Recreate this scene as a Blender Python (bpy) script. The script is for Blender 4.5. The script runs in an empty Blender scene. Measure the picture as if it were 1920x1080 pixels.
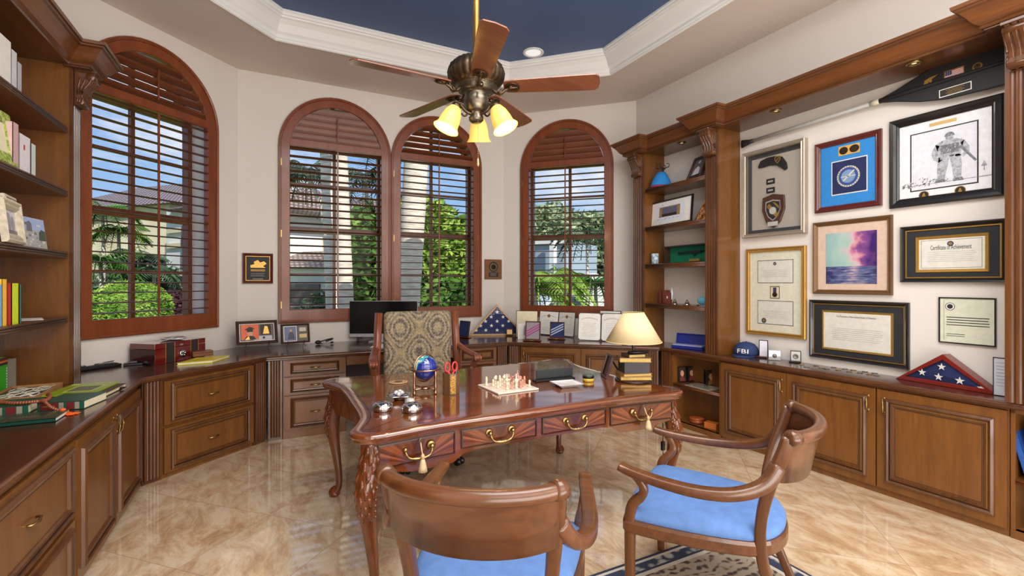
import bpy, math, random
from mathutils import Matrix, Vector
random.seed(7)
PI = math.pi
sc = bpy.context.scene
COL = sc.collection
# ------------------------------------------------------------------ survey of the room (metres)
F, CX, HY, EYE = 893.0, 960.0, 530.0, 1.5
YAW = math.atan(455 / F)
SN, CS = math.sin(YAW), math.cos(YAW)
def P(px, py, z):
    """point of the level z seen at the 1920x1080 photo position"""
    Z = F * (EYE - z) / (py - HY); X = (px - CX) / F * Z
    return Vector((Z * SN + X * CS, Z * CS - X * SN, z))
def ray(px):
    k = (px - CX) / F
    return (SN + k * CS, CS - k * SN)
def at(px, py, Z):
    d = ray(px)
    return Vector((d[0] * Z, d[1] * Z, EYE + (HY - py) / F * Z))
def fwd(x, y): return x * SN + y * CS
def zat(py, x, y): return EYE + (HY - py) / F * fwd(x, y)
class Seg:
    """vertical plane p0->p1 seen from the room; local x along, y into the wall, z up"""
    def __init__(s, p0, p1):
        s.p0 = Vector((p0[0], p0[1], 0)); d = Vector((p1[0] - p0[0], p1[1] - p0[1], 0)); s.L = d.length
        s.u = d.normalized(); s.rz = math.atan2(s.u.y, s.u.x); s.v = Vector((-s.u.y, s.u.x, 0))
        s.M = Matrix.Translation(s.p0) @ Matrix.Rotation(s.rz, 4, 'Z')
    def w(s, u, y=0, z=0): return s.M @ Vector((u, y, z))
    def hit(s, px, py, off=0):
        o = s.p0 - s.v * off; d = ray(px)
        det = d[0] * (-s.u.y) + d[1] * s.u.x
        Z = (o.x * (-s.u.y) + o.y * s.u.x) / det
        return ((Z * d[0] - o.x) * s.u.x + (Z * d[1] - o.y) * s.u.y, EYE + (HY - py) / F * Z)
WL = Seg((-1.57, 4.664), (-.304, 5.93)); WB = Seg((-.304, 5.93), (2.89, 5.93)); WR = Seg((2.89, 5.93), (4.15, 4.67))
WE = Seg((4.15, 4.67), (4.15, -1.6)); WW = Seg((-1.57, -1.6), (-1.57, 4.664)); WS = Seg((4.15, -1.6), (-1.57, -1.6))
LB = Seg((-.85, 0), (-.85, 4.33)); LC = Seg((-.85, 4.345), (-.03, 5.07)); BC = Seg((-.03, 5.06), (2.5, 5.02))
RC = Seg((2.5, 5.02), (3.805, 3.9)); RB = Seg((3.81, 3.88), (3.89, 1.2))
CT = .805   # worktop height
# ------------------------------------------------------------------ mesh builder
class MB:
    def __init__(s): s.v = []; s.f = []; s.m = []; s.s = []; s.mi = 0; s.X = None; s.sm = False
    def add(s, vs, fs, sm=None):
        b = len(s.v)
        for p in vs:
            p = Vector(p)
            if s.X is not None: p = s.X @ p
            s.v.append(tuple(p))
        for f in fs:
            s.f.append([b + i for i in f]); s.m.append(s.mi); s.s.append(s.sm if sm is None else sm)
        return s
    def box(s, x0, x1, y0, y1, z0, z1):
        return s.add([(x0,y0,z0),(x1,y0,z0),(x1,y1,z0),(x0,y1,z0),(x0,y0,z1),(x1,y0,z1),(x1,y1,z1),(x0,y1,z1)],
                     [(0,3,2,1),(4,5,6,7),(0,1,5,4),(1,2,6,5),(2,3,7,6),(3,0,4,7)], False)
    def prism(s, poly, z0, z1, axis='z', sm=False):
        """poly in the plane across axis; z0..z1 along axis"""
        n = len(poly)
        if axis == 'z': mk = lambda a, b, c: (a, b, c)
        elif axis == 'x': mk = lambda a, b, c: (c, a, b)
        else: mk = lambda a, b, c: (a, c, b)
        vs = [mk(a, b, z0) for a, b in poly] + [mk(a, b, z1) for a, b in poly]
        s.add(vs, [tuple(range(n))[::-1], tuple(range(n, 2 * n))], False)
        b = len(s.v) - 2 * n
        for i in range(n):
            j = (i + 1) % n
            s.f.append([b + i, b + j, b + n + j, b + n + i]); s.m.append(s.mi); s.s.append(sm)
        return s
    def flat(s, poly, y):
        """polygon in x,z facing -y"""
        return s.add([(a, y, b) for a, b in poly], [tuple(range(len(poly)))], False)
    def quad(s, x0, x1, z0, z1, y): return s.flat([(x0, z0), (x1, z0), (x1, z1), (x0, z1)], y)
    def disc(s, cx, cz, rx, rz, y, n=20): return s.flat([(cx + rx * math.cos(2*PI*i/n), cz + rz * math.sin(2*PI*i/n)) for i in range(n)], y)
    def star(s, cx, cz, r, y, a0=PI/2):
        pts = [(cx + (r if i % 2 == 0 else r * .4) * math.cos(a0 + i*PI/5), cz + (r if i % 2 == 0 else r * .4) * math.sin(a0 + i*PI/5)) for i in range(10)]
        vs = [(cx, y, cz)] + [(a, y, b) for a, b in pts]
        return s.add(vs, [(0, 1 + i, 1 + (i + 1) % 10) for i in range(10)], False)
    def lathe(s, prof, n=20, c=(0, 0, 0), sm=True, rfun=None):
        vs = []; fs = []
        for k, (r, z) in enumerate(prof):
            for i in range(n):
                a = 2 * PI * i / n; q = r * (rfun(a, k) if rfun else 1)
                vs.append((c[0] + q * math.cos(a), c[1] + q * math.sin(a), c[2] + z))
        for k in range(len(prof) - 1):
            for i in range(n):
                j = (i + 1) % n
                fs.append((k*n+i, k*n+j, (k+1)*n+j, (k+1)*n+i))
        s.add(vs, fs, sm)
        b = len(s.v) - len(vs)
        for k, rev in ((0, True), (len(prof) - 1, False)):
            if prof[k][0] > 1e-4:
                idx = [b + k*n + i for i in range(n)]
                s.f.append(idx[::-1] if rev else idx); s.m.append(s.mi); s.s.append(False)
        return s
    def tube(s, path, r, n=8, closed=False, ref=(0, 0, 1), ry=None, sq=1.0):
        """swept section: r (side) and ry (along ref) may be lists; sq<1 squares the section"""
        pts = [Vector(p) for p in path]; N = len(pts); ref = Vector(ref); vs = []; fs = []
        for i, p in enumerate(pts):
            if closed: t = pts[(i + 1) % N] - pts[i - 1]
            else: t = pts[min(i + 1, N - 1)] - pts[max(i - 1, 0)]
            t = t.normalized()
            a = t.cross(ref)
            if a.length < 1e-3: a = t.cross(Vector((.3, 1, .1)))
            a.normalize(); b = a.cross(t).normalized()
            ra = r[i] if isinstance(r, (list, tuple)) else r
            rb = ra if ry is None else (ry[i] if isinstance(ry, (list, tuple)) else ry)
            for k in range(n):
                th = 2 * PI * (k + .5) / n; c, d = math.cos(th), math.sin(th)
                if sq != 1: c = math.copysign(abs(c) ** sq, c); d = math.copysign(abs(d) ** sq, d)
                vs.append(p + a * ra * c + b * rb * d)
        M = N if closed else N - 1
        for i in range(M):
            for k in range(n):
                l = (k + 1) % n; j = (i + 1) % N
                fs.append((i*n+k, j*n+k, j*n+l, i*n+l))
        if not closed: fs += [tuple(range(n)), tuple(range((N-1)*n, N*n))[::-1]]
        return s.add(vs, fs, True)
    def cyl(s, p0, p1, r0, r1=None, n=12):
        return s.tube([p0, p1], [r0, r0 if r1 is None else r1], n)
    def ball(s, c, rx, ry=None, rz=None, n=14, m=9):
        ry = ry or rx; rz = rz or rx; vs = []; fs = []
        for j in range(m + 1):
            t = PI * j / m
            for i in range(n):
                a = 2 * PI * i / n
                vs.append((c[0] + rx*math.sin(t)*math.cos(a), c[1] + ry*math.sin(t)*math.sin(a), c[2] - rz*math.cos(t)))
        for j in range(m):
            for i in range(n): fs.append((j*n+i, j*n+(i+1)%n, (j+1)*n+(i+1)%n, (j+1)*n+i))
        return s.add(vs, fs, True)
    def ring(s, loops, closed=True, mats=None, sm=False):
        """strips between consecutive loops of equal length"""
        n = len(loops[0]); vs = [p for l in loops for p in l]; b = len(s.v); s.add(vs, [], sm)
        for k in range(len(loops) - 1):
            for i in range(n if closed else n - 1):
                j = (i + 1) % n
                s.f.append([b+k*n+i, b+k*n+j, b+(k+1)*n+j, b+(k+1)*n+i]); s.m.append(mats[k] if mats else s.mi); s.s.append(sm)
        return s
    def frame(s, x0, x1, z0, z1, prof, mats=None):
        """mitred rectangular moulding; prof = [(inset, y)]"""
        return s.ring([[(x0+d, y, z0+d), (x1-d, y, z0+d), (x1-d, y, z1-d), (x0+d, y, z1-d)] for d, y in prof], True, mats)
    def sweep(s, path, prof, closed=False, mats=None):
        """moulding along plan path; prof=[(out to the right of travel, z)]"""
        N = len(path); loops = []
        for d, z in prof:
            L = []
            for i in range(N):
                p = Vector(path[i]).to_2d()
                if closed or 0 < i < N - 1:
                    a = (p - Vector(path[i-1]).to_2d()).normalized(); b = (Vector(path[(i+1) % N]).to_2d() - p).normalized()
                elif i == 0: a = b = (Vector(path[1]).to_2d() - p).normalized()
                else: a = b = (p - Vector(path[i-1]).to_2d()).normalized()
                na = Vector((a.y, -a.x)); nb = Vector((b.y, -b.x)); m = (na + nb); m = m / max(m.dot(na), .2) if m.length > 1e-6 else na
                q = p + m * d
                L.append((q.x, q.y, z))
            loops.append(L)
        s.ring(loops, closed, mats)
        if not closed:
            b = len(s.v) - N * len(prof)
            for e in (0, N - 1):
                s.f.append([b + k*N + e for k in range(len(prof))]); s.m.append(s.mi); s.s.append(False)
        return s
    def build(s, name, mats, parent=None, bevel=0, seg=1, sub=0):
        me = bpy.data.meshes.new(name)
        me.from_pydata(s.v, [], s.f)
        if not isinstance(mats, (list, tuple)): mats = [mats]
        for m in mats: me.materials.append(m)
        for p, mi, sm in zip(me.polygons, s.m, s.s): p.material_index = min(mi, len(mats) - 1); p.use_smooth = sm
        me.update()
        o = bpy.data.objects.new(name, me); COL.objects.link(o)
        if parent: o.parent = parent
        if bevel:
            b = o.modifiers.new('b', 'BEVEL'); b.width = bevel; b.segments = seg; b.limit_method = 'ANGLE'; b.angle_limit = .6
        if sub:
            b = o.modifiers.new('s', 'SUBSURF'); b.levels = sub; b.render_levels = sub
        return o
def tag(o, label=None, cat=None, group=None, kind=None):
    if label: o['label'] = label
    if cat: o['category'] = cat
    if group: o['group'] = group
    if kind: o['kind'] = kind
    return o
def thing(name, label, cat, loc=(0, 0, 0), rz=0, group=None, M=None):
    o = bpy.data.objects.new(name, None); COL.objects.link(o); o.empty_display_size = .05
    if M is not None: o.matrix_world = M
    else: o.location = loc; o.rotation_euler = (0, 0, rz)
    return tag(o, label, cat, group)
def solo(name, mb, mats, label, cat, loc=(0, 0, 0), rz=0, group=None, M=None, bevel=0, sub=0, kind=None):
    o = mb.build(name, mats, None, bevel, 1, sub)
    if M is not None: o.matrix_world = M
    else: o.location = loc; o.rotation_euler = (0, 0, rz)
    return tag(o, label, cat, group, kind)
def struct(name, mb, mats, parent=None):
    o = mb.build(name, mats, parent)
    if not parent: o['kind'] = 'structure'
    return o
def text(s, size, m, parent, x, z, y, name='lettering', align='CENTER', rx=PI/2, rz=0, width=None, ext=0):
    c = bpy.data.curves.new('t', 'FONT'); c.body = s; c.size = size; c.align_x = align; c.extrude = ext; c.resolution_u = 2
    o = bpy.data.objects.new('t', c); COL.objects.link(o)
    bpy.context.view_layer.update()
    me = bpy.data.meshes.new_from_object(o.evaluated_get(bpy.context.evaluated_depsgraph_get()))
    bpy.data.objects.remove(o)
    me.materials.clear(); me.materials.append(m)
    o = bpy.data.objects.new(name, me); COL.objects.link(o)
    if parent: o.parent = parent
    o.location = (x, y, z); o.rotation_euler = (rx, 0, rz)
    if width:
        xs = [v.co.x for v in me.vertices]; w = max(xs) - min(xs)
        if w > 0: o.scale = (width / w, 1, 1)
    return o
def dup(root, loc=None, rz=None, label=None, group=None, M=None):
    r = root.copy(); COL.objects.link(r)
    if M is not None: r.matrix_world = M
    else:
        if loc is not None: r.location = loc
        if rz is not None: r.rotation_euler = (0, 0, rz)
    if label: r['label'] = label
    if group: r['group'] = group
    for ch in list(root.children):
        c = ch.copy(); COL.objects.link(c); c.parent = r
        for g in ch.children:
            d = g.copy(); COL.objects.link(d); d.parent = c
    return r
# ------------------------------------------------------------------ materials
def sr(r, g, b):
    f = lambda c: (c/255/12.92) if c/255 <= .04045 else ((c/255+.055)/1.055) ** 2.4
    return (f(r), f(g), f(b), 1)
def newmat(name):
    m = bpy.data.materials.new(name); m.use_nodes = True; return m, m.node_tree.nodes, m.node_tree.links, m.node_tree.nodes['Principled BSDF']
MC = {}
def plain(name, c, rough=.5, metal=0, coat=0, emit=None, es=0, spec=.5, noise=.06, nscale=30):
    if name in MC: return MC[name]
    m, N, L, b = newmat(name)
    c = sr(*c)
    b.inputs['Roughness'].default_value = rough; b.inputs['Metallic'].default_value = metal
    b.inputs['Coat Weight'].default_value = coat; b.inputs['Specular IOR Level'].default_value = spec
    t = N.new('ShaderNodeTexNoise'); t.inputs['Scale'].default_value = nscale; t.inputs['Detail'].default_value = 3
    tc = N.new('ShaderNodeTexCoord'); L.new(tc.outputs['Object'], t.inputs['Vector'])
    r = N.new('ShaderNodeValToRGB'); r.color_ramp.elements[0].position = .3; r.color_ramp.elements[1].position = .7
    r.color_ramp.elements[0].color = tuple(x * (1 - noise) for x in c[:3]) + (1,)
    r.color_ramp.elements[1].color = tuple(min(1, x * (1 + noise)) for x in c[:3]) + (1,)
    L.new(t.outputs['Fac'], r.inputs['Fac']); L.new(r.outputs['Color'], b.inputs['Base Color'])
    if emit: b.inputs['Emission Color'].default_value = sr(*emit); b.inputs['Emission Strength'].default_value = es
    MC[name] = m; return m
def wood(name, c1, c2, axis='z', rough=.32, coat=.25, scale=1.0, contrast=1.0, fine=1.0):
    """c1 light, c2 dark; grain runs along axis"""
    m, N, L, b = newmat(name)
    tc = N.new('ShaderNodeTexCoord'); mp = N.new('ShaderNodeMapping')
    st = {'x': (.9, 9, 9), 'y': (9, .9, 9), 'z': (9, 9, .9)}[axis]
    mp.inputs['Scale'].default_value = tuple(v * scale for v in st)
    L.new(tc.outputs['Object'], mp.inputs['Vector'])
    n1 = N.new('ShaderNodeTexNoise'); n1.inputs['Scale'].default_value = 1.3; n1.inputs['Detail'].default_value = 5; n1.inputs['Distortion'].default_value = .8
    n2 = N.new('ShaderNodeTexNoise'); n2.inputs['Scale'].default_value = 9 * fine; n2.inputs['Detail'].default_value = 4
    L.new(mp.outputs['Vector'], n1.inputs['Vector']); L.new(mp.outputs['Vector'], n2.inputs['Vector'])
    mx = N.new('ShaderNodeMix'); mx.data_type = 'FLOAT'; mx.inputs[0].default_value = .4
    L.new(n1.outputs['Fac'], mx.inputs[2]); L.new(n2.outputs['Fac'], mx.inputs[3])
    r = N.new('ShaderNodeValToRGB'); e = r.color_ramp.elements
    e[0].position = .5 - .17 / contrast; e[1].position = .5 + .17 / contrast
    e[0].color = sr(*c2); e[1].color = sr(*c1)
    L.new(mx.outputs[0], r.inputs['Fac']); L.new(r.outputs['Color'], b.inputs['Base Color'])
    b.inputs['Roughness'].default_value = rough; b.inputs['Coat Weight'].default_value = coat; b.inputs['Coat Roughness'].default_value = .12
    return m
def glassmat(name, tint=(255, 255, 255), refl=.5):
    m, N, L, b = newmat(name); N.remove(b); out = N['Material Output']
    t = N.new('ShaderNodeBsdfTransparent'); t.inputs[0].default_value = sr(*tint)
    g = N.new('ShaderNodeBsdfGlossy'); g.inputs['Roughness'].default_value = .02
    fr = N.new('ShaderNodeFresnel'); fr.inputs['IOR'].default_value = 1.45
    mu = N.new('ShaderNodeMath'); mu.operation = 'MULTIPLY'; mu.inputs[1].default_value = refl
    mix = N.new('ShaderNodeMixShader')
    L.new(fr.outputs[0], mu.inputs[0]); L.new(mu.outputs[0], mix.inputs[0]); L.new(t.outputs[0], mix.inputs[1]); L.new(g.outputs[0], mix.inputs[2]); L.new(mix.outputs[0], out.inputs[0])
    return m
CW = wood('cabinet_wood', (120, 76, 32), (96, 58, 24), 'z')
CWX = wood('cabinet_wood_x', (114, 68, 34), (88, 50, 24), 'x')
CWY = wood('cabinet_wood_y', (114, 68, 34), (88, 50, 24), 'y')
CPAN = wood('panel_wood', (134, 90, 34), (110, 70, 26), 'z')
CDK = wood('glazed_wood', (100, 60, 30), (68, 38, 18), 'x', .28, .4)
CDKY = wood('glazed_wood_y', (100, 60, 30), (68, 38, 18), 'y', .28, .4)
CDKZ = wood('glazed_wood_z', (100, 60, 30), (68, 38, 18), 'z', .28, .4)
GROOVE = plain('groove_shade_wood', (42, 23, 11), .5)  # dark glaze, with crease shade painted into the moulding grooves
TOPW = wood('worktop_wood', (84, 46, 30), (60, 31, 20), 'y', .22, .5)
SHUT = wood('shutter_wood', (134, 68, 32), (106, 48, 20), 'z', .33, .25)
SHUTX = wood('shutter_wood_x', (140, 64, 32), (108, 44, 20), 'x', .33, .25)
LOUV = wood('louver_wood', (122, 66, 38), (92, 46, 24), 'x', .48, .1)
DESKW = wood('desk_wood', (124, 64, 28), (74, 34, 13), 'x', .14, .75, .8, .9)
for _b in [DESKW.node_tree.nodes['Principled BSDF']]: _b.inputs['Coat IOR'].default_value = 1.8; _b.inputs['Coat Roughness'].default_value = .06
DESKZ = wood('desk_leg_wood', (116, 60, 26), (70, 32, 12), 'z', .22, .4)
CHRW = wood('chair_wood', (104, 62, 32), (70, 39, 19), 'x', .28, .25, .7)
CHRZ = wood('chair_wood_z', (104, 62, 32), (70, 39, 19), 'z', .28, .25, .7)
BRASS = plain('brass', (164, 138, 88), .33, 1, noise=.1)
BRONZE = plain('antique_bronze', (92, 76, 58), .35, .9, noise=.25)
SILVER = plain('silver', (214, 214, 216), .08, 1)
BLACK = plain('black_plastic', (20, 20, 22), .35)
MATTE = plain('matte_black', (26, 26, 28), .6)
WHITE = plain('white_paper', (232, 230, 224), .7)
CREAM = plain('cream_paper', (226, 216, 184), .7)
INK = plain('ink_black', (38, 36, 36), .7)
GREYINK = plain('ink_grey', (168, 164, 158), .8)
GOLD = plain('gold_paint', (186, 146, 70), .35, .6)
NAVY = plain('navy_cloth', (32, 44, 92), .8)
RED = plain('red_plastic', (196, 52, 54), .4)
STEEL = plain('steel', (150, 152, 156), .25, 1)
PGLASS = glassmat('picture_glass', (255, 255, 255), .4)
ACRYL = glassmat('clear_acrylic', (236, 240, 242), 1.6)
def wallmat(name, c, rough=.75):
    m = plain(name, c, rough, noise=.012, nscale=3); return m
WALLM = wallmat('wall_paint', (216, 210, 203)); SOFM = wallmat('soffit_bounce_pink', (214, 200, 190)); BLUEM = wallmat('ceiling_blue', (76, 100, 142), .5)  # soffit colour carries the pinkish tint of bounced light
TRIMW = wallmat('trim_white', (236, 236, 234), .4)
# ------------------------------------------------------------------ room shell
ZS, ZB = 3.81, 4.04
WIN = {'L': [.914], 'B': [1.017, 2.249 ], 'R': [.875]}
CRN = [(-1.57, -1.6), (-1.57, 4.664), (-.304, 5.93), (2.89, 5.93), (4.15, 4.67), (4.15, -1.6)]
def arch(cx, r, z0, zs, n=24, dz=0):
    """outline of an arched opening, counter-clockwise from bottom left"""
    pts = [(cx - r, z0), (cx + r, z0)]
    pts += [(cx + r * math.cos(PI * i / n), zs + r * math.sin(PI * i / n)) for i in range(n + 1)]
    return pts
def fill_holes(outer, holes, to3):
    import bmesh
    bm = bmesh.new(); es = []
    for loop in [outer] + holes:
        vs = [bm.verts.new(to3(p)) for p in loop]
        es += [bm.edges.new((vs[i], vs[(i + 1) % len(vs)])) for i in range(len(vs))]
    bmesh.ops.triangle_fill(bm, use_beauty=True, edges=es)
    bm.verts.ensure_lookup_table(); bm.verts.index_update()
    r = [tuple(v.co) for v in bm.verts], [[v.index for v in f.verts] for f in bm.faces]
    bm.free(); return r
def make_wall(name, seg, holes, h=ZS):
    mb = MB()
    hl = [arch(c, .56, 1.09, 3.035) for c in holes]
    mb.add(*fill_holes([(0, 0), (seg.L, 0), (seg.L, h), (0, h)], hl, lambda p: (p[0], 0, p[1])), False)
    for l in hl:   # plastered reveals
        mb.ring([[(a, 0, b) for a, b in l], [(a, .34, b) for a, b in l]])
    if hl: mb.add(*fill_holes([(-.2, -.5), (seg.L + .2, -.5), (seg.L + .2, h), (-.2, h)], hl, lambda p: (p[0], .34, p[1])), False)
    o = struct(name, mb, WALLM); o.matrix_world = seg.M; return o
make_wall('wall_left_bay', WL, WIN['L']); make_wall('wall_back', WB, WIN['B']); make_wall('wall_right_bay', WR, WIN['R'])
make_wall('wall_right', WE, []); make_wall('wall_left', WW, []); make_wall('wall_front', WS, [])
# marble floor
m, N, L, b = newmat('travertine_floor')
tc = N.new('ShaderNodeTexCoord'); mp = N.new('ShaderNodeMapping'); mp.inputs['Rotation'].default_value = (0, 0, .785); mp.inputs['Scale'].default_value = (1, 1, 1)
L.new(tc.outputs['Object'], mp.inputs['Vector'])
br = N.new('ShaderNodeTexBrick'); br.offset = 0; br.inputs['Scale'].default_value = 1; br.inputs['Brick Width'].default_value = .61; br.inputs['Row Height'].default_value = .61
br.inputs['Mortar Size'].default_value = .0015; br.inputs['Bias'].default_value = 0
br.inputs['Color1'].default_value = (.45, .45, .45, 1); br.inputs['Color2'].default_value = (.55, .55, .55, 1); br.inputs['Mortar'].default_value = (0, 0, 0, 1)
L.new(mp.outputs['Vector'], br.inputs['Vector'])
add = N.new('ShaderNodeVectorMath'); add.operation = 'MULTIPLY_ADD'; add.inputs[1].default_value = (9, 9, 0)
L.new(br.outputs['Color'], add.inputs[0]); mp2 = N.new('ShaderNodeMapping'); mp2.inputs['Scale'].default_value = (2.6, 1.1, 1); mp2.inputs['Rotation'].default_value = (0, 0, .35)
L.new(tc.outputs['Object'], mp2.inputs['Vector']); L.new(mp2.outputs['Vector'], add.inputs[2])
n1 = N.new('ShaderNodeTexNoise'); n1.inputs['Scale'].default_value = 2.6; n1.inputs['Detail'].default_value = 10; n1.inputs['Roughness'].default_value = .74; n1.inputs['Distortion'].default_value = .5
L.new(add.outputs[0], n1.inputs['Vector'])
r = N.new('ShaderNodeValToRGB'); e = r.color_ramp.elements
e[0].position = .30; e[0].color = sr(166, 130, 96); e[1].position = .70; e[1].color = sr(224, 206, 180)
k = e.new(.42); k.color = sr(192, 160, 124); k = e.new(.50); k.color = sr(210, 184, 150); k = e.new(.58); k.color = sr(222, 202, 172)
L.new(n1.outputs['Fac'], r.inputs['Fac'])
mx = N.new('ShaderNodeMix'); mx.data_type = 'RGBA'; mx.inputs[7].default_value = sr(160, 128, 98)
L.new(br.outputs['Fac'], mx.inputs[0]); L.new(r.outputs['Color'], mx.inputs[6]); L.new(mx.outputs[2], b.inputs['Base Color'])
b.inputs['Roughness'].default_value = .09; b.inputs['IOR'].default_value = 1.6; b.inputs['Coat IOR'].default_value = 1.75; b.inputs['Coat Weight'].default_value = .9; b.inputs['Coat Roughness'].default_value = .04
FLOORM = m
mb = MB(); mb.prism(CRN, -.06, 0); struct('floor', mb, FLOORM)
# soffit with the tray opening, moulding and blue ceiling
TR = [(-.79, .35), (-.79, 4.21), (.05, 5.05), (2.53, 5.05), (3.37, 4.21), (3.37, .35), (2.53, -.49), (.05, -.49)]
mb = MB(); mb.add(*fill_holes(CRN, [TR], lambda p: (p[0], p[1], ZS)), False); struct('ceiling', mb, SOFM)
mb = MB(); mb.add([(-1.3, -1, ZB), (3.9, -1, ZB), (3.9, 5.5, ZB), (-1.3, 5.5, ZB)], [(0, 1, 2, 3)]); struct('ceiling_tray', mb, BLUEM)
mb = MB()
prof = [(-.012, -.006), (-.0, -.012), (.012, -.004), (.014, .012), (.022, .018), (.022, .045), (.032, .055), (.045, .066), (.06, .09), (.082, .125), (.112, .158), (.13, .168), (.134, .18), (.146, .186), (.150, .205), (.158, .21), (.158, .232)]
mb.sweep(TR, [(d, ZS + z) for d, z in prof], closed=True); struct('trim_1', mb, TRIMW)
# ------------------------------------------------------------------ windows, shutters
WFR = wood('sash_wood', (120, 66, 34), (88, 44, 22), 'z', .4, .1)
PANE = glassmat('window_glass', (250, 252, 255), .35)
def slat(mb, x0, x1, y, z, w, t, a):
    """one louver blade of width w tilted by a (room edge down for a>0)"""
    c, s = math.cos(a), math.sin(a); pr = []
    for q, h in ((-w/2, 0), (-w*.3, t*.5), (0, t*.62), (w*.3, t*.5), (w/2, 0), (w*.3, -t*.5), (0, -t*.62), (-w*.3, -t*.5)):
        pr.append((y + q * c - h * s, z + q * s + h * c))
    mb.prism(pr, x0, x1, 'x', False)
def slat_arc(mb, r, zc, y, z, w, t, a):
    c, s = math.cos(a), math.sin(a); pr = []
    for q, h in ((-w/2, 0), (-w*.3, t*.5), (0, t*.62), (w*.3, t*.5), (w/2, 0), (w*.3, -t*.5), (0, -t*.62), (-w*.3, -t*.5)):
        pr.append((y + q * c - h * s, z + q * s + h * c))
    ex = [math.sqrt(max(r*r - max(pz - zc, 0)**2, .0004)) for _, pz in pr]; n = len(pr)
    mb.add([(-e, p, q) for e, (p, q) in zip(ex, pr)] + [(e, p, q) for e, (p, q) in zip(ex, pr)], [tuple(range(n))[::-1], tuple(range(n, 2*n))] + [(i, (i+1) % n, n + (i+1) % n, n + i) for i in range(n)], False)
def shutter(idx, seg, cx, label, low, top, width=1.25):
    R = width / 2; z0, zs = 1.045, 3.035
    # exterior window (setting)
    w = MB(); w.ring([[(a, y, b) for a, b in arch(cx, .56 - d, 1.09 + d, 3.035)] for d, y in ((0, .34), (0, .26), (.045, .26), (.045, .34))])
    for zc, hh, d in ((2.13, .035, .03), (1.60, .012, .012), (2.68, .012, .012), (3.12, .03, .02)): w.box(cx - .53, cx + .53, .29 - d, .31 + d * .5, zc - hh, zc + hh)
    w.box(cx - .018, cx + .018, .28, .32, 1.1, 3.55)
    wo = struct('window_%d' % idx, w, WFR); wo.matrix_world = seg.M
    g = MB(); g.flat(arch(cx, .53, 1.12, 3.035), .305); struct('window_pane', g, PANE, wo)
    # shutter
    T = thing('plantation_shutter', label, 'shutter', M=seg.M @ Matrix.Translation((cx, 0, z0)), group=None)
    def al(d, db=None): return [(a, b - z0) for a, b in arch(0, R - d, z0 + (d if db is None else db), zs, 28)]
    mb = MB(); mb.ring([[(a, y, b) for a, b in al(d)] for d, y in ((0, 0), (0, -.03), (.006, -.036), (.014, -.036), (.02, -.03), (.028, -.03), (.03, -.026), (.03, 0))])
    mb.build('frame', SHUT, T)
    mb = MB()
    mb.ring([[(a, y, b) for a, b in al(d, db)] for d, db, y in ((.03, .03, 0), (.032, .03, -.024), (.115, .145, -.024), (.12, .15, -.018), (.12, .15, .03), (.03, .03, .03))])
    mb.box(-R + .12, R - .12, -.022, .02, 3.045 - z0, 3.125 - z0)
    mb.box(-R + .12, R - .12, -.03, -.018, 3.052 - z0, 3.06 - z0)
    mb.build('stile_panel', SHUT, T)
    ri = R - .12
    mb = MB(); n = 22; za, zb = 1.195, 3.05; st = (zb - za) / n
    for i in range(n): slat(mb, -ri, ri, .0, za - z0 + st * (i + .62), .082, .0095, low)
    mb.build('lower_louvers', LOUV, T)
    mb = MB(); st2 = .078
    for i in range(7):
        zc = 3.125 + st2 * (i + .45); h = zc - zs
        if h >= ri - .03: break
        slat_arc(mb, ri - .004, zs - z0, .0, zc - z0, .088, .0095, top)
    mb.build('arch_louvers', LOUV, T)
    mb = MB(); mb.box(-.008, .008, -.055, -.043, za - z0 + .02, zb - z0 - .03)
    mb.box(-.007, .007, -.052, -.04, 3.15 - z0, 3.42 - z0)
    mb.build('tilt_rod', SHUT, T)
    for zz in (1.25, 2.05, 2.85):
        mb = MB(); mb.box(-R + .026, -R + .036, -.034, -.02, zz - .04 - z0, zz + .04 - z0); mb.build('hinge', BRASS, T)
    return T
shutter(1, WL, WIN['L'][0], 'arched cherry wood plantation shutter beside the left bookcase, upper louvers half open', .02, -.5)
shutter(2, WB, WIN['B'][0], 'arched cherry wood shutter above the computer monitor, its upper louvers closed', -.12, -1.2)
shutter(3, WB, WIN['B'][1], 'arched cherry wood shutter behind the ceiling fan lights, joined to the one on its left', .02, -.5, 1.212)
shutter(4, WR, WIN['R'][0], 'arched cherry wood shutter above the standing award folders, next to the display shelves', .0, -1.0)
# ------------------------------------------------------------------ garden outside
GZ = -.3
def ramp_mat(name, stops, scale, rough=.9, detail=4, coord='Object', ms=(1, 1, 1)):
    m, N, L, b = newmat(name); tc = N.new('ShaderNodeTexCoord'); mp = N.new('ShaderNodeMapping'); mp.inputs['Scale'].default_value = ms
    t = N.new('ShaderNodeTexNoise'); t.inputs['Scale'].default_value = scale; t.inputs['Detail'].default_value = detail
    r = N.new('ShaderNodeValToRGB'); L.new(tc.outputs[coord], mp.inputs[0]); L.new(mp.outputs[0], t.inputs['Vector']); L.new(t.outputs['Fac'], r.inputs['Fac'])
    e = r.color_ramp.elements; e[0].position = stops[0][0]; e[0].color = sr(*stops[0][1]); e[1].position = stops[-1][0]; e[1].color = sr(*stops[-1][1])
    for p, c in stops[1:-1]: e.new(p).color = sr(*c)
    L.new(r.outputs['Color'], b.inputs['Base Color']); b.inputs['Roughness'].default_value = rough; b.inputs['Specular IOR Level'].default_value = .2
    return m
GRASS = ramp_mat('lawn_green', [(.3, (66, 100, 30)), (.7, (134, 164, 60))], 3)
LEAFY = ramp_mat('leaf_yellow_green', [(.3, (84, 120, 40)), (.5, (134, 164, 58)), (.72, (192, 206, 108))], 2.5)
LEAFG = ramp_mat('leaf_green', [(.3, (34, 62, 22)), (.5, (74, 112, 40)), (.72, (134, 164, 74))], 1.6)
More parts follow.
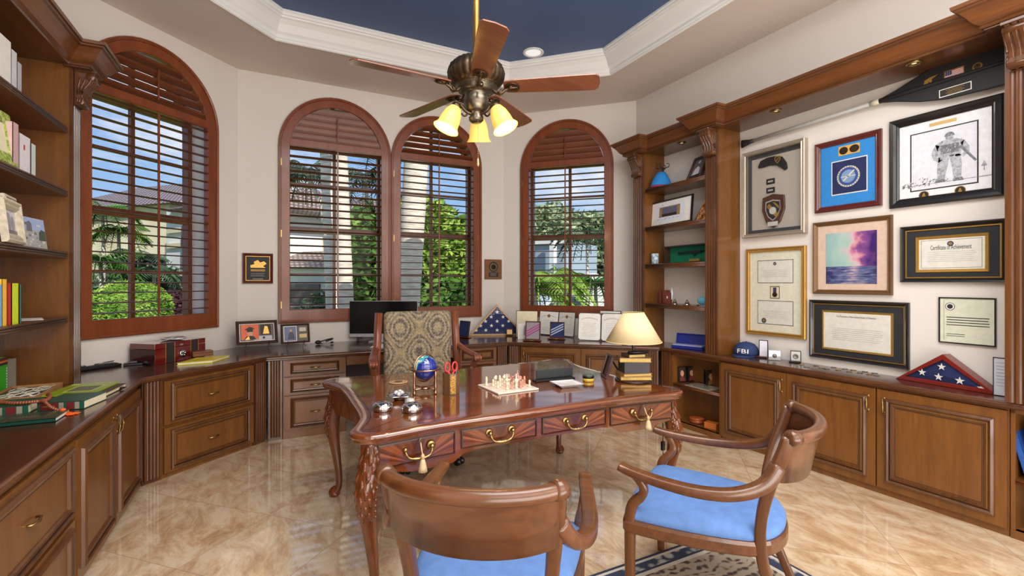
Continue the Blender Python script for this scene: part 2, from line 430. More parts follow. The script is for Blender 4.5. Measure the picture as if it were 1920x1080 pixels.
LEAFD = ramp_mat('leaf_dark', [(.3, (40, 58, 42)), (.5, (78, 102, 74)), (.72, (134, 152, 118))], 1.6)
PURP = ramp_mat('leaf_purple', [(.3, (52, 30, 38)), (.7, (112, 68, 78))], 4)
STUCCO = ramp_mat('stucco_cream', [(.3, (214, 196, 160)), (.7, (230, 216, 184))], 1)
STUCW = ramp_mat('stucco_white', [(.3, (226, 222, 214)), (.7, (240, 238, 232))], 1)
BARK = ramp_mat('palm_bark', [(.3, (190, 174, 154)), (.7, (240, 226, 208))], 5, ms=(1, 1, 8))
PAVE = ramp_mat('driveway_paving', [(.3, (170, 160, 150)), (.7, (206, 198, 188))], 4)
DARKG = plain('dark_glass', (52, 62, 74), .12)
m, N, L, b = newmat('roof_tile'); tc = N.new('ShaderNodeTexCoord'); wv = N.new('ShaderNodeTexWave'); wv.inputs['Scale'].default_value = 1.6; wv.inputs['Distortion'].default_value = .6
wv.bands_direction = 'X'; L.new(tc.outputs['Object'], wv.inputs['Vector']); wz = N.new('ShaderNodeTexWave'); wz.bands_direction = 'Z'; wz.inputs['Scale'].default_value = 2.2; L.new(tc.outputs['Object'], wz.inputs['Vector'])
mu = N.new('ShaderNodeMath'); mu.operation = 'MULTIPLY'; L.new(wv.outputs['Fac'], mu.inputs[0]); L.new(wz.outputs['Fac'], mu.inputs[1])
r = N.new('ShaderNodeValToRGB'); r.color_ramp.elements[0].color = sr(88, 68, 62); r.color_ramp.elements[1].color = sr(190, 168, 150); L.new(mu.outputs[0], r.inputs['Fac']); L.new(r.outputs['Color'], b.inputs['Base Color'])
ROOF = m
mb = MB(); mb.add([(-70, 6.4, GZ), (90, 6.4, GZ), (90, 110, GZ), (-70, 110, GZ)], [(0, 1, 2, 3)]); o = struct('ground', mb, GRASS)
def lay(pts, z, name, mt):
    mb = MB(); mb.add([(p.x, p.y, z) for p in pts], [tuple(range(len(pts)))]); return struct(name, mb, mt)
lay([P(60, 596, GZ), P(900, 596, GZ), P(1500, 585, GZ), P(1500, 571, GZ), P(900, 573, GZ), P(60, 573, GZ)], GZ + .02, 'driveway', PAVE)
def foliage(mb, c, rx, ry, rz, n, s, hollow=.55):
    for i in range(n):
        u = random.uniform(-1, 1); a = random.uniform(0, 2*PI); q = random.uniform(hollow, 1); h = math.sqrt(1 - u*u)
        p = Vector((c[0] + rx*q*h*math.cos(a), c[1] + ry*q*h*math.sin(a), c[2] + rz*q*u))
        d = Vector((random.gauss(0, 1), random.gauss(0, 1), random.gauss(0, .6))).normalized() * s * random.uniform(.6, 1.3)
        e = d.cross(Vector((random.gauss(0, 1), random.gauss(0, 1), random.gauss(0, 1)))).normalized() * s * .42
        mb.add([p - d, p + e, p + d, p - e], [(0, 1, 2, 3)], False)
def tree(label, base, h, blobs, mt, n=900, s=.22, name='garden_tree'):
    T = thing(name, label, 'tree', (base.x, base.y, GZ))
    mb = MB(); mb.tube([(0, 0, -.1), (.1, .05, h * .3), (-.05, 0, h * .6), (.1, 0, h * .85)], [.16, .13, .1, .05], 8); mb.build('trunk', BARK, T)
    mb = MB()
    for (x, y, z, r, k) in blobs: foliage(mb, (x, y, z), r, r, r * k, n, s)
    mb.build('foliage', mt, T); return T
def frond(mb, p0, ang, ln, droop, w, up=.5):
    """feather palm leaf: arching rib with leaflets"""
    d = Vector((math.cos(ang), math.sin(ang), 0)); sd = Vector((-d.y, d.x, 0)); pts = []
    for i in range(15):
        t = i / 14; pts.append(Vector(p0) + d * ln * t * (1 - .15 * t) + Vector((0, 0, ln * (up * t - droop * t * t))))
    mb.tube(pts, .02, 4)
    for i in range(1, 15):
        p = pts[i]; q = w * math.sin(PI * (.12 + .86 * i / 14)) + .08
        for sg in (-1, 1):
            e = sd * sg * q + d * q * .45 + Vector((0, 0, -q * .55))
            f = d * (ln * .032)
            mb.add([p - f, p + f, p + e + f * .2, p + e - f * .2], [(0, 1, 2, 3)], False)
def palm(label, base, top, r0, r1, nf=0, fl=2.6, mt=None, name='palm_tree', fw=.5):
    T = thing(name, label, 'tree', (base.x, base.y, GZ)); d = Vector(top) - Vector((base.x, base.y, GZ)); mb = MB(); k = 26
    mb.tube([d * (i / k) + Vector((0, 0, -.1 if i == 0 else 0)) for i in range(k + 1)], [(r0 + (r1 - r0) * i / k) * (1 if i % 2 else 1.035) for i in range(k + 1)], 16)
    mb.build('trunk', BARK, T)
    if nf:
        mb = MB()
        for i in range(nf): frond(mb, d, 2*PI*i/nf + random.uniform(-.2, .2), fl * random.uniform(.8, 1.1), random.uniform(.55, 1.1), fw, random.uniform(.2, .7))
        mb.build('fronds', mt or LEAFD, T)
    return T
# view through the left bay
c = at(246, 560, 15.5)
mb = MB(); mb.ball((0, 0, .86), 1.08, 1.0, .86, 24, 12)
T = thing('topiary_hedge', 'round clipped yellow-green hedge seen low through the left window', 'bush', (c.x, c.y, GZ + .1)); mb.build('core', LEAFG, T)
mb = MB()
foliage(mb, (0, 0, .86), 1.14, 1.06, .92, 6500, .06, .93); mb.build('leaves', LEAFY, T)
for i, (px, Z, lb) in enumerate(((186, 13.5, 'low border plants at the left edge of the left window view'), )):
    b0 = at(px, 590, Z); mb = MB(); foliage(mb, (0, 0, .15), 1.2, .6, .22, 900, .08, .2); solo('border_plants', mb, LEAFG, lb, 'plants', (b0.x, b0.y, GZ + .02), kind='stuff')
mb = MB()
for i in range(26):
    b0 = at(170 + i * 5.2, 606, 12.4); foliage(mb, (b0.x, b0.y, GZ + .12), .25, .25, .16, 90, .06, .2)
solo('low_hedge', mb, LEAFY, 'low clipped border hedge along the bottom of the left window', 'hedge', kind='stuff')
b0 = at(338, 575, 19); mb = MB(); foliage(mb, (0, 0, .8), .9, .6, .8, 1200, .12, .2); solo('purple_shrub', mb, PURP, 'purple-leaved shrub in front of the white wall with the lantern', 'bush', (b0.x, b0.y, GZ))
def house(label, pts, Z0, zt, roofh, over, mt, name='villa'):
    pass
def slab(mb, a, b2, z0, z1, th=.4):
    d = (b2 - a).to_2d().normalized(); n = Vector((-d.y, d.x)) * th
    mb.prism([(a.x, a.y), (b2.x, b2.y), (b2.x + n.x, b2.y + n.y), (a.x + n.x, a.y + n.y)], z0, z1)
T = thing('villa', 'cream villa with brown tiled roof seen through the left window', 'house', (0, 0, GZ))
A, B = at(60, 500, 28), at(318, 500, 24)
mb = MB(); slab(mb, A, B, 0, 5.6 + .3, 6); mb.build('wall', STUCCO, T)
C = at(430, 500, 20); B2 = at(312, 500, 22.5)
mb = MB(); slab(mb, B2, C, 0, 4.95 + .3, 5); mb.build('white_wing_wall', STUCW, T)
mb = MB()
for z in (3.4, 4.1): slab(mb, at(312, 500, 22.3), at(430, 500, 19.8), z, z + .22, .3)
mb.build('string_course', STUCCO, T)
def hip(mb, a, b2, z0, z1, back):
    d = (b2 - a); d.z = 0; n = Vector((-d.y, d.x, 0)).normalized() * back; r0 = a + d * .22 + n * .5; r1 = b2 - d * .12 + n * .5
    v = [a, b2, b2 + n, a + n]
    mb.add([(p.x, p.y, z0) for p in v] + [(r0.x, r0.y, z1), (r1.x, r1.y, z1)], [(0, 1, 5, 4), (1, 2, 5), (2, 3, 4, 5), (3, 0, 4), (3, 2, 1, 0)], False)
mb = MB(); hip(mb, at(40, 500, 27.2), at(336, 500, 23.2), 5.75, 7.9, 9); mb.build('roof', ROOF, T)
mb = MB(); hip(mb, at(296, 500, 21.8), at(450, 500, 19), 5.1, 6.4, 8); mb.build('wing_roof', ROOF, T)
q = at(349, 500, 21.1); mb = MB(); dd = (C - B2).normalized(); e = dd * .42; 
mb.add([(q.x - e.x, q.y - e.y, 2.95), (q.x + e.x, q.y + e.y, 2.95), (q.x + e.x, q.y + e.y, 4.35), (q.x - e.x, q.y - e.y, 4.35)], [(0, 1, 2, 3)]); mb.build('window', DARKG, T)
q = at(333, 528, 21.3); mb = MB(); mb.lathe([(.03, .5), (.16, .42), (.2, .3), (.14, -.1), (.04, -.3)], 8, (q.x, q.y, 1.75)); mb.build('wall_lantern', MATTE, T)
q = at(236, 470, 25.3); mb = MB(); mb.box(q.x - 1, q.x + 1, q.y - .1, q.y, .3, 2.6); mb.build('entrance_door', DARKG, T)
for i, (px, py, Z, fl, lb, mt) in enumerate(((192, 392, 20, 1.5, 'bright feather palm at the upper left of the left window view', LEAFG), (222, 432, 20.5, 1.3, 'feather palm behind the round hedge, second from the left', LEAFG), (188, 485, 16.5, 1.3, 'short feather palm left of the round hedge', LEAFG), (262, 480, 20.5, 1.15, 'dark feather palm in front of the villa entrance', LEAFD), (288, 505, 20, 1.1, 'dark feather palm right of the round hedge', LEAFD))):
    q = at(px, py, Z); palm(lb, Vector((q.x, q.y, 0)), (q.x, q.y, q.z), .1, .07, 16, fl, mt, fw=.38) if 0 else None
    T = thing('feather_palm', lb, 'tree', (q.x, q.y, GZ)); h = q.z - GZ
    mb = MB(); mb.tube([(0, 0, -.1), (.05, 0, h*.5), (0, 0, h)], [.12, .09, .07], 8); mb.build('trunk', BARK, T)
    mb = MB()
    for k in range(20): frond(mb, (0, 0, h), 2*PI*k/20 + random.uniform(-.2, .2), fl * random.uniform(.8, 1.15), random.uniform(.5, 1.2), .4, random.uniform(.1, .8))
    mb.build('fronds', mt, T)
def bush(lb, px, Z, w, h, mt, n=2600, s=.16, name='garden_shrub'):
    q = at(px, 560, Z); mb = MB(); foliage(mb, (0, 0, h * .5), w, w * .7, h * .55, n, s, .3); return solo(name, mb, mt, lb, 'bush', (q.x, q.y, GZ))
bush('dark shrubbery behind the round hedge in the left window view', 262, 21, 2.0, 2.9, LEAFD)
bush('dark shrub at the far left of the left window view', 170, 19, 1.5, 1.9, LEAFD, 1600)
# view through the twin windows
q0, q1 = P(632, 660, GZ), None
for lb, pb, pt, Z, r0, r1 in (('pale palm trunk in the middle of the monitor window, the left of two', (631, 640), (611, 200), 10.0, .17, .14),
                              ('leaning pale palm trunk to the right in the monitor window', (652, 640), (637, 200), 9.0, .165, .08),
                              ('thick pale palm trunk at the left side of the window behind the fan', (758, 640), (786, 200), 8.6, .185, .24)):
    b0 = at(pb[0], pb[1], Z); t0 = at(pt[0], pt[1], Z); b0.z = GZ
    d = t0 - b0; t1 = b0 + d * 1.35
    palm(lb, b0, (t1.x, t1.y, t1.z), r0, r1, 8, 2.0, LEAFG)
for lb, pxb, px, py, Z, fl in (('dark fan of palm fronds at the upper left of the monitor window', 616, 574, 322, 16, 1.35), ('dark palm crown at the upper right of the monitor window', 692, 684, 330, 17, 1.9), ('lower dark palm crown at the right of the monitor window', 697, 700, 400, 17.5, 1.5)):
    q = at(px, py, Z); T = thing('fan_palm', lb, 'tree', (q.x, q.y, GZ)); h = q.z - GZ
    q2 = at(pxb, 500, Z + .5) - q; mb = MB(); mb.tube([(q2.x, q2.y, -.1), (q2.x, q2.y, h*.45), (q2.x*.7, q2.y*.7, h*.8), (0, 0, h)], [.13, .1, .08, .07], 8); mb.build('trunk', BARK, T)
    mb = MB()
    for k in range(26): frond(mb, (0, 0, h), 2*PI*k/26 + random.uniform(-.2, .2), fl * random.uniform(.7, 1.1), random.uniform(.3, 1.4), .34, random.uniform(-.1, .9))
    mb.build('fronds', LEAFD, T)
T = thing('villa', 'cream neighbouring villa with arched window and garage seen through the monitor window', 'house', (0, 0, GZ))
A, B = at(440, 500, 26), at(610, 500, 24)
mb = MB(); slab(mb, A, B, 0, 5.1, 7); mb.build('wall', STUCCO, T)
mb = MB(); hip(mb, at(420, 500, 25.6), at(622, 500, 23.6), 5.1, 6.9, 9); mb.build('roof', ROOF, T)
mb = MB(); slab(mb, at(440, 500, 22), at(614, 500, 20.5), 0, 2.5, 2); mb.build('garage_wall', STUCW, T)
mb = MB(); a, b1 = at(430, 500, 21.4), at(618, 500, 19.8); n = Vector((b1.y - a.y, a.x - b1.x, 0)).normalized() * -2.4
mb.add([(a.x, a.y, 2.45), (b1.x, b1.y, 2.45), (b1.x + n.x, b1.y + n.y, 3.3), (a.x + n.x, a.y + n.y, 3.3)], [(0, 1, 2, 3)], False); mb.build('garage_roof', ROOF, T)
mb = MB(); slab(mb, at(520, 500, 21.1), at(598, 500, 20.5), 0, 1.75, .2); mb.build('garage_door', plain('garage_door', (92, 82, 78), .5), T)
q = at(577, 500, 24.1); mb = MB(); mb.prism([(q.x + a, b2) for a, b2 in arch(0, .38, 2.95, 4.05)], q.y - .15, q.y, 'y'); mb.build('window', plain('blue_window', (120, 150, 176), .2), T)
mb = MB(); mb.prism([(q.x + a, b2) for a, b2 in arch(0, .6, 2.8, 4.05)], q.y - .1, q.y + .05, 'y'); mb.build('window_surround', STUCCO, T)
bush('mass of green shrubs at the right of the monitor window', 694, 15, 1.15, 4.1, LEAFG, 4200)
bush('dark shrub below the palm trunks in the monitor window', 640, 17, 1.4, 1.6, LEAFD, 1500)
def treepx(lb, px, pyt, Z, w, mt, n=900, s=.2):
    q = at(px, pyt, Z); h = q.z - GZ; bl = []
    for k in range(5): bl.append((random.uniform(-w*.5, w*.5), random.uniform(-w*.4, w*.4), h * random.uniform(.45, .85), w * random.uniform(.5, .75), .8))
    return tree(lb, q, h, bl, mt, n, s)
LEAFH = ramp_mat('leaf_hazy', [(.3, (92, 112, 76)), (.5, (150, 164, 118)), (.72, (206, 212, 176))], 1.6)  # distance haze is mixed into these leaf colours
treepx('bright yellow-green tree left of centre in the window behind the fan', 808, 372, 15, 1.5, LEAFY, 1300, .15)
treepx('green tree at the right of the window behind the fan', 868, 425, 17, 2.0, LEAFG, 1300)
treepx('green tree low in the middle of the window behind the fan', 835, 480, 19, 2.3, LEAFG, 1300)
bush('leafy green shrubs at the bottom of the window behind the fan', 850, 14, 2.0, 1.9, LEAFG, 3200)
bush('green hedge behind the palm trunk in the window behind the fan', 800, 17, 1.8, 2.2, LEAFD, 2600)
# view through the right bay
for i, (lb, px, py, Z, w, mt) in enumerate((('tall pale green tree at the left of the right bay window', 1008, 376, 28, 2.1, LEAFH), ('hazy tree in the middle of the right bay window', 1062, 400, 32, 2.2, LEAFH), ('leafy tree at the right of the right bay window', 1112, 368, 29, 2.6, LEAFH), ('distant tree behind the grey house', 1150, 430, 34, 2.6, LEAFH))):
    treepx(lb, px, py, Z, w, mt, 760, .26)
T = thing('grey_house', 'grey-blue house with white trim seen through the right bay window', 'house', (0, 0, GZ))
mb = MB(); slab(mb, at(985, 500, 24), at(1062, 500, 23), 0, 3.9, 5); mb.build('wall', plain('grey_siding', (160, 172, 184), .8), T)
mb = MB(); slab(mb, at(1030, 500, 22.6), at(1038, 500, 22.5), 0, 3.9, .4); slab(mb, at(985, 500, 23.8), at(1064, 500, 22.8), 3.7, 4.0, .3); mb.build('white_trim', STUCW, T)
mb = MB(); slab(mb, at(1088, 500, 26), at(1160, 500, 26), 0, 2.2, 4); mb.build('porch_wall', plain('porch_grey', (96, 104, 104), .8), T)
mb = MB(); q = at(1112, 500, 25.4); mb.prism([(q.x + a, b2) for a, b2 in arch(0, .9, 0, 1.4)], q.y - .1, q.y, 'y'); mb.build('porch_arch', STUCW, T)
for lb, px, py, Z, fl, mt in (('yellow-green feather palm at the lower left of the right bay window', 1003, 540, 12, 1.35, LEAFY), ('yellow palm fronds in the middle of the right bay window', 1036, 520, 13.5, 1.3, LEAFY), ('green palm at the right of the right bay window', 1116, 530, 15, 1.3, LEAFG), ('thin palm crown high in the right bay window', 1100, 440, 20, 1.7, LEAFD)):
    q = at(px, py, Z); T = thing('feather_palm', lb, 'tree', (q.x, q.y, GZ)); h = q.z - GZ
    mb = MB(); mb.tube([(0, 0, -.1), (.05, 0, h*.5), (0, 0, h)], [.1, .08, .06], 8); mb.build('trunk', BARK, T)
    mb = MB()
    for k in range(20): frond(mb, (0, 0, h), 2*PI*k/20 + random.uniform(-.2, .2), fl * random.uniform(.8, 1.15), random.uniform(.5, 1.2), .36, random.uniform(.1, .8))
    mb.build('fronds', mt, T)
# parked white car
q = at(1040, 566, 19); T = thing('car', 'white car parked on the driveway beyond the right bay window', 'car', (q.x, q.y, GZ + .02), .3)
mb = MB(); mb.prism([(-2.1, .25), (2.1, .25), (2.15, .6), (1.9, .8), (1.1, .86), (.6, 1.3), (-.9, 1.34), (-1.6, .9), (-2.1, .82)], -.8, .8, 'y'); mb.build('body', plain('car_paint', (236, 238, 240), .15, coat=1), T, .05, 2)
mb = MB(); mb.prism([(1.0, .88), (.56, 1.24), (-.84, 1.27), (-1.35, .9)], -.82, .82, 'y'); mb.build('window', DARKG, T)
for x in (-1.3, 1.35):
    for y in (-.78, .78): mb = MB(); mb.cyl((x, y - .1, .32), (x, y + .1, .32), .32, n=20); mb.build('wheel', MATTE, T)
# ------------------------------------------------------------------ built-in cabinets
PANEL_PROF = [(0, -.018), (.004, -.034), (.014, -.042), (.022, -.036), (.026, -.026), (.032, -.033), (.042, -.030), (.048, -.018), (.053, -.022), (.058, -.010), (.062, -.010)]
PM = [1, 1, 1, 3, 2, 1, 1, 3, 1, 1]
def panel(mb, x0, x1, z0, z1, y=0, k=1.0):
    mb.frame(x0, x1, z0, z1, [(d * k, y + q) for d, q in PANEL_PROF], PM)
    d = .062 * k
    mb.mi = 2; mb.quad(x0 + d, x1 - d, z0 + d, z1 - d, y - .010); mb.mi = 0
def bar_handle(parent, x, z, vert=False, ln=.1, y=-.02):
    mb = MB(); h = ln / 2
    if vert: pts = [(x, y, z - h), (x, y - .022, z - h), (x, y - .03, z), (x, y - .022, z + h), (x, y, z + h)]
    else: pts = [(x - h, y, z), (x - h, y - .022, z), (x, y - .03, z - .003), (x + h, y - .022, z), (x + h, y, z)]
    mb.tube(pts, [.005, .005, .0065, .005, .005], 8)
    for p in (pts[0], pts[-1]): mb.ball(p, .009, .004, .009, 8, 6)
    return mb.build('handle', BRASS, parent)
DM = [CW, CDKZ, CPAN, GROOVE]
def door(T, x0, x1, z0, z1, hx=None, hz=None):
    mb = MB(); mb.box(x0, x1, -.02, 0, z0, z1); panel(mb, x0 + .05, x1 - .05, z0 + .05, z1 - .055, 0, 1.15)
    o = mb.build('door', DM, T)
    if hx is not None: bar_handle(o, hx, hz, True)
def drawer(T, x0, x1, z0, z1, k=1.0, ins=.045):
    mb = MB(); mb.box(x0, x1, -.02, 0, z0, z1); panel(mb, x0 + ins, x1 - ins, z0 + .018, z1 - .018, 0, k)
    o = mb.build('drawer', DM, T)
    bar_handle(o, (x0 + x1) / 2, (z0 + z1) / 2, False, .085, -.014)
def carcass(T, x0, x1, d, y0=.003):
    mb = MB(); mb.box(x0, x1, y0, d, .0, .757); mb.build('carcass', CW, T, .002)
def fluted(mb, x0, x1, z0, z1, n=4, y=0, th=.02):
    """fluted strip facing -y"""
    w = x1 - x0; e = w * .1; p = (w - 2 * e) / n; pts = [(x0, y + th), (x0, y), (x0 + e, y)]
    for i in range(n):
        a = x0 + e + p * i
        pts += [(a + p * .12, y), (a + p * .25, y + .009), (a + p * .5, y + .012), (a + p * .75, y + .009), (a + p * .88, y)]
    pts += [(x1 - e, y), (x1, y), (x1, y + th)]
    mb.prism(pts, z0, z1, 'z')
def flutes(seg, x0, x1, label, n=4):
    T = thing('fluted_pilaster', label, 'pilaster', M=seg.M)
    mb = MB(); mb.box(x0, x1, .0, .12, 0, .757); mb.build('backing', CDKZ, T)
    mb = MB(); fluted(mb, x0 + .004, x1 - .004, .03, .757, n, -.022, .021); mb.build('fluted_face', CDKZ, T)
def cab(seg, x0, x1, d, label, group=None): 
    T = thing('base_cabinet', label, 'cabinet', M=seg.M, group=group); carcass(T, x0, x1, d); return T
# left run
T = cab(LB, .75, 2.03, .69, 'wooden drawer cabinet nearest the camera under the left bookcase'); drawer(T, .76, 2.02, .39, .745); drawer(T, .76, 2.02, .03, .365)
T = cab(LB, 2.035, 2.995, .69, 'wooden two-drawer base cabinet at the left edge under the green books'); drawer(T, 2.045, 2.985, .385, .745); drawer(T, 2.045, 2.985, .03, .365)
T = cab(LB, 3.0, 4.30, .69, 'wooden base cabinet with two doors between the near drawers and the corner pilaster')
door(T, 3.02, 3.655, .03, .735, 3.625, .64); door(T, 3.67, 4.29, .03, .735, 3.70, .64)
flutes(LC, .02, .15, 'fluted strip left of the wide two-drawer cabinet')
T = cab(LC, .155, .955, .60, 'wooden base cabinet with two wide drawers below the red wooden box'); drawer(T, .165, .945, .41, .745); drawer(T, .165, .945, .04, .385)
flutes(LC, .96, 1.082, 'fluted strip right of the wide two-drawer cabinet, under the graduation photo')
flutes(BC, .02, .14, 'fluted strip left of the three-drawer cabinet')
T = cab(BC, .145, .72, .85, 'wooden base cabinet with three drawers left of the computer knee space')
drawer(T, .155, .71, .605, .748, .55, .055); drawer(T, .155, .71, .425, .59, .6, .055); drawer(T, .155, .71, .085, .41, .8, .055)
T = thing('desk_rail', 'plain wooden rail over the dark knee space below the monitor', 'rail', M=BC.M)
mb = MB(); mb.box(.725, 1.895, .0, .02, .665, .757); mb.build('front_rail', CWX, T, .002)
T = thing('knee_panel', 'back board coloured dark as the shade of the knee space behind the patterned armchair', 'panel', M=BC.M); mb = MB(); mb.box(.722, 1.898, .7, .82, 0, .757); mb.build('board', GROOVE, T)  # near-black board paints in the shade of the knee recess
T = cab(BC, 1.9, 2.385, .85, 'wooden base cabinet with drawers right of the patterned armchair')
drawer(T, 1.91, 2.375, .605, .748, .55, .04); drawer(T, 1.91, 2.375, .425, .59, .6, .04); drawer(T, 1.91, 2.375, .085, .41, .8, .04)
flutes(BC, 2.39, 2.515, 'fluted strip left of the inner corner below the folded flag')
flutes(RC, .015, .15, 'fluted strip right of the inner corner below the folded flag')
T = cab(RC, .155, 1.565, .60, 'wooden base cabinet with two doors behind the desk, below the award folders')
door(T, .165, .85, .03, .75, .2, .68); door(T, .865, 1.555, .03, .75)
flutes(RC, 1.57, 1.70, 'fluted strip left of the right corner, behind the table lamp')
flutes(RB, .01, .13, 'fluted strip right of the right corner, beside the open photo shelf')
def open_unit(seg, x0, x1, d, label, shelves):
    T = thing('open_cabinet', label, 'cabinet', M=seg.M); mb = MB()
    mb.box(x0, x0 + .02, 0, d, 0, .757); mb.box(x1 - .02, x1, 0, d, 0, .757); mb.box(x0 + .02, x1 - .02, 0, d, .02, .05); mb.box(x0 + .02, x1 - .02, d - .01, d, .05, .757)
    mb.box(x0, x1, -.004, .03, 0, .05); mb.box(x0, x1, 0, .02, .735, .757)
    mb.build('carcass', CW, T)
    for z in shelves:
        mb = MB(); mb.box(x0 + .021, x1 - .021, .004, d - .012, z - .028, z); mb.cyl((x0 + .021, .002, z - .008), (x1 - .021, .002, z - .008), .008, n=8); mb.cyl((x0 + .021, .002, z - .022), (x1 - .021, .002, z - .022), .007, n=8)
        mb.build('shelf', CWX, T)
    return T
open_unit(RB, .135, .745, .255, 'open wooden cabinet with a shelf of small photos left of the cap', [.44])
T = cab(RB, .75, 2.71, .255, 'long wooden base cabinet with three raised-panel doors on the right')
door(T, .76, 1.385, .05, .745, 1.345, .635); door(T, 1.39, 2.03, .05, .745, 1.985, .635); door(T, 2.04, 2.705, .05, .745, 2.085, .635)
open_unit(RB, 2.715, 3.5, .25, 'open wooden cabinet with blue binders at the right edge', [.35])
# worktop with moulded edge
fl = [(-.83, .72), (-.83, 4.325), (-.025, 5.045), (2.492, 5.0), (3.783, 3.885), (3.872, .38)]
mb = MB(); mb.prism([(x, y) for x, y in fl] + [(4.145, .38), (4.145, 4.668), (2.888, 5.925), (-.302, 5.925), (-1.565, 4.662), (-1.565, .72)], .762, CT)
mb.mi = 1
mb.sweep(fl, [(0, CT), (.006, CT - .001), (.012, CT - .008), (.008, CT - .014), (.010, CT - .018), (.010, CT - .024), (.003, CT - .028), (.002, CT - .033), (-.004, CT - .04), (-.012, CT - .043)])
solo('worktop', mb, [TOPW, CDKY], 'continuous dark wooden worktop running round three sides of the room', 'worktop')
# ------------------------------------------------------------------ shelving uprights, corbels and crown
def corbel(parent, name='corbel', w=.12, h=.25, M=None):
    """scrolled bracket; local origin at its top centre on the face, projecting to -y"""
    prof = [(0, 0), (-.115, 0), (-.118, -.02), (-.104, -.032), (-.11, -.05), (-.1, -.085), (-.072, -.12), (-.05, -.155), (-.045, -.19), (-.052, -.215), (-.045, -.235), (-.02, -.25), (0, -.25)]
    mb = MB(); n = 4; k = h / .25
    if M is not None: mb.X = M
    mb.box(-w/2 - .008, w/2 + .008, -.125 , 0, -.018 * k, 0)
    for i in range(n):
        a = -w/2 + w * i / n; b2 = a + w / n; cx = (a + b2) / 2
        for q, (xa, xb) in ((1.0, (a + .005, b2 - .005)), (.93, (a, b2))):
            mb.prism([(y * q, z * k) for y, z in prof], xa, xb, 'x')
    for sx in (-1, 1):
        for q, rr in ((.80, .007), (.5, .006), (.25, .005)):
            mb.tube([(sx * (w/2 + .001), y * q - .004, z * k * .97 - .004) for y, z in prof[4:11]], rr, 6)
    mb.cyl((-w/2 - .006, -.088, -.045 * k), (w/2 + .006, -.088, -.045 * k), .026, n=12)
    mb.cyl((-w/2 - .004, -.034, -.228 * k), (w/2 + .004, -.034, -.228 * k), .02, n=12)
    return mb.build(name, CDKZ, parent, .0025)
CRP = [(0, 0), (.012, .0), (.016, .012), (.01, .018), (.02, .026), (.032, .034), (.045, .05), (.062, .078), (.085, .108), (.098, .118), (.1, .126), (.112, .13), (.116, .15), (0, .152)]
def crown(T, path, z):
    mb = MB(); mb.sweep(path, [(d, z + h) for d, h in CRP], mats=[1, 1, 0, 1, 0, 0, 0, 0, 1, 0, 1, 0, 0]); mb.build('crown', [CWY, CDKY], T)
def shelfb(T, x0, x1, y0, y1, zt, th=.045, side='x+', name='shelf'):
    """shelf on a side wall; moulded edge towards the room"""
    mb = MB(); mb.box(x0, x1, y0, y1, zt - th, zt)
    xe = x1 if side == 'x+' else x0
    mb.mi = 1
    for dz, r in ((.008, .008), (.023, .0075), (.037, .008)): mb.cyl((xe, y0, zt - dz), (xe, y1, zt - dz), r, n=8)
    mb.build(name, [CWY, CDKY], T)
SZ = [2.57, 2.135, 1.71, 1.268]
# left bookcase
T = thing('bookcase', 'tall wooden open bookcase with moulded shelves on the left wall', 'bookcase', (-1.57, 4.3, CT))
T.location = (0, 0, 0)
FX = -1.23
mb = MB(); mb.box(-1.565, FX, 4.31, 4.345, CT, 3.03); mb.build('side_panel', CW, T)
mb = MB(); mb.box(-1.565, -1.553, .8, 4.31, CT, 3.03); mb.build('back_panel', CW, T)
mb = MB(); mb.box(-1.565, FX, 4.345, 4.47, CT, 3.03); mb.mi = 1; mb.X = Matrix.Translation((FX, 4.31, 0)) @ Matrix.Rotation(PI/2, 4, 'Z'); fluted(mb, 0, .16, CT, 2.78, 4, -.02, .02); mb.box(0, .16, -.02, 0, 2.78, 3.03)
mb.build('pilaster', [CW, CDKZ], T)
for y in (2.2, .82):
    mb = MB(); mb.box(-1.553, FX, y, y + .035, CT, 3.03); mb.build('side_panel', CW, T)
for y0, y1 in ((2.24, 4.305), (.86, 2.195)):
    for z in SZ: shelfb(T, -1.552, FX - .012, y0, y1, z)
mb = MB(); mb.box(-1.565, FX + .0, .8, 4.47, 3.0, 3.03); mb.build('top_board', CDKY, T)
corbel(T, M=Matrix.Translation((FX + .022, 4.39, 2.99)) @ Matrix.Rotation(PI/2, 4, 'Z'))
mb = MB(); mb.box(FX - .02, FX + .12, 4.27, 4.50, 2.982, 3.02); mb.build('cap_block', CDKY, T)
crown(T, [(FX, .8), (FX, 4.27), (FX + .12, 4.27), (FX + .12, 4.50), (-1.40, 4.50)], 2.99)
# right display unit
RX = 3.825
T = thing('display_shelving', 'wooden display unit with pilasters, shelves and crown along the right wall', 'shelving', (0, 0, 0))
def upright(y0, y1, z1=2.985):
    mb = MB(); mb.box(RX + .015, 4.145, y0 + .002, y1 - .002, CT, z1); mb.mi = 1
    mb.X = Matrix.Translation((RX + .015, y1, 0)) @ Matrix.Rotation(-PI/2, 4, 'Z'); fluted(mb, 0, y1 - y0, CT, 2.72, 4, -.02, .02); mb.box(0, y1 - y0, -.02, 0, 2.72, z1)
    mb.build('pilaster', [CW, CDKZ], T)
    corbel(T, M=Matrix.Translation((RX - .004, (y0 + y1) / 2, 2.975)) @ Matrix.Rotation(-PI/2, 4, 'Z'))
upright(4.183, 4.345); upright(3.169, 3.313); upright(1.0, 1.17)
for z in SZ: shelfb(T, RX + .03, 4.145, 3.316, 4.18, z - (.0 if z > 1.3 else .005), .045, 'x-')
mb = MB(); mb.box(RX + .01, 4.145, .9, 4.345, 2.985, 3.01); mb.build('soffit_board', CDKY, T)
B = .10
for y0_, y1_ in ((4.13, 4.40), (3.11, 3.37), (.95, 1.23)): mb = MB(); mb.box(RX - B, RX + .03, y0_, y1_, 2.976, 3.02); mb.build('cap_block', CDKY, T)
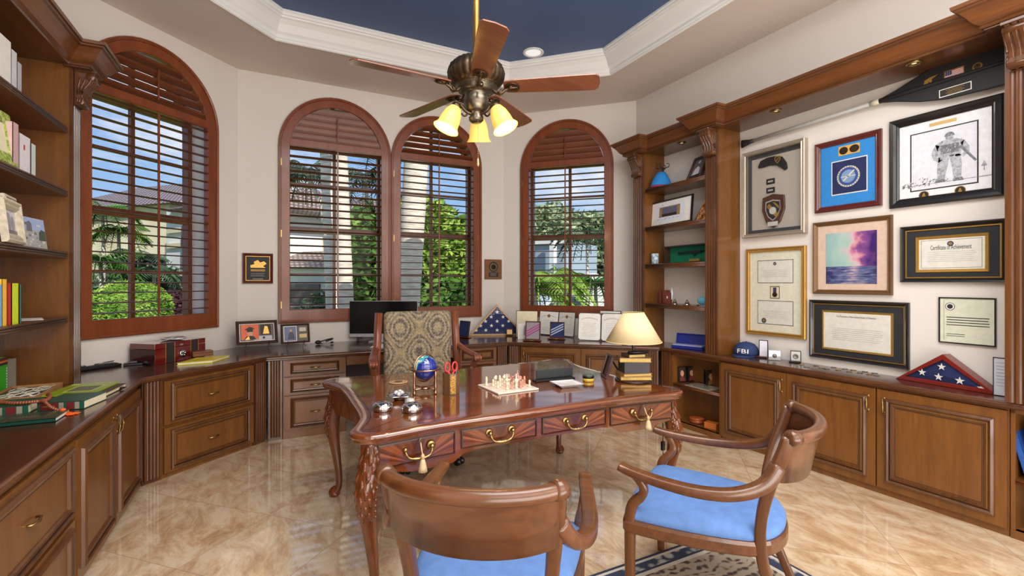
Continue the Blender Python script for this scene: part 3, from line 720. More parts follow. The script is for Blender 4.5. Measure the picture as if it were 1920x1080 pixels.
crown(T, [(4.05, 4.40), (RX - B, 4.40), (RX - B, 4.13), (RX + .01, 4.13), (RX + .01, 3.37), (RX - B, 3.37), (RX - B, 3.11), (RX + .01, 3.11), (RX + .01, 1.23), (RX - B, 1.23), (RX - B, .9)], 2.985)
# recessed pucks
def puck(x, y, label):
    t = thing('puck_light', label, 'light fixture', (x, y, 2.985), group='recessed lights in the wooden soffit')
    mb = MB(); mb.lathe([(.046, -.001), (.046, -.006), (.04, -.011), (.031, -.01), (.028, -.004)], 24); mb.build('trim_ring', BRASS, t)
    mb = MB(); mb.lathe([(.028, -.003), (.001, -.005)], 20); mb.build('lens', plain('puck_lens', (214, 196, 160), .3, emit=(255, 224, 170), es=.6), t)
def soff(px, py):
    return P(px, py, 2.985)
for px, py, lb in ((1455, 208, 'brass recessed light above the beret frame, left of two over the wall display'), (1714, 118, 'brass recessed light above the black paddle, right of two over the wall display'), (1278, 268, 'brass recessed light above the blue cap on the top shelf')):
    q = soff(px, py); puck(min(q.x, 4.08), q.y, lb)
# ------------------------------------------------------------------ pictures on the right wall
def emblem(mb, cx, cz, r, y, mats):
    """ring-in-ring seal; mats = indices outer, inner, centre"""
    mb.mi = mats[0]; mb.disc(cx, cz, r, r, y, 28); mb.mi = mats[1]; mb.disc(cx, cz, r * .86, r * .86, y - .0006, 28)
    mb.mi = mats[2]; mb.disc(cx, cz, r * .62, r * .62, y - .0012, 24)
def lines(mb, x0, x1, z, n, dz, y, h=.0022, jag=.25):
    for i in range(n):
        a = random.random() * jag * (x1 - x0) * .5; mb.quad(x0 + a * .4, x1 - a, z - i * dz, z - i * dz + h, y)
def framed(name, label, M, w, h, fw, fm, prof=None, mats=None, cat='picture frame', glass=True, group=None, back=None):
    """empty with frame, backing, art (filled by caller) and glass"""
    T = thing(name, label, cat, M=M, group=group)
    mb = MB(); k = fw
    pr = prof or [(0, 0), (0, -.022), (.15*k, -.03), (.45*k, -.026), (.7*k, -.018), (.8*k, -.02), (k, -.012), (k, -.004)]
    mb.frame(-w/2, w/2, 0, h, pr); mb.build('frame', fm, T)
    if back: mb = MB(); mb.box(-w/2 + fw*.6, w/2 - fw*.6, -.006, -.001, fw*.6, h - fw*.6); mb.build('mat_board', back, T)
    if glass: mb = MB(); mb.quad(-w/2 + fw*.9, w/2 - fw*.9, fw*.9, h - fw*.9, -.0135); mb.build('glass', PGLASS, T)
    return T
def wall_rect(seg, pts, off=.02):
    """corner pixels TL,TR,BL,BR -> centre u, bottom z, w, h"""
    c = [seg.hit(p[0], p[1], off) for p in pts]
    u0 = (c[0][0] + c[2][0]) / 2; u1 = (c[1][0] + c[3][0]) / 2; z1 = (c[0][1] + c[1][1]) / 2; z0 = (c[2][1] + c[3][1]) / 2
    return (u0 + u1) / 2, z0, u1 - u0, z1 - z0
def wm(seg, u, z, off=.004): return seg.M @ Matrix.Translation((u, -off, z))
# beret shadow box
u, z, w, h = wall_rect(WE, [(1395, 287), (1513, 262), (1397, 447), (1513, 437)])
T = framed('shadow_box', 'silver framed shadow box holding a black beret and a shield plaque', wm(WE, u, z), w, h, .035, plain('frame_silver', (178, 166, 150), .3, .6), back=plain('mat_charcoal', (62, 66, 70), .8),
           prof=[(0, 0), (0, -.05), (.006, -.055), (.02, -.05), (.03, -.055), (.035, -.05), (.035, -.004)], glass=False)
mb = MB(); mb.quad(-w/2 + .075, w/2 - .06, .07, h - .075, -.008); mb.build('linen_backing', plain('linen_grey', (178, 170, 160), .9, nscale=200, noise=.1), T)
mb = MB(); c = (0.0, h * .80); pts = []
for a, b in ((-.20, .015), (-.17, .065), (-.08, .085), (.03, .082), (.11, .06), (.165, -.01), (.175, -.07), (.14, -.082), (.10, -.05), (.04, -.015), (-.05, .0), (-.13, -.006), (-.2, -.005)): pts.append((c[0] + a * .75, c[1] + b * .9))
mb.prism(pts, -.028, -.01, 'y'); bo = mb.build('beret', MATTE, T, .004, 2)
mb = MB(); sh = [(-.026, .03), (.026, .03), (.028, -.005), (0, -.04), (-.028, -.005)]
mb.flat([(a + .045, b + h * .845) for a, b in sh], -.0305); mb.mi = 1; mb.flat([(a * .75 + .045, b * .75 + h * .845) for a, b in sh], -.0312); mb.mi = 0
mb.add([(.028, -.032, h*.83), (.036, -.032, h*.825), (.062, -.032, h*.86), (.056, -.032, h*.866)], [(0, 1, 2, 3)]); mb.build('flash_badge', [GOLD, INK], bo)
for zz in (.62, .52):
    mb = MB(); mb.box(-.075, .005, -.014, -.008, h*zz - .025, h*zz + .025); mb.mi = 1; mb.quad(-.06, -.01, h*zz - .008, h*zz + .008, -.0145)
    mb.build('name_plate', [MATTE, GREYINK], T)
mb = MB(); sp = [(-.105, .14), (-.06, .15), (0, .165), (.06, .15), (.105, .14), (.11, .02), (.07, -.09), (0, -.15), (-.07, -.09), (-.11, .02)]
cz = h * .27
mb.prism([(a, b + cz) for a, b in sp], -.03, -.01, 'y'); so = mb.build('shield_plaque', plain('walnut_dark', (78, 46, 34), .3), T, .004)
mb = MB(); mb.flat([(a * .68, b * .62 + cz + .01) for a, b in sp], -.0305); mb.mi = 1; mb.flat([(a * .6, b * .55 + cz + .01) for a, b in sp], -.0312)
mb.mi = 2; mb.flat([(-.06, cz + .05), (-.035, cz + .08), (.06, cz - .03), (.035, cz - .06)], -.0318); mb.flat([(.0, cz + .085), (.02, cz + .085), (.06, cz + .045), (.06, cz + .02)], -.0318)
mb.mi = 3; mb.disc(0, cz + .01, .034, .034, -.0324); mb.quad(-.05, .05, cz - .13, cz - .09, -.0324); mb.build('crest', [SILVER, INK, GOLD, plain('badge_silver', (190, 190, 186), .4)], so)
mb = MB(); mb.quad(-w/2 + .034, w/2 - .034, .034, h - .034, -.047); mb.build('glass', PGLASS, T)
# blue framed flag and coins
u, z, w, h = wall_rect(WE, [(1527, 272), (1652, 241), (1529, 401), (1654, 384)])
T = framed('framed_emblem', 'dark red framed blue board with a navy flag emblem and two coins', wm(WE, u, z), w, h, .045, plain('frame_mahogany', (88, 34, 30), .28, coat=.5), back=plain('mat_blue', (48, 140, 214), .7))
mb = MB(); mb.quad(-w*.13, w*.19, h*.76, h*.89, -.008); mb.mi = 1; mb.disc(-w*.05, h*.825, .033, .03, -.009); mb.disc(w*.11, h*.825, .036, .03, -.009); mb.build('coin_plate', [plain('gold_mat', (226, 176, 92), .6), BRONZE], T)
mb = MB(); mb.quad(-w*.24, w*.30, h*.22, h*.70, -.0075); mb.mi = 1; mb.quad(-w*.225, w*.285, h*.235, h*.685, -.008)
emblem(mb, w*.02, h*.46, .085, -.0086, (2, 3, 4)); mb.mi = 2; mb.quad(-.055 + w*.02, .055 + w*.02, h*.455, h*.465, -.0104); mb.flat([(w*.02 - .045, h*.40), (w*.02 - .03, h*.40), (w*.02 + .05, h*.53), (w*.02 + .04, h*.54)], -.0104)
for i in range(26):
    a = 2*PI*i/26; mb.mi = 3; mb.disc(w*.02 + .079*math.cos(a), h*.46 + .079*math.sin(a), .004, .004, -.0095, 6)
mb.build('flag', [WHITE, NAVY, plain('seal_cream', (222, 214, 190), .6), plain('seal_blue', (56, 84, 150), .6), plain('seal_light', (130, 160, 200), .6)], T)
# soldier drawing
u, z, w, h = wall_rect(WE, [(1667, 230), (1883, 173), (1669, 392), (1883, 366)])
T = framed('framed_drawing', 'large black framed pencil drawing of a standing soldier', wm(WE, u, z), w, h, .06, plain('frame_black', (24, 24, 26), .3, coat=.4), back=plain('mat_white', (232, 234, 236), .8))
mb = MB(); x0, x1, z0, z1 = -w*.30, w*.30, h*.16, h*.80
mb.quad(x0, x1, z0, z1, -.0075); mb.mi = 1; mb.quad(x0 + .008, x1 - .008, z0 + .008, z1 - .008, -.008)
G1, G2, G3 = plain('pencil_mid', (172, 174, 180), .9, noise=.4, nscale=60), plain('pencil_dark', (124, 126, 132), .9, noise=.4, nscale=70), plain('pencil_light', (196, 198, 202), .9)
mb.mi = 2; cx = w * .06; H = (z1 - z0) * .93
def sp_(pts, mi, y): mb.mi = mi; mb.flat([(cx + a * H, z0 + b * H) for a, b in pts], y)
for pts, mi in (([(-.17, .16), (-.07, .15), (-.03, .36), (-.0, .52), (.03, .36), (.06, .14), (.16, .15), (.17, .36), (.15, .56), (-.15, .56), (-.18, .36)], 2),
                ([(-.16, .52), (.16, .52), (.17, .66), (.20, .78), (.10, .84), (-.10, .84), (-.20, .78), (-.17, .66)], 2),
                ([(-.20, .79), (-.14, .76), (-.17, .66), (-.16, .56), (-.10, .50), (-.15, .46), (-.23, .52), (-.26, .64)], 2), ([(.20, .79), (.15, .74), (.19, .66), (.20, .58), (.15, .53), (.19, .49), (.27, .56), (.27, .66)], 2),
                ([(-.19, .16), (-.06, .15), (-.06, .10), (-.22, .10)], 3), ([(.05, .14), (.17, .15), (.20, .09), (.05, .09)], 3)):
    sp_(pts, mi, -.0086)
mb.mi = 2; mb.disc(cx - .0*H, z0 + .885*H, .058*H, .07*H, -.0087); mb.mi = 3; mb.flat([(cx + .072*H*math.cos(PI*i/10), z0 + (.90 + .075*math.sin(PI*i/10))*H) for i in range(11)], -.0089)
sp_([(-.12, .60), (.12, .60), (.13, .76), (-.13, .76)], 3, -.0088); sp_([(.13, .68), (.165, .71), (.37, .40), (.345, .38)], 3, -.0092)
for i in range(150):
    a, b = random.uniform(-.24, .24), random.uniform(.12, .95); s_ = random.uniform(.01, .026)
    ok = (.53 < b < .83 and abs(a) < .17) or (b < .53 and .03 < abs(a) < .155) or (b > .84 and abs(a) < .05)
    if ok: sp_([(a, b), (a + s_, b + s_*.4), (a + s_*.6, b - s_)], random.choice((3, 4, 4, 2)), -.0094 - i * 2e-6)
for i in range(70):
    a, b = random.uniform(-.75, -.2), random.uniform(.08, .24); s_ = random.uniform(.02, .05)
    if b < .24 - abs(a + .42) * .3: sp_([(a, b), (a + s_, b + s_*.4), (a + s_*.5, b - s_*.5)], random.choice((2, 3, 4)), -.0091)
for i in range(14): a = random.uniform(-.7, .5); sp_([(a, .1), (a + .2, .105), (a + .2, .11), (a, .106)], 3, -.0088 - i * 1e-5)
sp_([(.42, .28), (.5, .28), (.46, .37)], 2, -.0088); sp_([(.455, .2), (.465, .2), (.465, .29), (.455, .29)], 3, -.0089)
mb.build('drawing', [INK, plain('drawing_paper', (222, 224, 230), .8), G1, G2, G3], T)
mb = MB(); mb.quad(-w*.12, w*.12, h*.84, h*.875, -.0078); mb.build('name_plate', [plain('plate_gold', (214, 176, 112), .5)], T)
for cx_ in (-.17, .15):
    mb = MB(); emblem(mb, w*cx_, h*.108, .030, -.008, (0, 1, 1)); mb.mi = 0; mb.flat([(w*cx_ - .012, h*.108 - .014), (w*cx_ + .012, h*.108 - .014), (w*cx_ + .003, h*.108 + .016), (w*cx_ - .003, h*.108 + .016)], -.0096); mb.build('medallion', [GOLD, INK], T)
# sunset picture
u, z, w, h = wall_rect(WE, [(1523, 419), (1672, 402), (1526, 551), (1674, 553)])
T = framed('framed_seascape', 'bronze framed picture of a purple sunset over the sea', wm(WE, u, z), w, h, .035, plain('frame_bronze', (110, 78, 46), .35, .3), back=plain('mat_peach', (222, 196, 176), .8))
m, N, L, b = newmat('sunset_print'); tc = N.new('ShaderNodeTexCoord'); sx = N.new('ShaderNodeSeparateXYZ'); L.new(tc.outputs['Generated'], sx.inputs[0])
n = N.new('ShaderNodeTexNoise'); n.inputs['Scale'].default_value = 4; n.inputs['Detail'].default_value = 6; L.new(tc.outputs['Generated'], n.inputs['Vector'])
def mth(op, a, b2, c2=None):
    q = N.new('ShaderNodeMath'); q.operation = op
    for i, v in enumerate((a, b2, c2)):
        if v is None: continue
        if isinstance(v, (int, float)): q.inputs[i].default_value = v
        else: L.new(v, q.inputs[i])
    return q.outputs[0]
fx = mth('ADD', sx.outputs['X'], mth('MULTIPLY', mth('SUBTRACT', n.outputs['Fac'], .5), .9))
r = N.new('ShaderNodeValToRGB'); e = r.color_ramp.elements; e[0].position = .0; e[0].color = sr(150, 190, 190); e[1].position = 1; e[1].color = sr(60, 30, 110)
for p, c in ((.35, (176, 206, 196)), (.52, (214, 196, 200)), (.62, (226, 150, 170)), (.74, (140, 80, 150))): e.new(p).color = sr(*c)
L.new(fx, r.inputs['Fac'])
mp = N.new('ShaderNodeMapping'); mp.inputs['Scale'].default_value = (3, 1, 22); L.new(tc.outputs['Generated'], mp.inputs[0]); n2 = N.new('ShaderNodeTexNoise'); n2.inputs['Scale'].default_value = 1.5; n2.inputs['Detail'].default_value = 5; L.new(mp.outputs[0], n2.inputs['Vector'])
gl = mth('SUBTRACT', 1.0, mth('MULTIPLY', mth('ABSOLUTE', mth('SUBTRACT', sx.outputs['X'], .55), None), 2.2))
r2 = N.new('ShaderNodeValToRGB'); e = r2.color_ramp.elements; e[0].position = .35; e[0].color = sr(48, 46, 110); e[1].position = .8; e[1].color = sr(240, 200, 190); e.new(.55).color = sr(110, 120, 160)
L.new(mth('ADD', mth('MULTIPLY', n2.outputs['Fac'], .8), mth('MULTIPLY', gl, .2)), r2.inputs['Fac'])
mx = N.new('ShaderNodeMix'); mx.data_type = 'RGBA'; L.new(mth('LESS_THAN', sx.outputs['Z'], .34), mx.inputs[0]); L.new(r.outputs['Color'], mx.inputs[6]); L.new(r2.outputs['Color'], mx.inputs[7]); L.new(mx.outputs[2], b.inputs['Base Color'])
mb = MB(); mb.box(-w*.325, w*.32, -.0085, -.0075, h*.14, h*.83); mb.build('print', m, T)
# documents
def document(T, x0, x1, z0, z1, y, title=None, seal=None, border=True, rows=8, tsize=None):
    w_ = x1 - x0; h_ = z1 - z0; mb = MB()
    mb.quad(x0, x1, z0, z1, y)
    mb.mi = 1
    lines(mb, x0 + w_*.12, x1 - w_*.10, z0 + h_*.56, rows, h_*.36/rows, y - .0006, max(.0015, h_*.008))
    if border:
        mb.mi = 2; mb.frame(x0 + w_*.04, x1 - w_*.04, z0 + h_*.05, z1 - h_*.05, [(0, y - .0008), (.0018, y - .0008)])
    if seal: mb.mi = 3; mb.disc(x0 + w_*seal[0], z0 + h_*seal[1], seal[2], seal[2], y - .001, 18); mb.mi = 4; mb.disc(x0 + w_*seal[0], z0 + h_*seal[1], seal[2]*.6, seal[2]*.6, y - .0014, 14)
    o = mb.build('document', [plain('doc_paper', (226, 224, 214), .8), GREYINK, INK, plain('seal_navy', (44, 74, 112), .6), GOLD], T)
    if title: text(title, tsize or h_*.1, INK, o, (x0 + x1)/2, z0 + h_*.64, y - .0016, 'heading', width=w_*.62)
    return o
GF = [(0, 0), (0, -.022), (.006, -.03), (.018, -.026), (.03, -.03), (.036, -.02), (.036, -.004)]
u, z, w, h = wall_rect(WE, [(1687, 427), (1890, 407.5), (1689, 530), (1890, 529)])
T = framed('framed_certificate', 'black framed Certificate of Achievement with a wide black mat', wm(WE, u, z), w, h, .03, MC['frame_black'], back=plain('mat_black', (42, 44, 48), .8))
mb = MB(); mb.frame(-w/2 + .03, w/2 - .03, .03, h - .03, [(0, -.012), (.008, -.012)]); mb.frame(-w*.345, w*.345, h*.17, h*.80, [(0, -.008), (.004, -.014), (.018, -.012), (.022, -.008)]); mb.build('gold_fillet', GOLD, T)
document(T, -w*.345 + .02, w*.345 - .02, h*.17 + .02, h*.80 - .02, -.0085, 'Certificate of Achievement', (.5, .82, .018), True, 6, .045)
u, z, w, h = wall_rect(WE, [(1398, 468), (1510, 460), (1400, 626), (1512, 636)])
T = framed('framed_certificate', 'tall gold framed board with two certificates and a medal between them', wm(WE, u, z), w, h, .036, plain('frame_gold', (178, 134, 60), .3, .6), GF, back=plain('mat_cream', (228, 226, 206), .8))
for z0, z1, sl in ((.60, .86, (.5, .86, .016)), (.13, .40, (.18, .13, .024))):
    mb = MB(); mb.quad(-w*.30, w*.30, h*z0, h*z1, -.0075); mb.build('document_edge', INK, T)
    document(T, -w*.30 + .005, w*.30 - .005, h*z0 + .005, h*z1 - .005, -.008, None, sl, False, 6)
mb = MB(); mb.quad(-w*.08, w*.08, h*.425, h*.565, -.0075); mb.mi = 1; mb.quad(-w*.07, w*.07, h*.433, h*.557, -.008); mb.mi = 2; mb.quad(-.016, .016, h*.50, h*.55, -.009); mb.mi = 3; mb.disc(0, h*.47, .024, .024, -.0096); mb.flat([(-.016, h*.50), (.016, h*.50), (.006, h*.485), (-.006, h*.485)], -.0093)
mb.build('medal', [INK, CREAM, plain('ribbon_purple', (66, 48, 96), .8), BRONZE], T)
u, z, w, h = wall_rect(WE, [(1758, 557), (1866, 559), (1760, 643), (1868, 650)])
T = framed('framed_letter', 'thin black framed typed letter on pale green paper with a round seal', wm(WE, u, z), w, h, .008, MC['frame_black'], [(0, 0), (0, -.012), (.008, -.012), (.008, -.002)], glass=False, back=plain('paper_greenish', (206, 208, 186), .8))
mb = MB(); emblem(mb, -w*.29, h*.80, .026, -.008, (0, 1, 0)); mb.mi = 0
lines(mb, -w*.36, w*.40, h*.56, 4, h*.055, -.0075, .005, .1); lines(mb, -w*.36, -w*.02, h*.20, 2, h*.04, -.0075, .003); mb.quad(-w*.405, -w*.40, .02, h - .02, -.0072); mb.build('letterhead', [INK, WHITE], T)
# lowest diploma
u, z, w, h = wall_rect(WE, [(1516, 563), (1703, 566), (1520, 670), (1706, 692)])
T = framed('framed_diploma', 'black framed diploma with black and gold mat hanging just above the right worktop', wm(WE, u, z), w, h, .03, MC['frame_black'], back=MC['mat_black'])
mb = MB(); mb.frame(-w/2 + .03, w/2 - .03, .03, h - .03, [(0, -.012), (.006, -.012)]); mb.frame(-w*.36, w*.36, h*.16, h*.83, [(0, -.008), (.004, -.014), (.014, -.012), (.018, -.008)]); mb.build('gold_fillet', GOLD, T)
o = document(T, -w*.36 + .016, w*.36 - .016, h*.16 + .016, h*.83 - .016, -.0085, None, None, False, 7)
text('The President of the United States of America', .022, INK, o, 0, h*.72, -.0102, 'heading', width=w*.40)
# paddle
def paddle():
    a = WE.hit(1400, 268, .04); b1 = WE.hit(1650, 190, .04); e1 = WE.hit(1884, 118, .04)
    d = Vector((b1[0] - a[0], b1[1] - a[1])); ang = math.atan2(d.y, d.x); ls = d.length
    T = thing('paddle', 'long black-bladed paddle with grey shaft hung under the wooden soffit', 'paddle', M=WE.M @ Matrix.Translation((a[0], -.045, a[1])) @ Matrix.Rotation(-ang, 4, 'Y'))
    mb = MB(); mb.cyl((.05, 0, 0), (ls, 0, 0), .016, n=14); mb.build('shaft', plain('shaft_grey', (170, 170, 166), .35), T)
    mb = MB(); mb.tube([(ls - .06, 0, 0), (ls, 0, 0)], .021, 12); mb.build('collar', plain('collar_cream', (196, 190, 170), .5), T)
    mb = MB(); mb.tube([(.08, 0, 0), (.04, 0, 0), (.0, 0, -.0), (-.05, 0, -.0)], [.018, .02, .03, .04], 12, ry=[.018, .02, .02, .014], ref=(0, 1, 0)); mb.build('grip', MATTE, T)
    L1 = 1.05; top = [(ls, .014), (ls + .1, .04), (ls + .25, .095), (ls + .4, .13), (ls + .6, .14), (ls + L1, .14)]; bot = [(x, -z_) for x, z_ in top]
    mb = MB(); mb.prism(bot + top[::-1], -.009, .009, 'y'); mb.tube([(ls - .02, 0, 0), (ls + .2, -.008, 0), (ls + .5, -.008, 0), (ls + L1, -.006, 0)], [.02, .018, .014, .01], 8)
    o = mb.build('blade', MATTE, T, .004)
    def on(px, py):
        q = WE.hit(px, py, .06); r_ = Vector((q[0] - a[0], q[1] - a[1])); c_, s_ = math.cos(-ang), math.sin(-ang); return r_.x*c_ - r_.y*s_, r_.x*s_ + r_.y*c_
    x, zz = on(1740, 153); mb = MB(); mb.flat([(x-.05, zz+.004), (x-.02, zz+.014), (x-.03, zz-.02), (x, zz-.03), (x+.0, zz), (x+.02, zz-.02), (x+.02, zz+.01), (x+.055, zz+.03), (x+.01, zz+.026)], -.0112); mb.build('eagle_badge', GOLD, o)
    x, zz = on(1788, 138); mb = MB(); FW, FH = .095, .058
    mb.quad(x - FW/2 - .005, x + FW/2 + .005, zz - FH/2 - .005, zz + FH/2 + .005, -.0105)
    for i in range(13): mb.mi = 1 if i % 2 == 0 else 2; mb.quad(x - FW/2, x + FW/2, zz - FH/2 + FH*i/13, zz - FH/2 + FH*(i+1)/13, -.0112)
    mb.mi = 3; mb.quad(x - FW/2, x - FW*.1, zz - FH/2 + FH*6/13, zz + FH/2, -.0118)
    mb.mi = 2
    for i in range(4):
        for j in range(3): mb.star(x - FW*.45 + i*.0105, zz + FH*.04 + j*.0095, .003, -.0124)
    mb.build('flag_patch', [GOLD, plain('flag_red', (178, 44, 54), .8), WHITE, NAVY], o)
    x, zz = on(1790, 168); mb = MB(); mb.quad(x - .085, x + .085, zz - .027, zz + .027, -.0105); mb.mi = 1; mb.quad(x - .08, x + .08, zz - .022, zz + .022, -.0112); mb.mi = 2
    for i in range(4): mb.quad(x - .05 + .01*(i % 2), x + .05 - .012*(i % 2), zz + .011 - i*.009, zz + .013 - i*.009, -.0118)
    mb.build('name_plate', [WHITE, INK, GOLD], o)
    x, zz = on(1832, 124); mb = MB(); emblem(mb, x, zz, .028, -.0105, (0, 1, 0)); mb.build('coin', [BRONZE, plain('coin_gold', (150, 130, 88), .4, .8)], o)
paddle()
# wall plaques beside the twin windows
u, z, w, h = wall_rect(WB, [(454, 475), (512, 475), (455, 532), (512, 531)])
T = framed('award_plaque', 'mahogany award plaque with black plate on the wall left of the monitor window', wm(WB, u, z), w, h, .028, plain('plaque_mahogany', (92, 36, 28), .25, coat=.5), back=MATTE, cat='plaque', glass=False)
mb = MB(); mb.frame(-w/2 + .03, w/2 - .03, .03, h - .03, [(0, -.013), (.006, -.013)]); mb.flat([(-.07, h*.52), (.075, h*.52), (.05, h*.58), (.085, h*.66), (.06, h*.74), (.02, h*.70), (-.0, h*.78), (-.04, h*.72), (-.035, h*.64), (-.075, h*.60)], -.012)
mb.mi = 1; mb.quad(-.07, .07, h*.40, h*.47, -.012); mb.mi = 2; lines(mb, -.075, .075, h*.33, 3, h*.045, -.012, .003, .3); mb.quad(-.05, .05, h*.14, h*.16, -.012); mb.build('gold_emblem', [GOLD, plain('gold_dull', (150, 112, 54), .5, .4), GREYINK], T)
u, z, w, h = wall_rect(WB, [(909, 487), (941, 486), (909, 523), (941, 524)])
T = thing('award_plaque', 'small brown wooden plaque with a round medallion between the windows', 'plaque', M=wm(WB, u, z))
mb = MB(); mb.box(-w/2, w/2, -.018, 0, 0, h); mb.build('board', plain('plaque_walnut', (122, 78, 46), .35), T, .004)
mb = MB(); mb.mi = 0; mb.disc(0, h*.62, w*.27, w*.27, -.0195, 24); mb.mi = 1; mb.disc(0, h*.62, w*.2, w*.2, -.0202, 24); mb.mi = 0; mb.disc(0, h*.62, w*.15, w*.15, -.0208, 24); mb.mi = 2; mb.disc(0, h*.62, w*.1, w*.1, -.0214, 20); mb.build('medallion', [MATTE, BRASS, SILVER], T)
mb = MB(); mb.quad(-w*.28, w*.28, h*.12, h*.34, -.0195); mb.mi = 1; lines(mb, -w*.2, w*.2, h*.28, 3, h*.05, -.02, .003); mb.build('engraved_plate', [MATTE, GREYINK], T)
# ------------------------------------------------------------------ desk
DT = .82; DCX, DCY = 1.345, 2.895
def cat_rom(pts, k=6, closed=True):
    out = []; n = len(pts)
    for i in range(n if closed else n - 1):
        p = [Vector(pts[(i + j) % n] if closed else pts[max(0, min(n - 1, i + j))]) for j in (-1, 0, 1, 2)]
        for q in range(k):
            t = q / k; out.append(.5 * ((2*p[1]) + (-p[0]+p[2])*t + (2*p[0]-5*p[1]+4*p[2]-p[3])*t*t + (-p[0]+3*p[1]-3*p[2]+p[3])*t**3))
    if not closed: out.append(Vector(pts[-1]))
    return out
Q = [(0, -.685), (.40, -.685), (.62, -.692), (.80, -.715), (.90, -.728), (.965, -.715), (1.012, -.665), (1.015, -.60), (.972, -.50), (.935, -.38), (.925, -.2), (.925, 0)]
def mirror(q):
    a = q; b = [(x, -y) for x, y in q[::-1][1:]]; c_ = [(-x, -y) for x, y in q[1:]]; d = [(-x, y) for x, y in q[::-1][1:-1]]
    return a + b + c_ + d
OUT = cat_rom(mirror(Q), 4)
def inset(loop, d):
    n = len(loop); r_ = []
    for i in range(n):
        t = (loop[(i+1) % n] - loop[i-1]).normalized(); r_.append((loop[i].x - t.y * d, loop[i].y + t.x * d))
    return r_
T = thing('writing_desk', 'large carved mahogany writing desk with serpentine edges in the middle of the room', 'desk', (DCX, DCY, 0))
LT = [(-.012, DT - .045), (.0, DT - .04), (-.004, DT - .03), (-.0, DT - .026), (.0, DT - .02), (-.0, DT - .01), (.006, DT - .003), (.016, DT)]
mb = MB(); loops = [[(x, y, z) for x, y in inset(OUT, d)] for d, z in [(.035, DT - .046)] + [(-a if a < 0 else a, z) for a, z in LT]]
loops = [[(x, y, z) for x, y in inset(OUT, d)] for d, z in ((.04, DT - .048), (.012, DT - .046), (.003, DT - .038), (.008, DT - .03), (.0, DT - .024), (-.002, DT - .014), (.003, DT - .004), (.014, DT), (.05, DT), (.056, DT), (.09, DT))]
mb.ring(loops, True, [0]*8 + [1, 0], True)
lp = loops[-1]; mb.add([(0, 0, DT)] + lp, [(0, 1 + i, 1 + (i+1) % len(lp)) for i in range(len(lp))], False)
mb.build('top', [DESKW, plain('desk_inlay', (44, 22, 12), .25, coat=.5)], T)
# apron following the outline, scalloped at the ends
AP = [Vector(p) for p in inset(OUT, .045)]
def apz(x, y):
    ax, ay = abs(x), abs(y)
    if ay > .55: return .648 - .05 * (1 / (1 + math.exp(-(ax - .49) / .015))) * (1 - .9 / (1 + math.exp(-(ax - .82) / .035)))
    return .60 + .06 * math.exp(-(ay / .25) ** 2)
lo = [(p.x, p.y, apz(p.x, p.y)) for p in AP]; hi = [(p.x, p.y, DT - .046) for p in AP]
AI = inset(OUT, .065); li = [(x, y, apz(x, y)) for x, y in AI]
mb = MB(); mb.ring([hi, lo, li, [(x, y, DT - .046) for x, y in AI]], True, None, False); mb.build('apron', DESKW, T)
FLAME, N_, L_, B_ = newmat('flame_veneer'); tc = N_.new('ShaderNodeTexCoord'); sx_ = N_.new('ShaderNodeSeparateXYZ'); L_.new(tc.outputs['Generated'], sx_.inputs[0])
def mth2(op, a, b2=None):
    q = N_.new('ShaderNodeMath'); q.operation = op
    for i, v in enumerate((a, b2)):
        if v is None: continue
        if isinstance(v, (int, float)): q.inputs[i].default_value = v
        else: L_.new(v, q.inputs[i])
    return q.outputs[0]
xx = mth2('ABSOLUTE', mth2('SUBTRACT', sx_.outputs['X'], .5)); ang = mth2('ARCTAN2', mth2('MULTIPLY', mth2('ADD', sx_.outputs['Z'], .15), .5), mth2('ADD', xx, .02))
nz = N_.new('ShaderNodeTexNoise'); nz.noise_dimensions = '2D' if hasattr(nz, 'noise_dimensions') else '3D'; nz.inputs['Scale'].default_value = 1; nz.inputs['Detail'].default_value = 4
cb = N_.new('ShaderNodeCombineXYZ'); L_.new(mth2('MULTIPLY', ang, 8), cb.inputs[0]); L_.new(mth2('MULTIPLY', xx, 1.2), cb.inputs[1]); L_.new(cb.outputs[0], nz.inputs['Vector'])
r = N_.new('ShaderNodeValToRGB'); e = r.color_ramp.elements; e[0].position = .34; e[0].color = sr(76, 34, 16); e[1].position = .76; e[1].color = sr(146, 80, 40); e.new(.5).color = sr(108, 54, 26)
L_.new(nz.outputs['Fac'], r.inputs['Fac'])
dk = N_.new('ShaderNodeMix'); dk.data_type = 'RGBA'; dk.inputs[6].default_value = sr(74, 32, 14); L_.new(mth2('MINIMUM', mth2('MULTIPLY', xx, 4.5), 1.0), dk.inputs[0]); L_.new(r.outputs['Color'], dk.inputs[7]); L_.new(dk.outputs[2], B_.inputs['Base Color'])
B_.inputs['Roughness'].default_value = .2; B_.inputs['Coat Weight'].default_value = .5
def apy(x):
    """front face of the apron at x (local)"""
    best = None
    for i in range(len(AP)):
        a, b2 = AP[i], AP[(i+1) % len(AP)]
        if a.y < -.5 and b2.y < -.5 and min(a.x, b2.x) <= x <= max(a.x, b2.x) and abs(a.x - b2.x) > 1e-6:
            t = (x - a.x) / (b2.x - a.x); y = a.y + (b2.y - a.y) * t
            best = y if best is None else min(best, y)
    return best
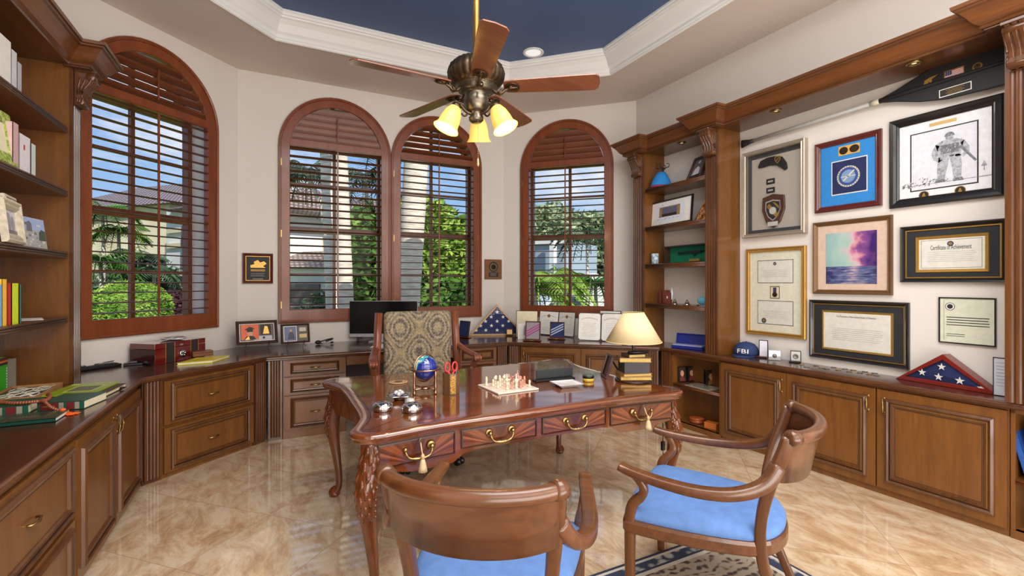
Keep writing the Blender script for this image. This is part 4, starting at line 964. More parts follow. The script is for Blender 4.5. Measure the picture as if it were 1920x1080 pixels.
def bail(parent, x, y, z, w=.13):
    mb = MB()
    for s_ in (-1, 1):
        X = x + s_ * w / 2; mb.X = Matrix.Translation((X, y, z)) @ Matrix.Rotation(PI/2, 4, 'X')
        mb.lathe([(.0, .0), (.021, .0), (.022, .004), (.017, .008), (.012, .008), (.009, .016), (.011, .022), (.008, .028), (.001, .03)], 14, rfun=lambda a, k: 1 + (.06 * math.cos(8*a) if k in (1, 2) else 0)); mb.X = None
    pts = cat_rom([Vector((x - w/2, y - .022, z)), Vector((x - w/2 + .004, y - .028, z - .02)), Vector((x - w/2 + .022, y - .032, z - .04)), Vector((x, y - .034, z - .046)), Vector((x + w/2 - .022, y - .032, z - .04)), Vector((x + w/2 - .004, y - .028, z - .02)), Vector((x + w/2, y - .022, z))], 4, False)
    n_ = len(pts); mb.tube(pts, [.0045 + .0035 * (1 if abs(i - n_//2) < 3 else (.5 if i % 4 == 0 else 0)) for i in range(n_)], 8, ref=(0, 1, 0))
    mb.ball((x, y - .034, z - .046), .009, .009, .009, 10, 6)
    return mb.build('bail_handle', BRASS, parent)
for k, (x0, x1) in enumerate(((-.905, -.525), (-.49, -.055), (-.02, .41), (.445, .905))):
    x0 = [-.905, -.485, -.012, .455][k]; x1 = [-.52, -.05, .42, .905][k]
    zt, zb = DT - .062, (.666 if k in (1, 2) else .650)
    n = 8; mb = MB(); F0, F1 = [], []
    xs = [x0 + (x1 - x0) * i / n for i in range(n + 1)]; ys = [apy(x) - .004 for x in xs]
    loopf = lambda d, y_: [(xs[0] + d, ys[0] + y_, zb + d)] + [(xs[i], ys[i] + y_, zb + d) for i in range(1, n)] + [(xs[n] - d, ys[n] + y_, zb + d), (xs[n] - d, ys[n] + y_, zt - d)] + [(xs[i], ys[i] + y_, zt - d) for i in range(n - 1, 0, -1)] + [(xs[0] + d, ys[0] + y_, zt - d)]
    mb.ring([loopf(0, .004), loopf(0, -.006), loopf(.006, -.008), loopf(.008, -.003)], True, [1, 1, 1, 1])
    mb.mi = 0; vs = []
    for i in range(n + 1): xa = min(max(xs[i], x0 + .008), x1 - .008); vs += [(xa, ys[i] - .003, zb + .008), (xa, ys[i] - .003, zt - .008)]
    mb.add(vs, [(2*i, 2*i+2, 2*i+3, 2*i+1) for i in range(n)], False)
    dr = mb.build('drawer', [FLAME, plain('drawer_bead', (58, 26, 14), .3)], T)
    cx = (x0 + x1) / 2 + (0 if k else .0); yy = apy(cx) - .005; bail(dr, cx, yy, (zt + zb) / 2 + .012)
def tassel(k, label):
    cx = [(-.905 - .52) / 2, 0, 0, (.455 + .905) / 2][k]; y = apy(cx) - .012; z = .72
    t = thing('key_tassel', label, 'tassel', (DCX + cx + .008, DCY + y, z))
    mb = MB(); mb.tube([(0, .012, .03), (0, -.004, .03)], .004, 8); mb.tube([(0, -.012, .042), (.006, -.012, .03), (0, -.012, .018), (-.006, -.012, .03)], .0018, 6, closed=True, ref=(0, 1, 0)); mb.build('key', BRASS, t)
    mb = MB(); mb.tube([(0, -.014, .02), (.0, -.03, -.01), (0, -.046, -.03)], .003, 6)
    mb.lathe([(.002, -.02), (.008, -.028), (.01, -.036), (.006, -.044), (.008, -.048)], 10, (0, -.048, 0)); mb.build('cord', plain('tassel_gold', (198, 168, 118), .7), t)
    mb = MB(); mb.lathe([(.007, -.046), (.012, -.06), (.017, -.085), (.021, -.105), (.001, -.106)], 18, (0, -.048, 0), rfun=lambda a, k: 1 + .1 * math.cos(9*a)); mb.build('skirt', plain('tassel_fringe', (206, 182, 140), .85), t)
tassel(0, 'cream key tassel hanging at the left end drawer of the desk'); tassel(3, 'cream key tassel hanging at the right end drawer of the desk')
def cabriole(sx, sy):
    o_ = Vector((sx * .915, sy * .635, 0)); d = Vector((sx * .62, sy * .55, 0)).normalized(); mb = MB()
    cp = [(.0, .765, .045), (.012, .70, .048), (.034, .62, .05), (.048, .55, .05), (.046, .48, .044), (.03, .38, .034), (.008, .25, .026), (-.008, .13, .021), (-.002, .07, .023), (.02, .045, .034), (.03, .026, .038), (.03, .006, .030), (.03, .0, .024)]
    pts = cat_rom([Vector((a, z, r_)) for a, z, r_ in cp], 3, False)
    path = [o_ + d * p.x + Vector((0, 0, p.y)) for p in pts]
    mb.tube(path, [p.z for p in pts], 16, ref=(d.y, -d.x, 0), sq=.86)
    lg = mb.build('leg', DESKZ, T)
    # carved acanthus leaves over the knee
    mb = MB(); side = Vector((-d.y, d.x, 0))
    def prof(z):
        for a, b2 in zip(cp, cp[1:]):
            if b2[1] <= z <= a[1]: t = (a[1] - z) / (a[1] - b2[1]); return a[0] + (b2[0] - a[0]) * t, a[2] + (b2[2] - a[2]) * t
        return cp[0][0], cp[0][2]
    for j in range(9):
        z = .745 - j * .036; k_ = 1 - .35 * j / 8
        for ph in ((-1.25, -.5, .5, 1.25) if j % 2 else (-.9, 0, .9)):
            if j > 6 and abs(ph) > 1: continue
            def sp3(z_, ph_, o2): a_, r_ = prof(z_); return o_ + d * a_ + (d * math.cos(ph_) + side * math.sin(ph_)) * (r_ * .93 + o2) + Vector((0, 0, z_))
            tw = .22 if ph >= 0 else -.22
            mb.tube([sp3(z + .026, ph - tw, -.004), sp3(z + .006, ph, .001), sp3(z - .016, ph + tw * .6, .004), sp3(z - .036, ph + tw * .2, .005)], [.006 * k_, .014 * k_, .014 * k_, .005], 8, ry=[.004, .007, .009, .003], ref=tuple(d * math.cos(ph) + side * math.sin(ph)))
    for s_ in (-1, 1):
        for j in range(12):
            z = .735 - j * .027; a_, r_ = prof(z); mb.ball(o_ + d * a_ + (d * math.cos(1.62 * s_) + side * math.sin(1.62 * s_)) * r_ + Vector((0, 0, z)), .0085, n=8, m=5)
    mb.build('knee_carving', DESKZ, lg)
for sx in (-1, 1):
    for sy in (-1, 1): cabriole(sx, sy)
# ------------------------------------------------------------------ rug
RUGF, N_, L_, B_ = newmat('rug_field'); tc = N_.new('ShaderNodeTexCoord'); vo = N_.new('ShaderNodeTexVoronoi'); vo.inputs['Scale'].default_value = 26; L_.new(tc.outputs['Object'], vo.inputs['Vector'])
wv = N_.new('ShaderNodeTexWave'); wv.wave_type = 'RINGS'; wv.inputs['Scale'].default_value = 7; wv.inputs['Distortion'].default_value = 14; wv.inputs['Detail'].default_value = 2; L_.new(tc.outputs['Object'], wv.inputs['Vector'])
r = N_.new('ShaderNodeValToRGB'); e = r.color_ramp.elements; e[0].position = .28; e[0].color = sr(62, 52, 50); e[1].position = .62; e[1].color = sr(160, 146, 128); e.new(.42).color = sr(104, 86, 74)
mx_ = mth2('ADD', mth2('MULTIPLY', vo.outputs['Distance'], .8), mth2('MULTIPLY', wv.outputs['Fac'], .45)); L_.new(mx_, r.inputs['Fac']); L_.new(r.outputs['Color'], B_.inputs['Base Color']); B_.inputs['Roughness'].default_value = .95
RUGB, N_, L_, B_ = newmat('rug_border'); tc = N_.new('ShaderNodeTexCoord'); vo = N_.new('ShaderNodeTexVoronoi'); vo.inputs['Scale'].default_value = 16; L_.new(tc.outputs['Object'], vo.inputs['Vector'])
r = N_.new('ShaderNodeValToRGB'); e = r.color_ramp.elements; e[0].position = .3; e[0].color = sr(168, 164, 158); e[1].position = .52; e[1].color = sr(44, 52, 76); L_.new(vo.outputs['Distance'], r.inputs['Fac']); L_.new(r.outputs['Color'], B_.inputs['Base Color']); B_.inputs['Roughness'].default_value = .95
mb = MB(); rx0, rx1, ry0, ry1 = .1, 2.46, -.5, 1.98
mb.ring([[(rx0+d, ry0+d, z), (rx1-d, ry0+d, z), (rx1-d, ry1-d, z), (rx0+d, ry1-d, z)] for d, z in ((0, 0.001), (0, .01), (.018, .011), (.035, .011), (.09, .011), (.105, .011), (.13, .011))], True, [2, 2, 3, 1, 2, 3])
mb.mi = 0; d = .13; mb.add([(rx0+d, ry0+d, .011), (rx1-d, ry0+d, .011), (rx1-d, ry1-d, .011), (rx0+d, ry1-d, .011)], [(0, 1, 2, 3)])
solo('persian_rug', mb, [RUGF, RUGB, plain('rug_navy', (40, 46, 68), .95), plain('rug_cream', (190, 182, 168), .95)], 'Persian style rug with navy border under the visitor armchairs', 'rug')
# ------------------------------------------------------------------ visitor armchairs
BLUEF = plain('blue_damask', (84, 120, 176), .8, noise=.1, nscale=22)
def armchair(label, x, y, rz):
    T = thing('armchair', label, 'armchair', (x, y, .011), rz, 'blue seated wooden armchairs')
    # local +y is the front of the chair; origin below the front legs' midpoint
    D = .56
    def seatline(d=0, k=1):
        pts = [(-.30, .03), (-.15, .045), (0, .05), (.15, .045), (.30, .03), (.316, -.03), (.308, -.2), (.282, -.38), (.232, -.52), (.13, -.59), (0, -.61), (-.13, -.59), (-.232, -.52), (-.282, -.38), (-.308, -.2), (-.316, -.03)]
        c = [Vector(p) for p in pts]; lp = cat_rom(c, 3); cen = Vector((0, -.28))
        return [cen + (p - cen) * (1 - d / .28) for p in lp]
    mb = MB(); mb.ring([[(p.x, p.y, z) for p in seatline(d)] for d, z in ((.03, .37), (.0, .37), (-.004, .378), (-.004, .415), (.0, .43), (.02, .432))], True, None, False)
    mb.build('seat_rail', CHRW, T)
    mb = MB(); lps = [[(p.x, p.y, z) for p in seatline(d)] for d, z in ((.012, .42), (.004, .435), (.002, .452), (.012, .47), (.035, .484), (.08, .494), (.14, .499), (.2, .5))]
    mb.ring(lps, True, None, True); l = lps[-1]; mb.add([(0, -.28, .501)] + l, [(0, 1+i, 1+(i+1) % len(l)) for i in range(len(l))], True)
    mb.build('seat', BLUEF, T)
    for s_ in (-1, 1):
        # front leg rising into the arm support
        mb = MB(); X = s_ * .296
        mb.tube(cat_rom([Vector(p) for p in ((X, 0, 0), (X, .004, .2), (X, .004, .37), (X, .0, .44), (X + s_*.004, -.012, .50), (X + s_*.012, -.055, .55), (X + s_*.018, -.06, .59), (X + s_*.024, -.03, .635))], 4, False),
                [.017, .018, .019, .020, .021, .0215, .022, .0225, .023, .0235, .024, .024, .024, .024, .024, .024, .023, .022, .021, .02, .019, .019, .019, .0185, .018, .018, .018, .018, .018], 12, ref=(0, 1, 0), sq=.45)
        mb.build('front_leg', CHRZ, T)
        mb = MB()
        mb.tube(cat_rom([Vector(p) for p in ((s_*.21, -.66, 0), (s_*.215, -.60, .14), (s_*.222, -.535, .30), (s_*.228, -.515, .42), (s_*.238, -.52, .54), (s_*.252, -.55, .68), (s_*.266, -.59, .80), (s_*.272, -.615, .885))], 4, False),
                [.016, .017, .018, .019, .019, .020, .021, .0215, .022, .022, .022, .022, .022, .022, .022, .022, .022, .023, .023, .024, .024, .025, .025, .025, .025, .024, .024, .023, .022], 12, ref=(0, 1, 0), sq=.45)
        mb.build('back_leg', CHRZ, T)
        mb = MB(); arm = cat_rom([Vector(p) for p in ((s_*.318, .045, .663), (s_*.322, -.01, .648), (s_*.338, -.15, .634), (s_*.350, -.30, .632), (s_*.340, -.43, .648), (s_*.304, -.53, .690), (s_*.268, -.580, .765))], 5, False); n_ = len(arm)
        mb.tube(arm, [.028 if i < 3 else (.024 + .006 * math.sin(PI * i / n_)) for i in range(n_)], 12, ry=[.017 if i < 3 else .018 + .010 * (i / n_) for i in range(n_)], sq=.55)
        mb.build('arm', CHRW, T)
    def back(t): return Vector((.282 * math.sin(t * 1.15) / math.sin(1.15), -.618 - .115 * (math.cos(t * 1.15) - math.cos(1.15)) / (1 - math.cos(1.15)), 0))
    N3 = 24; ts = [-1 + 2 * i / N3 for i in range(N3 + 1)]
    mb = MB(); mb.tube([back(t) + Vector((0, 0, .885)) for t in ts], .025, 14, ry=.024, sq=.8)
    mb.build('crest_rail', CHRW, T)
    for s_ in (-1, 1):
        mb = MB(); q = back(s_); q2 = back(s_ * .86); mb.tube([q2 + Vector((0, 0, .885)), back(s_*.93) + Vector((0, 0, .885)), q + Vector((0, 0, .885)), q + (q - q2) * .25 + Vector((0, 0, .885))], [.031, .033, .033, .024], 14, ry=[.028, .031, .031, .02])
        mb.build('crest_scroll', CHRW, T)
    mb = MB(); lo_ = []; 
    zb = lambda t: .70 - .012 * math.cos(t * PI / 2); ofs = lambda y0: y0
    A1 = [back(t * .95) + Vector((0, -.004, .875)) for t in ts]; A2 = [back(t * .92) * 1 + Vector((0, .036, zb(t))) for t in ts]
    B1 = [p + Vector((0, .02, 0)) for p in A1]; B2 = [p + Vector((0, .018, 0)) for p in A2]
    mb.ring([A1, A2, B2, B1], False, None, True); mb.add([A1[0], A2[0], B2[0], B1[0]], [(0, 1, 2, 3)]); mb.add([A1[-1], A2[-1], B2[-1], B1[-1]], [(3, 2, 1, 0)])
    mb.build('back_panel', CHRW, T)
    return T
c1 = armchair('wooden armchair with its curved back to the viewer, nearest the camera', .93, 1.84, 0)
c1.rotation_euler = (0, 0, math.atan2(-.62, .784))
c2 = dup(c1, (1.70, 1.83, .011), math.radians(33), 'wooden armchair turned sideways on the right, its blue seat fully visible')
# ------------------------------------------------------------------ executive chair behind the desk
DAM, N_, L_, B_ = newmat('damask_fabric'); tc = N_.new('ShaderNodeTexCoord'); sx_ = N_.new('ShaderNodeSeparateXYZ'); L_.new(tc.outputs['Object'], sx_.inputs[0])
nz = N_.new('ShaderNodeTexNoise'); nz.inputs['Scale'].default_value = 9; nz.inputs['Detail'].default_value = 2; L_.new(tc.outputs['Object'], nz.inputs['Vector'])
X_ = mth2('MULTIPLY', sx_.outputs['X'], 2*PI/.30); Z_ = mth2('MULTIPLY', sx_.outputs['Z'], 2*PI/.44)
ax_ = mth2('ABSOLUTE', sx_.outputs['X'])
og = mth2('ADD', mth2('COSINE', X_), mth2('COSINE', Z_))
og2 = mth2('ADD', og, mth2('MULTIPLY', mth2('SUBTRACT', nz.outputs['Fac'], .5), .35))
ring = mth2('SINE', mth2('MULTIPLY', og2, 9))
fine = mth2('MULTIPLY', mth2('SINE', mth2('ADD', mth2('MULTIPLY', ax_, 160), mth2('MULTIPLY', mth2('SINE', mth2('MULTIPLY', sx_.outputs['Z'], 70)), 2.2))), mth2('SINE', mth2('ADD', mth2('MULTIPLY', sx_.outputs['Z'], 130), mth2('MULTIPLY', mth2('SINE', mth2('MULTIPLY', ax_, 90)), 2.2))))
band = mth2('LESS_THAN', mth2('ABSOLUTE', og2), .22)
val = mth2('ADD', mth2('MULTIPLY', ring, .30), mth2('MULTIPLY', fine, .38))
val = mth2('ADD', mth2('MULTIPLY', val, .62), .5)
r = N_.new('ShaderNodeValToRGB'); e = r.color_ramp.elements; e[0].position = .22; e[0].color = sr(78, 70, 64); e[1].position = .85; e[1].color = sr(172, 152, 118); e.new(.42).color = sr(118, 108, 94); e.new(.62).color = sr(140, 128, 106)
L_.new(val, r.inputs['Fac']); mxx = N_.new('ShaderNodeMix'); mxx.data_type = 'RGBA'; L_.new(mth2('MULTIPLY', band, .45), mxx.inputs[0]); L_.new(r.outputs['Color'], mxx.inputs[6]); mxx.inputs[7].default_value = sr(158, 138, 100)
L_.new(mxx.outputs[2], B_.inputs['Base Color']); B_.inputs['Roughness'].default_value = .85
EXW = wood('exec_chair_wood', (140, 78, 48), (98, 48, 28), 'z', .3, .4)
T = thing('executive_chair', 'high-backed armchair in paisley damask behind the desk', 'chair', (1.19, 4.17, 0), -.06); T.scale = (1.12, 1, 1)
# local -y is the front
mb = MB(); mb.box(-.27, .27, -.02, .09, .56, 1.245); bk = mb.build('backrest', DAM, T, .045, 4)
for s_ in (-1, 1):
    mb = MB(); mb.tube([(s_*.335, .03, .50), (s_*.325, .035, .8), (s_*.305, .045, 1.235)], .028, 10, ry=.04, ref=(0, 1, 0), sq=.5)
    for q in (-.010, .008): mb.tube([(s_*.335 + q, -.012, .50), (s_*.325 + q, -.007, .8), (s_*.305 + q, .003, 1.235)], .006, 6)
    mb.build('back_post', EXW, T)
    mb = MB(); mb.tube(cat_rom([Vector(p) for p in ((s_*.33, .02, .93), (s_*.35, -.06, .90), (s_*.375, -.18, .875), (s_*.39, -.28, .865), (s_*.39, -.33, .84))], 4, False), .028, 10, ry=.022)
    mb.ball((s_*.39, -.325, .845), .034, .034, .03); 
    for q in (-.018, 0, .018): mb.tube([(s_*.39 + q, -.30, .875), (s_*.39 + q*1.2, -.35, .86), (s_*.39 + q*1.2, -.36, .83)], .009, 8)
    mb.build('arm', EXW, T)
    mb = MB(); mb.tube(cat_rom([Vector(p) for p in ((s_*.39, -.29, .85), (s_*.37, -.24, .70), (s_*.33, -.27, .45))], 4, False), .024, 10); mb.build('arm_support', EXW, T)
mb = MB(); mb.box(-.32, .32, .0, .07, .46, .56); mb.box(-.33, .33, -.50, .05, .40, .46); mb.build('seat_frame', EXW, T, .01)
mb = MB(); mb.box(-.30, .30, -.50, .0, .46, .56); mb.build('seat', DAM, T, .04, 3)
mb = MB(); mb.cyl((0, -.2, .12), (0, -.2, .40), .03); mb.cyl((0, -.2, .36), (0, -.2, .40), .09); mb.build('gas_column', MATTE, T)
mb = MB()
for k in range(5):
    a = 2*PI*k/5 + .35; c_ = Vector((math.cos(a), math.sin(a), 0)); mb.tube([(0, -.2, .13), Vector((0, -.2, .115)) + c_*.2, Vector((0, -.2, .085)) + c_*.33], [.034, .026, .02], 8, ry=[.025, .02, .016])
mb.build('star_base', BLACK, T)
for k in range(5):
    a = 2*PI*k/5 + .35; c_ = Vector((math.cos(a), math.sin(a), 0)); q = Vector((0, -.2, .03)) + c_*.335; sd = Vector((-c_.y, c_.x, 0))
    mb = MB()
    for s_ in (-1, 1): mb.cyl(q + sd*s_*.012, q + sd*s_*.03, .03, n=14)
    mb.cyl(q, q + Vector((0, 0, .05)), .012); mb.build('caster', BLACK, T)
# ------------------------------------------------------------------ ceiling fan
FX_, FY_, FZ_ = 1.142, 2.73, 2.706
T = thing('ceiling_fan', 'five-bladed bronze ceiling fan with three amber glass lights', 'ceiling fan', (FX_, FY_, FZ_))
mb = MB(); mb.cyl((0, 0, .12), (0, 0, ZB - FZ_ - .04), .019, n=16); mb.build('downrod', plain('rod_brass', (186, 150, 84), .35, .9), T)
mb = MB(); mb.lathe([(.075, ZB - FZ_ - .002), (.073, ZB - FZ_ - .03), (.05, ZB - FZ_ - .07), (.02, ZB - FZ_ - .085)], 24); mb.build('canopy', BRASS, T)
mb = MB(); mb.lathe([(.018, .20), (.04, .195), (.07, .18), (.125, .16), (.162, .125), (.174, .085), (.168, .045), (.135, .012)], 72, rfun=lambda a, k: 1 + (.035 * math.cos(24*a) if 2 < k < 8 else 0))
mb.build('motor_housing', BRONZE, T)
mb = MB(); mb.lathe([(.125, .02), (.135, .012), (.13, .0), (.11, -.012), (.112, -.022), (.09, -.034), (.07, -.036), (.072, -.06), (.078, -.075), (.078, -.105), (.066, -.125), (.06, -.14), (.05, -.15), (.038, -.152), (.036, -.175), (.045, -.185), (.045, -.2), (.03, -.215), (.012, -.22)], 40); mb.build('switch_housing', plain('aged_pewter', (112, 104, 90), .3, .9, noise=.2), T)
mb = MB(); mb.lathe([(.128, .03), (.14, .022), (.136, .006), (.126, .0)], 96, rfun=lambda a, k: 1 + .02 * math.cos(48*a)); mb.build('beaded_ring', BRONZE, T)
BLW = wood('fan_blade_wood', (136, 82, 54), (100, 54, 34), 'x', .3, .4)
for k in range(5):
    a = math.radians(11 - 90 + 72 * k) - YAW
    Rm = Matrix.Rotation(a, 4, 'Z'); pit = Matrix.Rotation(math.radians(-13), 4, 'X')
    mb = MB(); mb.X = Rm @ pit
    ol = [(.185, -.052), (.24, -.06), (.45, -.068), (.66, -.074), (.725, -.074), (.748, -.058), (.757, 0), (.748, .058), (.725, .074), (.66, .074), (.45, .068), (.24, .06), (.185, .052), (.172, .02), (.172, -.02)]
    mb.prism(ol, -.004, .004); bl = mb.build('blade', BLW, T, .001)
    mb = MB(); mb.X = Rm
    mb.tube(cat_rom([Vector(p) for p in ((.10, 0, -.01), (.125, 0, -.035), (.155, 0, -.038), (.18, 0, -.022), (.20, 0, -.012))], 4, False), [.012 - .0002*i for i in range(17)], 8)
    for s_ in (-1, 1): mb.tube(cat_rom([Vector(p) for p in ((.13, 0, -.032), (.145, s_*.018, -.046), (.16, s_*.02, -.034), (.155, s_*.012, -.026))], 4, False), .0055, 6)
    mb.X = Rm @ pit; mb.lathe([(.046, -.009), (.044, -.013), (.036, -.012), (.034, -.006)], 20, (.225, 0, 0)); mb.lathe([(.018, -.006), (.016, -.014), (.001, -.018)], 12, (.215, 0, 0)); mb.tube([(.18, 0, -.012), (.26, 0, -.01)], .009, 8)
    mb.build('blade_iron', BRONZE, bl)
AMB, N_, L_, B_ = newmat('amber_glass'); B_.inputs['Base Color'].default_value = sr(236, 190, 92); B_.inputs['Roughness'].default_value = .35
lw = N_.new('ShaderNodeLayerWeight'); lw.inputs['Blend'].default_value = .35; rr_ = N_.new('ShaderNodeValToRGB'); rr_.color_ramp.elements[0].color = sr(255, 216, 120); rr_.color_ramp.elements[1].color = sr(232, 150, 40); L_.new(lw.outputs['Facing'], rr_.inputs['Fac']); L_.new(rr_.outputs['Color'], B_.inputs['Emission Color']); B_.inputs['Emission Strength'].default_value = .75
AMBER = AMB
BULBS = []
for k, (ca, tilt) in enumerate(((203, .42), (88, .30), (338, .46))):
    a = math.radians(ca) - YAW; c_ = Vector((math.cos(a), math.sin(a), 0))
    mb = MB(); mb.tube(cat_rom([Vector((0, 0, -.165)) + c_*.03, Vector((0, 0, -.15)) + c_*.07, Vector((0, 0, -.12)) + c_*.10, Vector((0, 0, -.135)) + c_*.125], 4, False), .011, 8)
    for s_ in (-1, 1): mb.tube(cat_rom([Vector((0, 0, -.16)) + c_*.05, Vector((0, 0, -.185)) + c_*.075, Vector((0, 0, -.17)) + c_*.095], 3, False), .006, 6)
    Mx = Matrix.Translation(Vector((0, 0, -.125)) + c_*.125) @ Matrix.Rotation(a, 4, 'Z') @ Matrix.Rotation(-tilt, 4, 'Y')
    mb.X = Mx; mb.lathe([(.012, .014), (.026, .008), (.03, -.004), (.034, -.018), (.028, -.02)], 16); la = mb.build('light_arm', BRONZE, T)
    mb = MB(); mb.X = Mx; mb.lathe([(.026, -.012), (.036, -.02), (.052, -.055), (.061, -.10), (.064, -.138), (.072, -.154), (.081, -.166), (.0785, -.166), (.069, -.152), (.061, -.136), (.058, -.10), (.049, -.055), (.033, -.022)], 28); mb.build('glass_shade', AMBER, la)
    mb = MB(); mb.X = Mx; mb.ball((0, 0, -.075), .02, .02, .028); mb.build('bulb', plain('bulb_glow', (255, 240, 200), .5, emit=(255, 232, 170), es=6), la)
    BULBS.append(Vector((FX_, FY_, FZ_)) + (Mx @ Vector((0, 0, -.16))))
mb = MB()
for i in range(22): mb.ball((.0, -.03, -.215 - i*.0105), .0028, n=6, m=4)
mb.lathe([(.001, -.44), (.005, -.452), (.009, -.48), (.006, -.492), (.001, -.495)], 10, (.0, -.03, 0)); mb.build('pull_chain', plain('chain_brass', (186, 160, 120), .4, .8), T)
# ceiling downlight
q = P(1000, 98, ZB); T = thing('downlight', 'round white recessed downlight in the blue ceiling', 'light fixture', (q.x, q.y, ZB))
mb = MB(); mb.lathe([(.115, 0), (.115, -.008), (.095, -.012), (.085, -.002)], 32); mb.build('trim_ring', TRIMW, T)
mb = MB(); mb.lathe([(.086, -.003), (.05, -.0015), (.001, -.001)], 28); mb.build('lens', plain('downlight_lens', (240, 240, 240), .4, emit=(255, 255, 250), es=.5), T)
# ------------------------------------------------------------------ small things
def base(p0, p1, z, tilt=0):
    """matrix at the middle of the base line seen from p0 to p1 on level z; local -y faces the room"""
    a, b2 = P(p0[0], p0[1], z), P(p1[0], p1[1], z); d = b2 - a; rz = math.atan2(d.y, d.x)
    M = Matrix.Translation((a + b2) / 2) @ Matrix.Rotation(rz, 4, 'Z')
    if tilt: M = M @ Matrix.Rotation(-tilt, 4, 'X')
    return M, d.length
def top_of(M, py):
    p = M.translation; return zat(py, p.x, p.y) - p.z
def book(name, label, M, w, h, d, cov, group=None, cat='book', pages=WHITE, t=.004):
    """block lying in local x (w), y (depth d), z (h): spine at -y, covers top/bottom"""
    T = thing(name, label, cat, M=M, group=group)
    mb = MB(); mb.box(-w/2, w/2, 0, d, 0, t); mb.box(-w/2, w/2, 0, d, h - t, h); mb.box(-w/2, w/2, -.0, t, 0, h); mb.build('cover', cov, T, .001)
    mb = MB(); mb.box(-w/2 + .003, w/2 - .003, t, d - .004, t, h - t); mb.build('pages', pages, T)
    return T
def upright_book(label, x, y, z, th, dp, hh, cov, rz, lean=0, group=None):
    """standing book, spine towards local -y"""
    M = Matrix.Translation((x, y, z)) @ Matrix.Rotation(rz, 4, 'Z') @ Matrix.Rotation(lean, 4, 'Y')
    T = thing('book', label, 'book', M=M, group=group); t = min(.003, th * .2)
    mb = MB(); mb.box(-th/2, -th/2 + t, 0, dp, 0, hh); mb.box(th/2 - t, th/2, 0, dp, 0, hh); mb.box(-th/2, th/2, 0, t, 0, hh); mb.build('cover', cov, T)
    mb = MB(); mb.box(-th/2 + t, th/2 - t, t, dp - .004, .003, hh - .003); mb.build('pages', WHITE, T); return T
E_ = .0008
# ---- left bookcase: spines face the room (+x), local -y = +x  -> rz = +90deg
RZL = PI/2
def lshelf(px, py, z, off=.0):
    """point on shelf level seen at px, on the plane just behind the shelf edge"""
    s = Seg((FX - .03 - off, 0), (FX - .03 - off, 5)); u, zz = s.hit(px, py); return FX - .03 - off, u
for lb, a, b2, zt, z, c_, h_ in (
    ('white paperback at the left edge of the top shelf', 0, 22, 0, 0, (226, 222, 216), .245), ('pale book beside it on the top shelf, second of three', 22, 33, 0, 0, (204, 204, 210), .215), ('thin grey book at the right end of the top shelf trio', 33, 42, 0, 0, (178, 178, 182), .175),
    ('pink-spined book right of the green patterned frame', 25, 36, 1, 1, (206, 168, 168), .255), ('white book with a small red square, right of the pink-spined book', 37, 58, 1, 1, (224, 218, 222), .215), ('thin pale book at the right end of the second shelf', 59, 68, 1, 1, (206, 214, 210), .195),
    ('light blue book at the left edge of the shelf with the bright books', 0, 5, 3, 3, (128, 178, 214), .22), ('yellow-orange book right of the light blue book', 5, 14, 3, 3, (242, 190, 66), .25), ('red book between the yellow and lime books', 15, 22, 3, 3, (196, 48, 32), .228), ('lime yellow book right of the red book', 23, 36, 3, 3, (206, 224, 40), .228), ('narrow teal book at the right end of the bright books', 37, 41, 3, 3, (70, 120, 120), .222)):
    Z_ = SZ[z] - (.0 if z < 3 else 0); x, y0 = lshelf(a, 400, 0); _, y1 = lshelf(b2, 400, 0); y1 = min(y1, 4.29)
    g = {0: 'books on the top left shelf', 1: 'books on the second left shelf', 3: 'bright books on the lowest left shelf'}[z]
    t = upright_book(lb, x - .002, (y0 + y1) / 2, Z_ + E_, max(.008, abs(y1 - y0) - .002), .16, h_, plain('cover_%d_%d_%d' % c_, c_, .5), RZL, 0, g)
    if 'red square' in lb: mb = MB(); mb.quad(-.02, .0, .13, .16, -.0008); mb.build('spine_mark', RED, t)
# green patterned frame on second shelf
GP = ramp_mat('green_pattern', [(.3, (76, 104, 34)), (.5, (150, 170, 76)), (.7, (214, 210, 150))], 45)
T = thing('framed_photo', 'green floral patterned picture frame standing on the second left shelf', 'picture frame', M=Matrix.Translation((FX - .05, 3.535, SZ[1] + .004)) @ Matrix.Rotation(RZL, 4, 'Z') @ Matrix.Rotation(-.12, 4, 'X'))
mb = MB(); mb.frame(-.12, .12, 0, .30, [(0, 0), (0, -.014), (.01, -.022), (.06, -.018), (.07, -.01)]); mb.build('frame', GP, T); mb = MB(); mb.box(-.06, .06, -.011, -.004, .06, .24); mb.build('picture', CREAM, T)
# cream ornate frame on third shelf
ORN = plain('antique_cream', (196, 184, 162), .6, noise=.2, nscale=40)
T = thing('framed_photo', 'ornate antique cream photo frame at the left edge of the third shelf', 'picture frame', M=Matrix.Translation((FX - .035, 3.59, SZ[2] + .004)) @ Matrix.Rotation(RZL + .12, 4, 'Z') @ Matrix.Rotation(-.10, 4, 'X'))
mb = MB(); mb.frame(-.17, .15, 0, .235, [(0, 0), (0, -.02), (.012, -.03), (.022, -.022), (.034, -.026), (.05, -.014), (.056, -.006)]); mb.frame(-.11, .10, .225, .262, [(0, 0), (0, -.022), (.016, -.026)])
for i in range(22): mb.ball((.147, -.026, .01 + i * .0105), .006, n=6, m=4)
for i in range(26): mb.ball((-.16 + i * .0122, -.026, .232), .006, n=6, m=4)
mb.build('frame', ORN, T)
mb = MB(); mb.quad(-.12, .10, .05, .185, -.007); mb.mi = 1; mb.disc(-.03, .12, .035, .05, -.008); mb.disc(.04, .11, .03, .045, -.0084); mb.mi = 2; mb.quad(-.12, .10, .05, .075, -.0088); mb.build('photograph', [plain('photo_pale', (214, 212, 222), .3), plain('photo_grey', (158, 154, 160), .3), plain('photo_dark', (108, 104, 110), .3)], T)
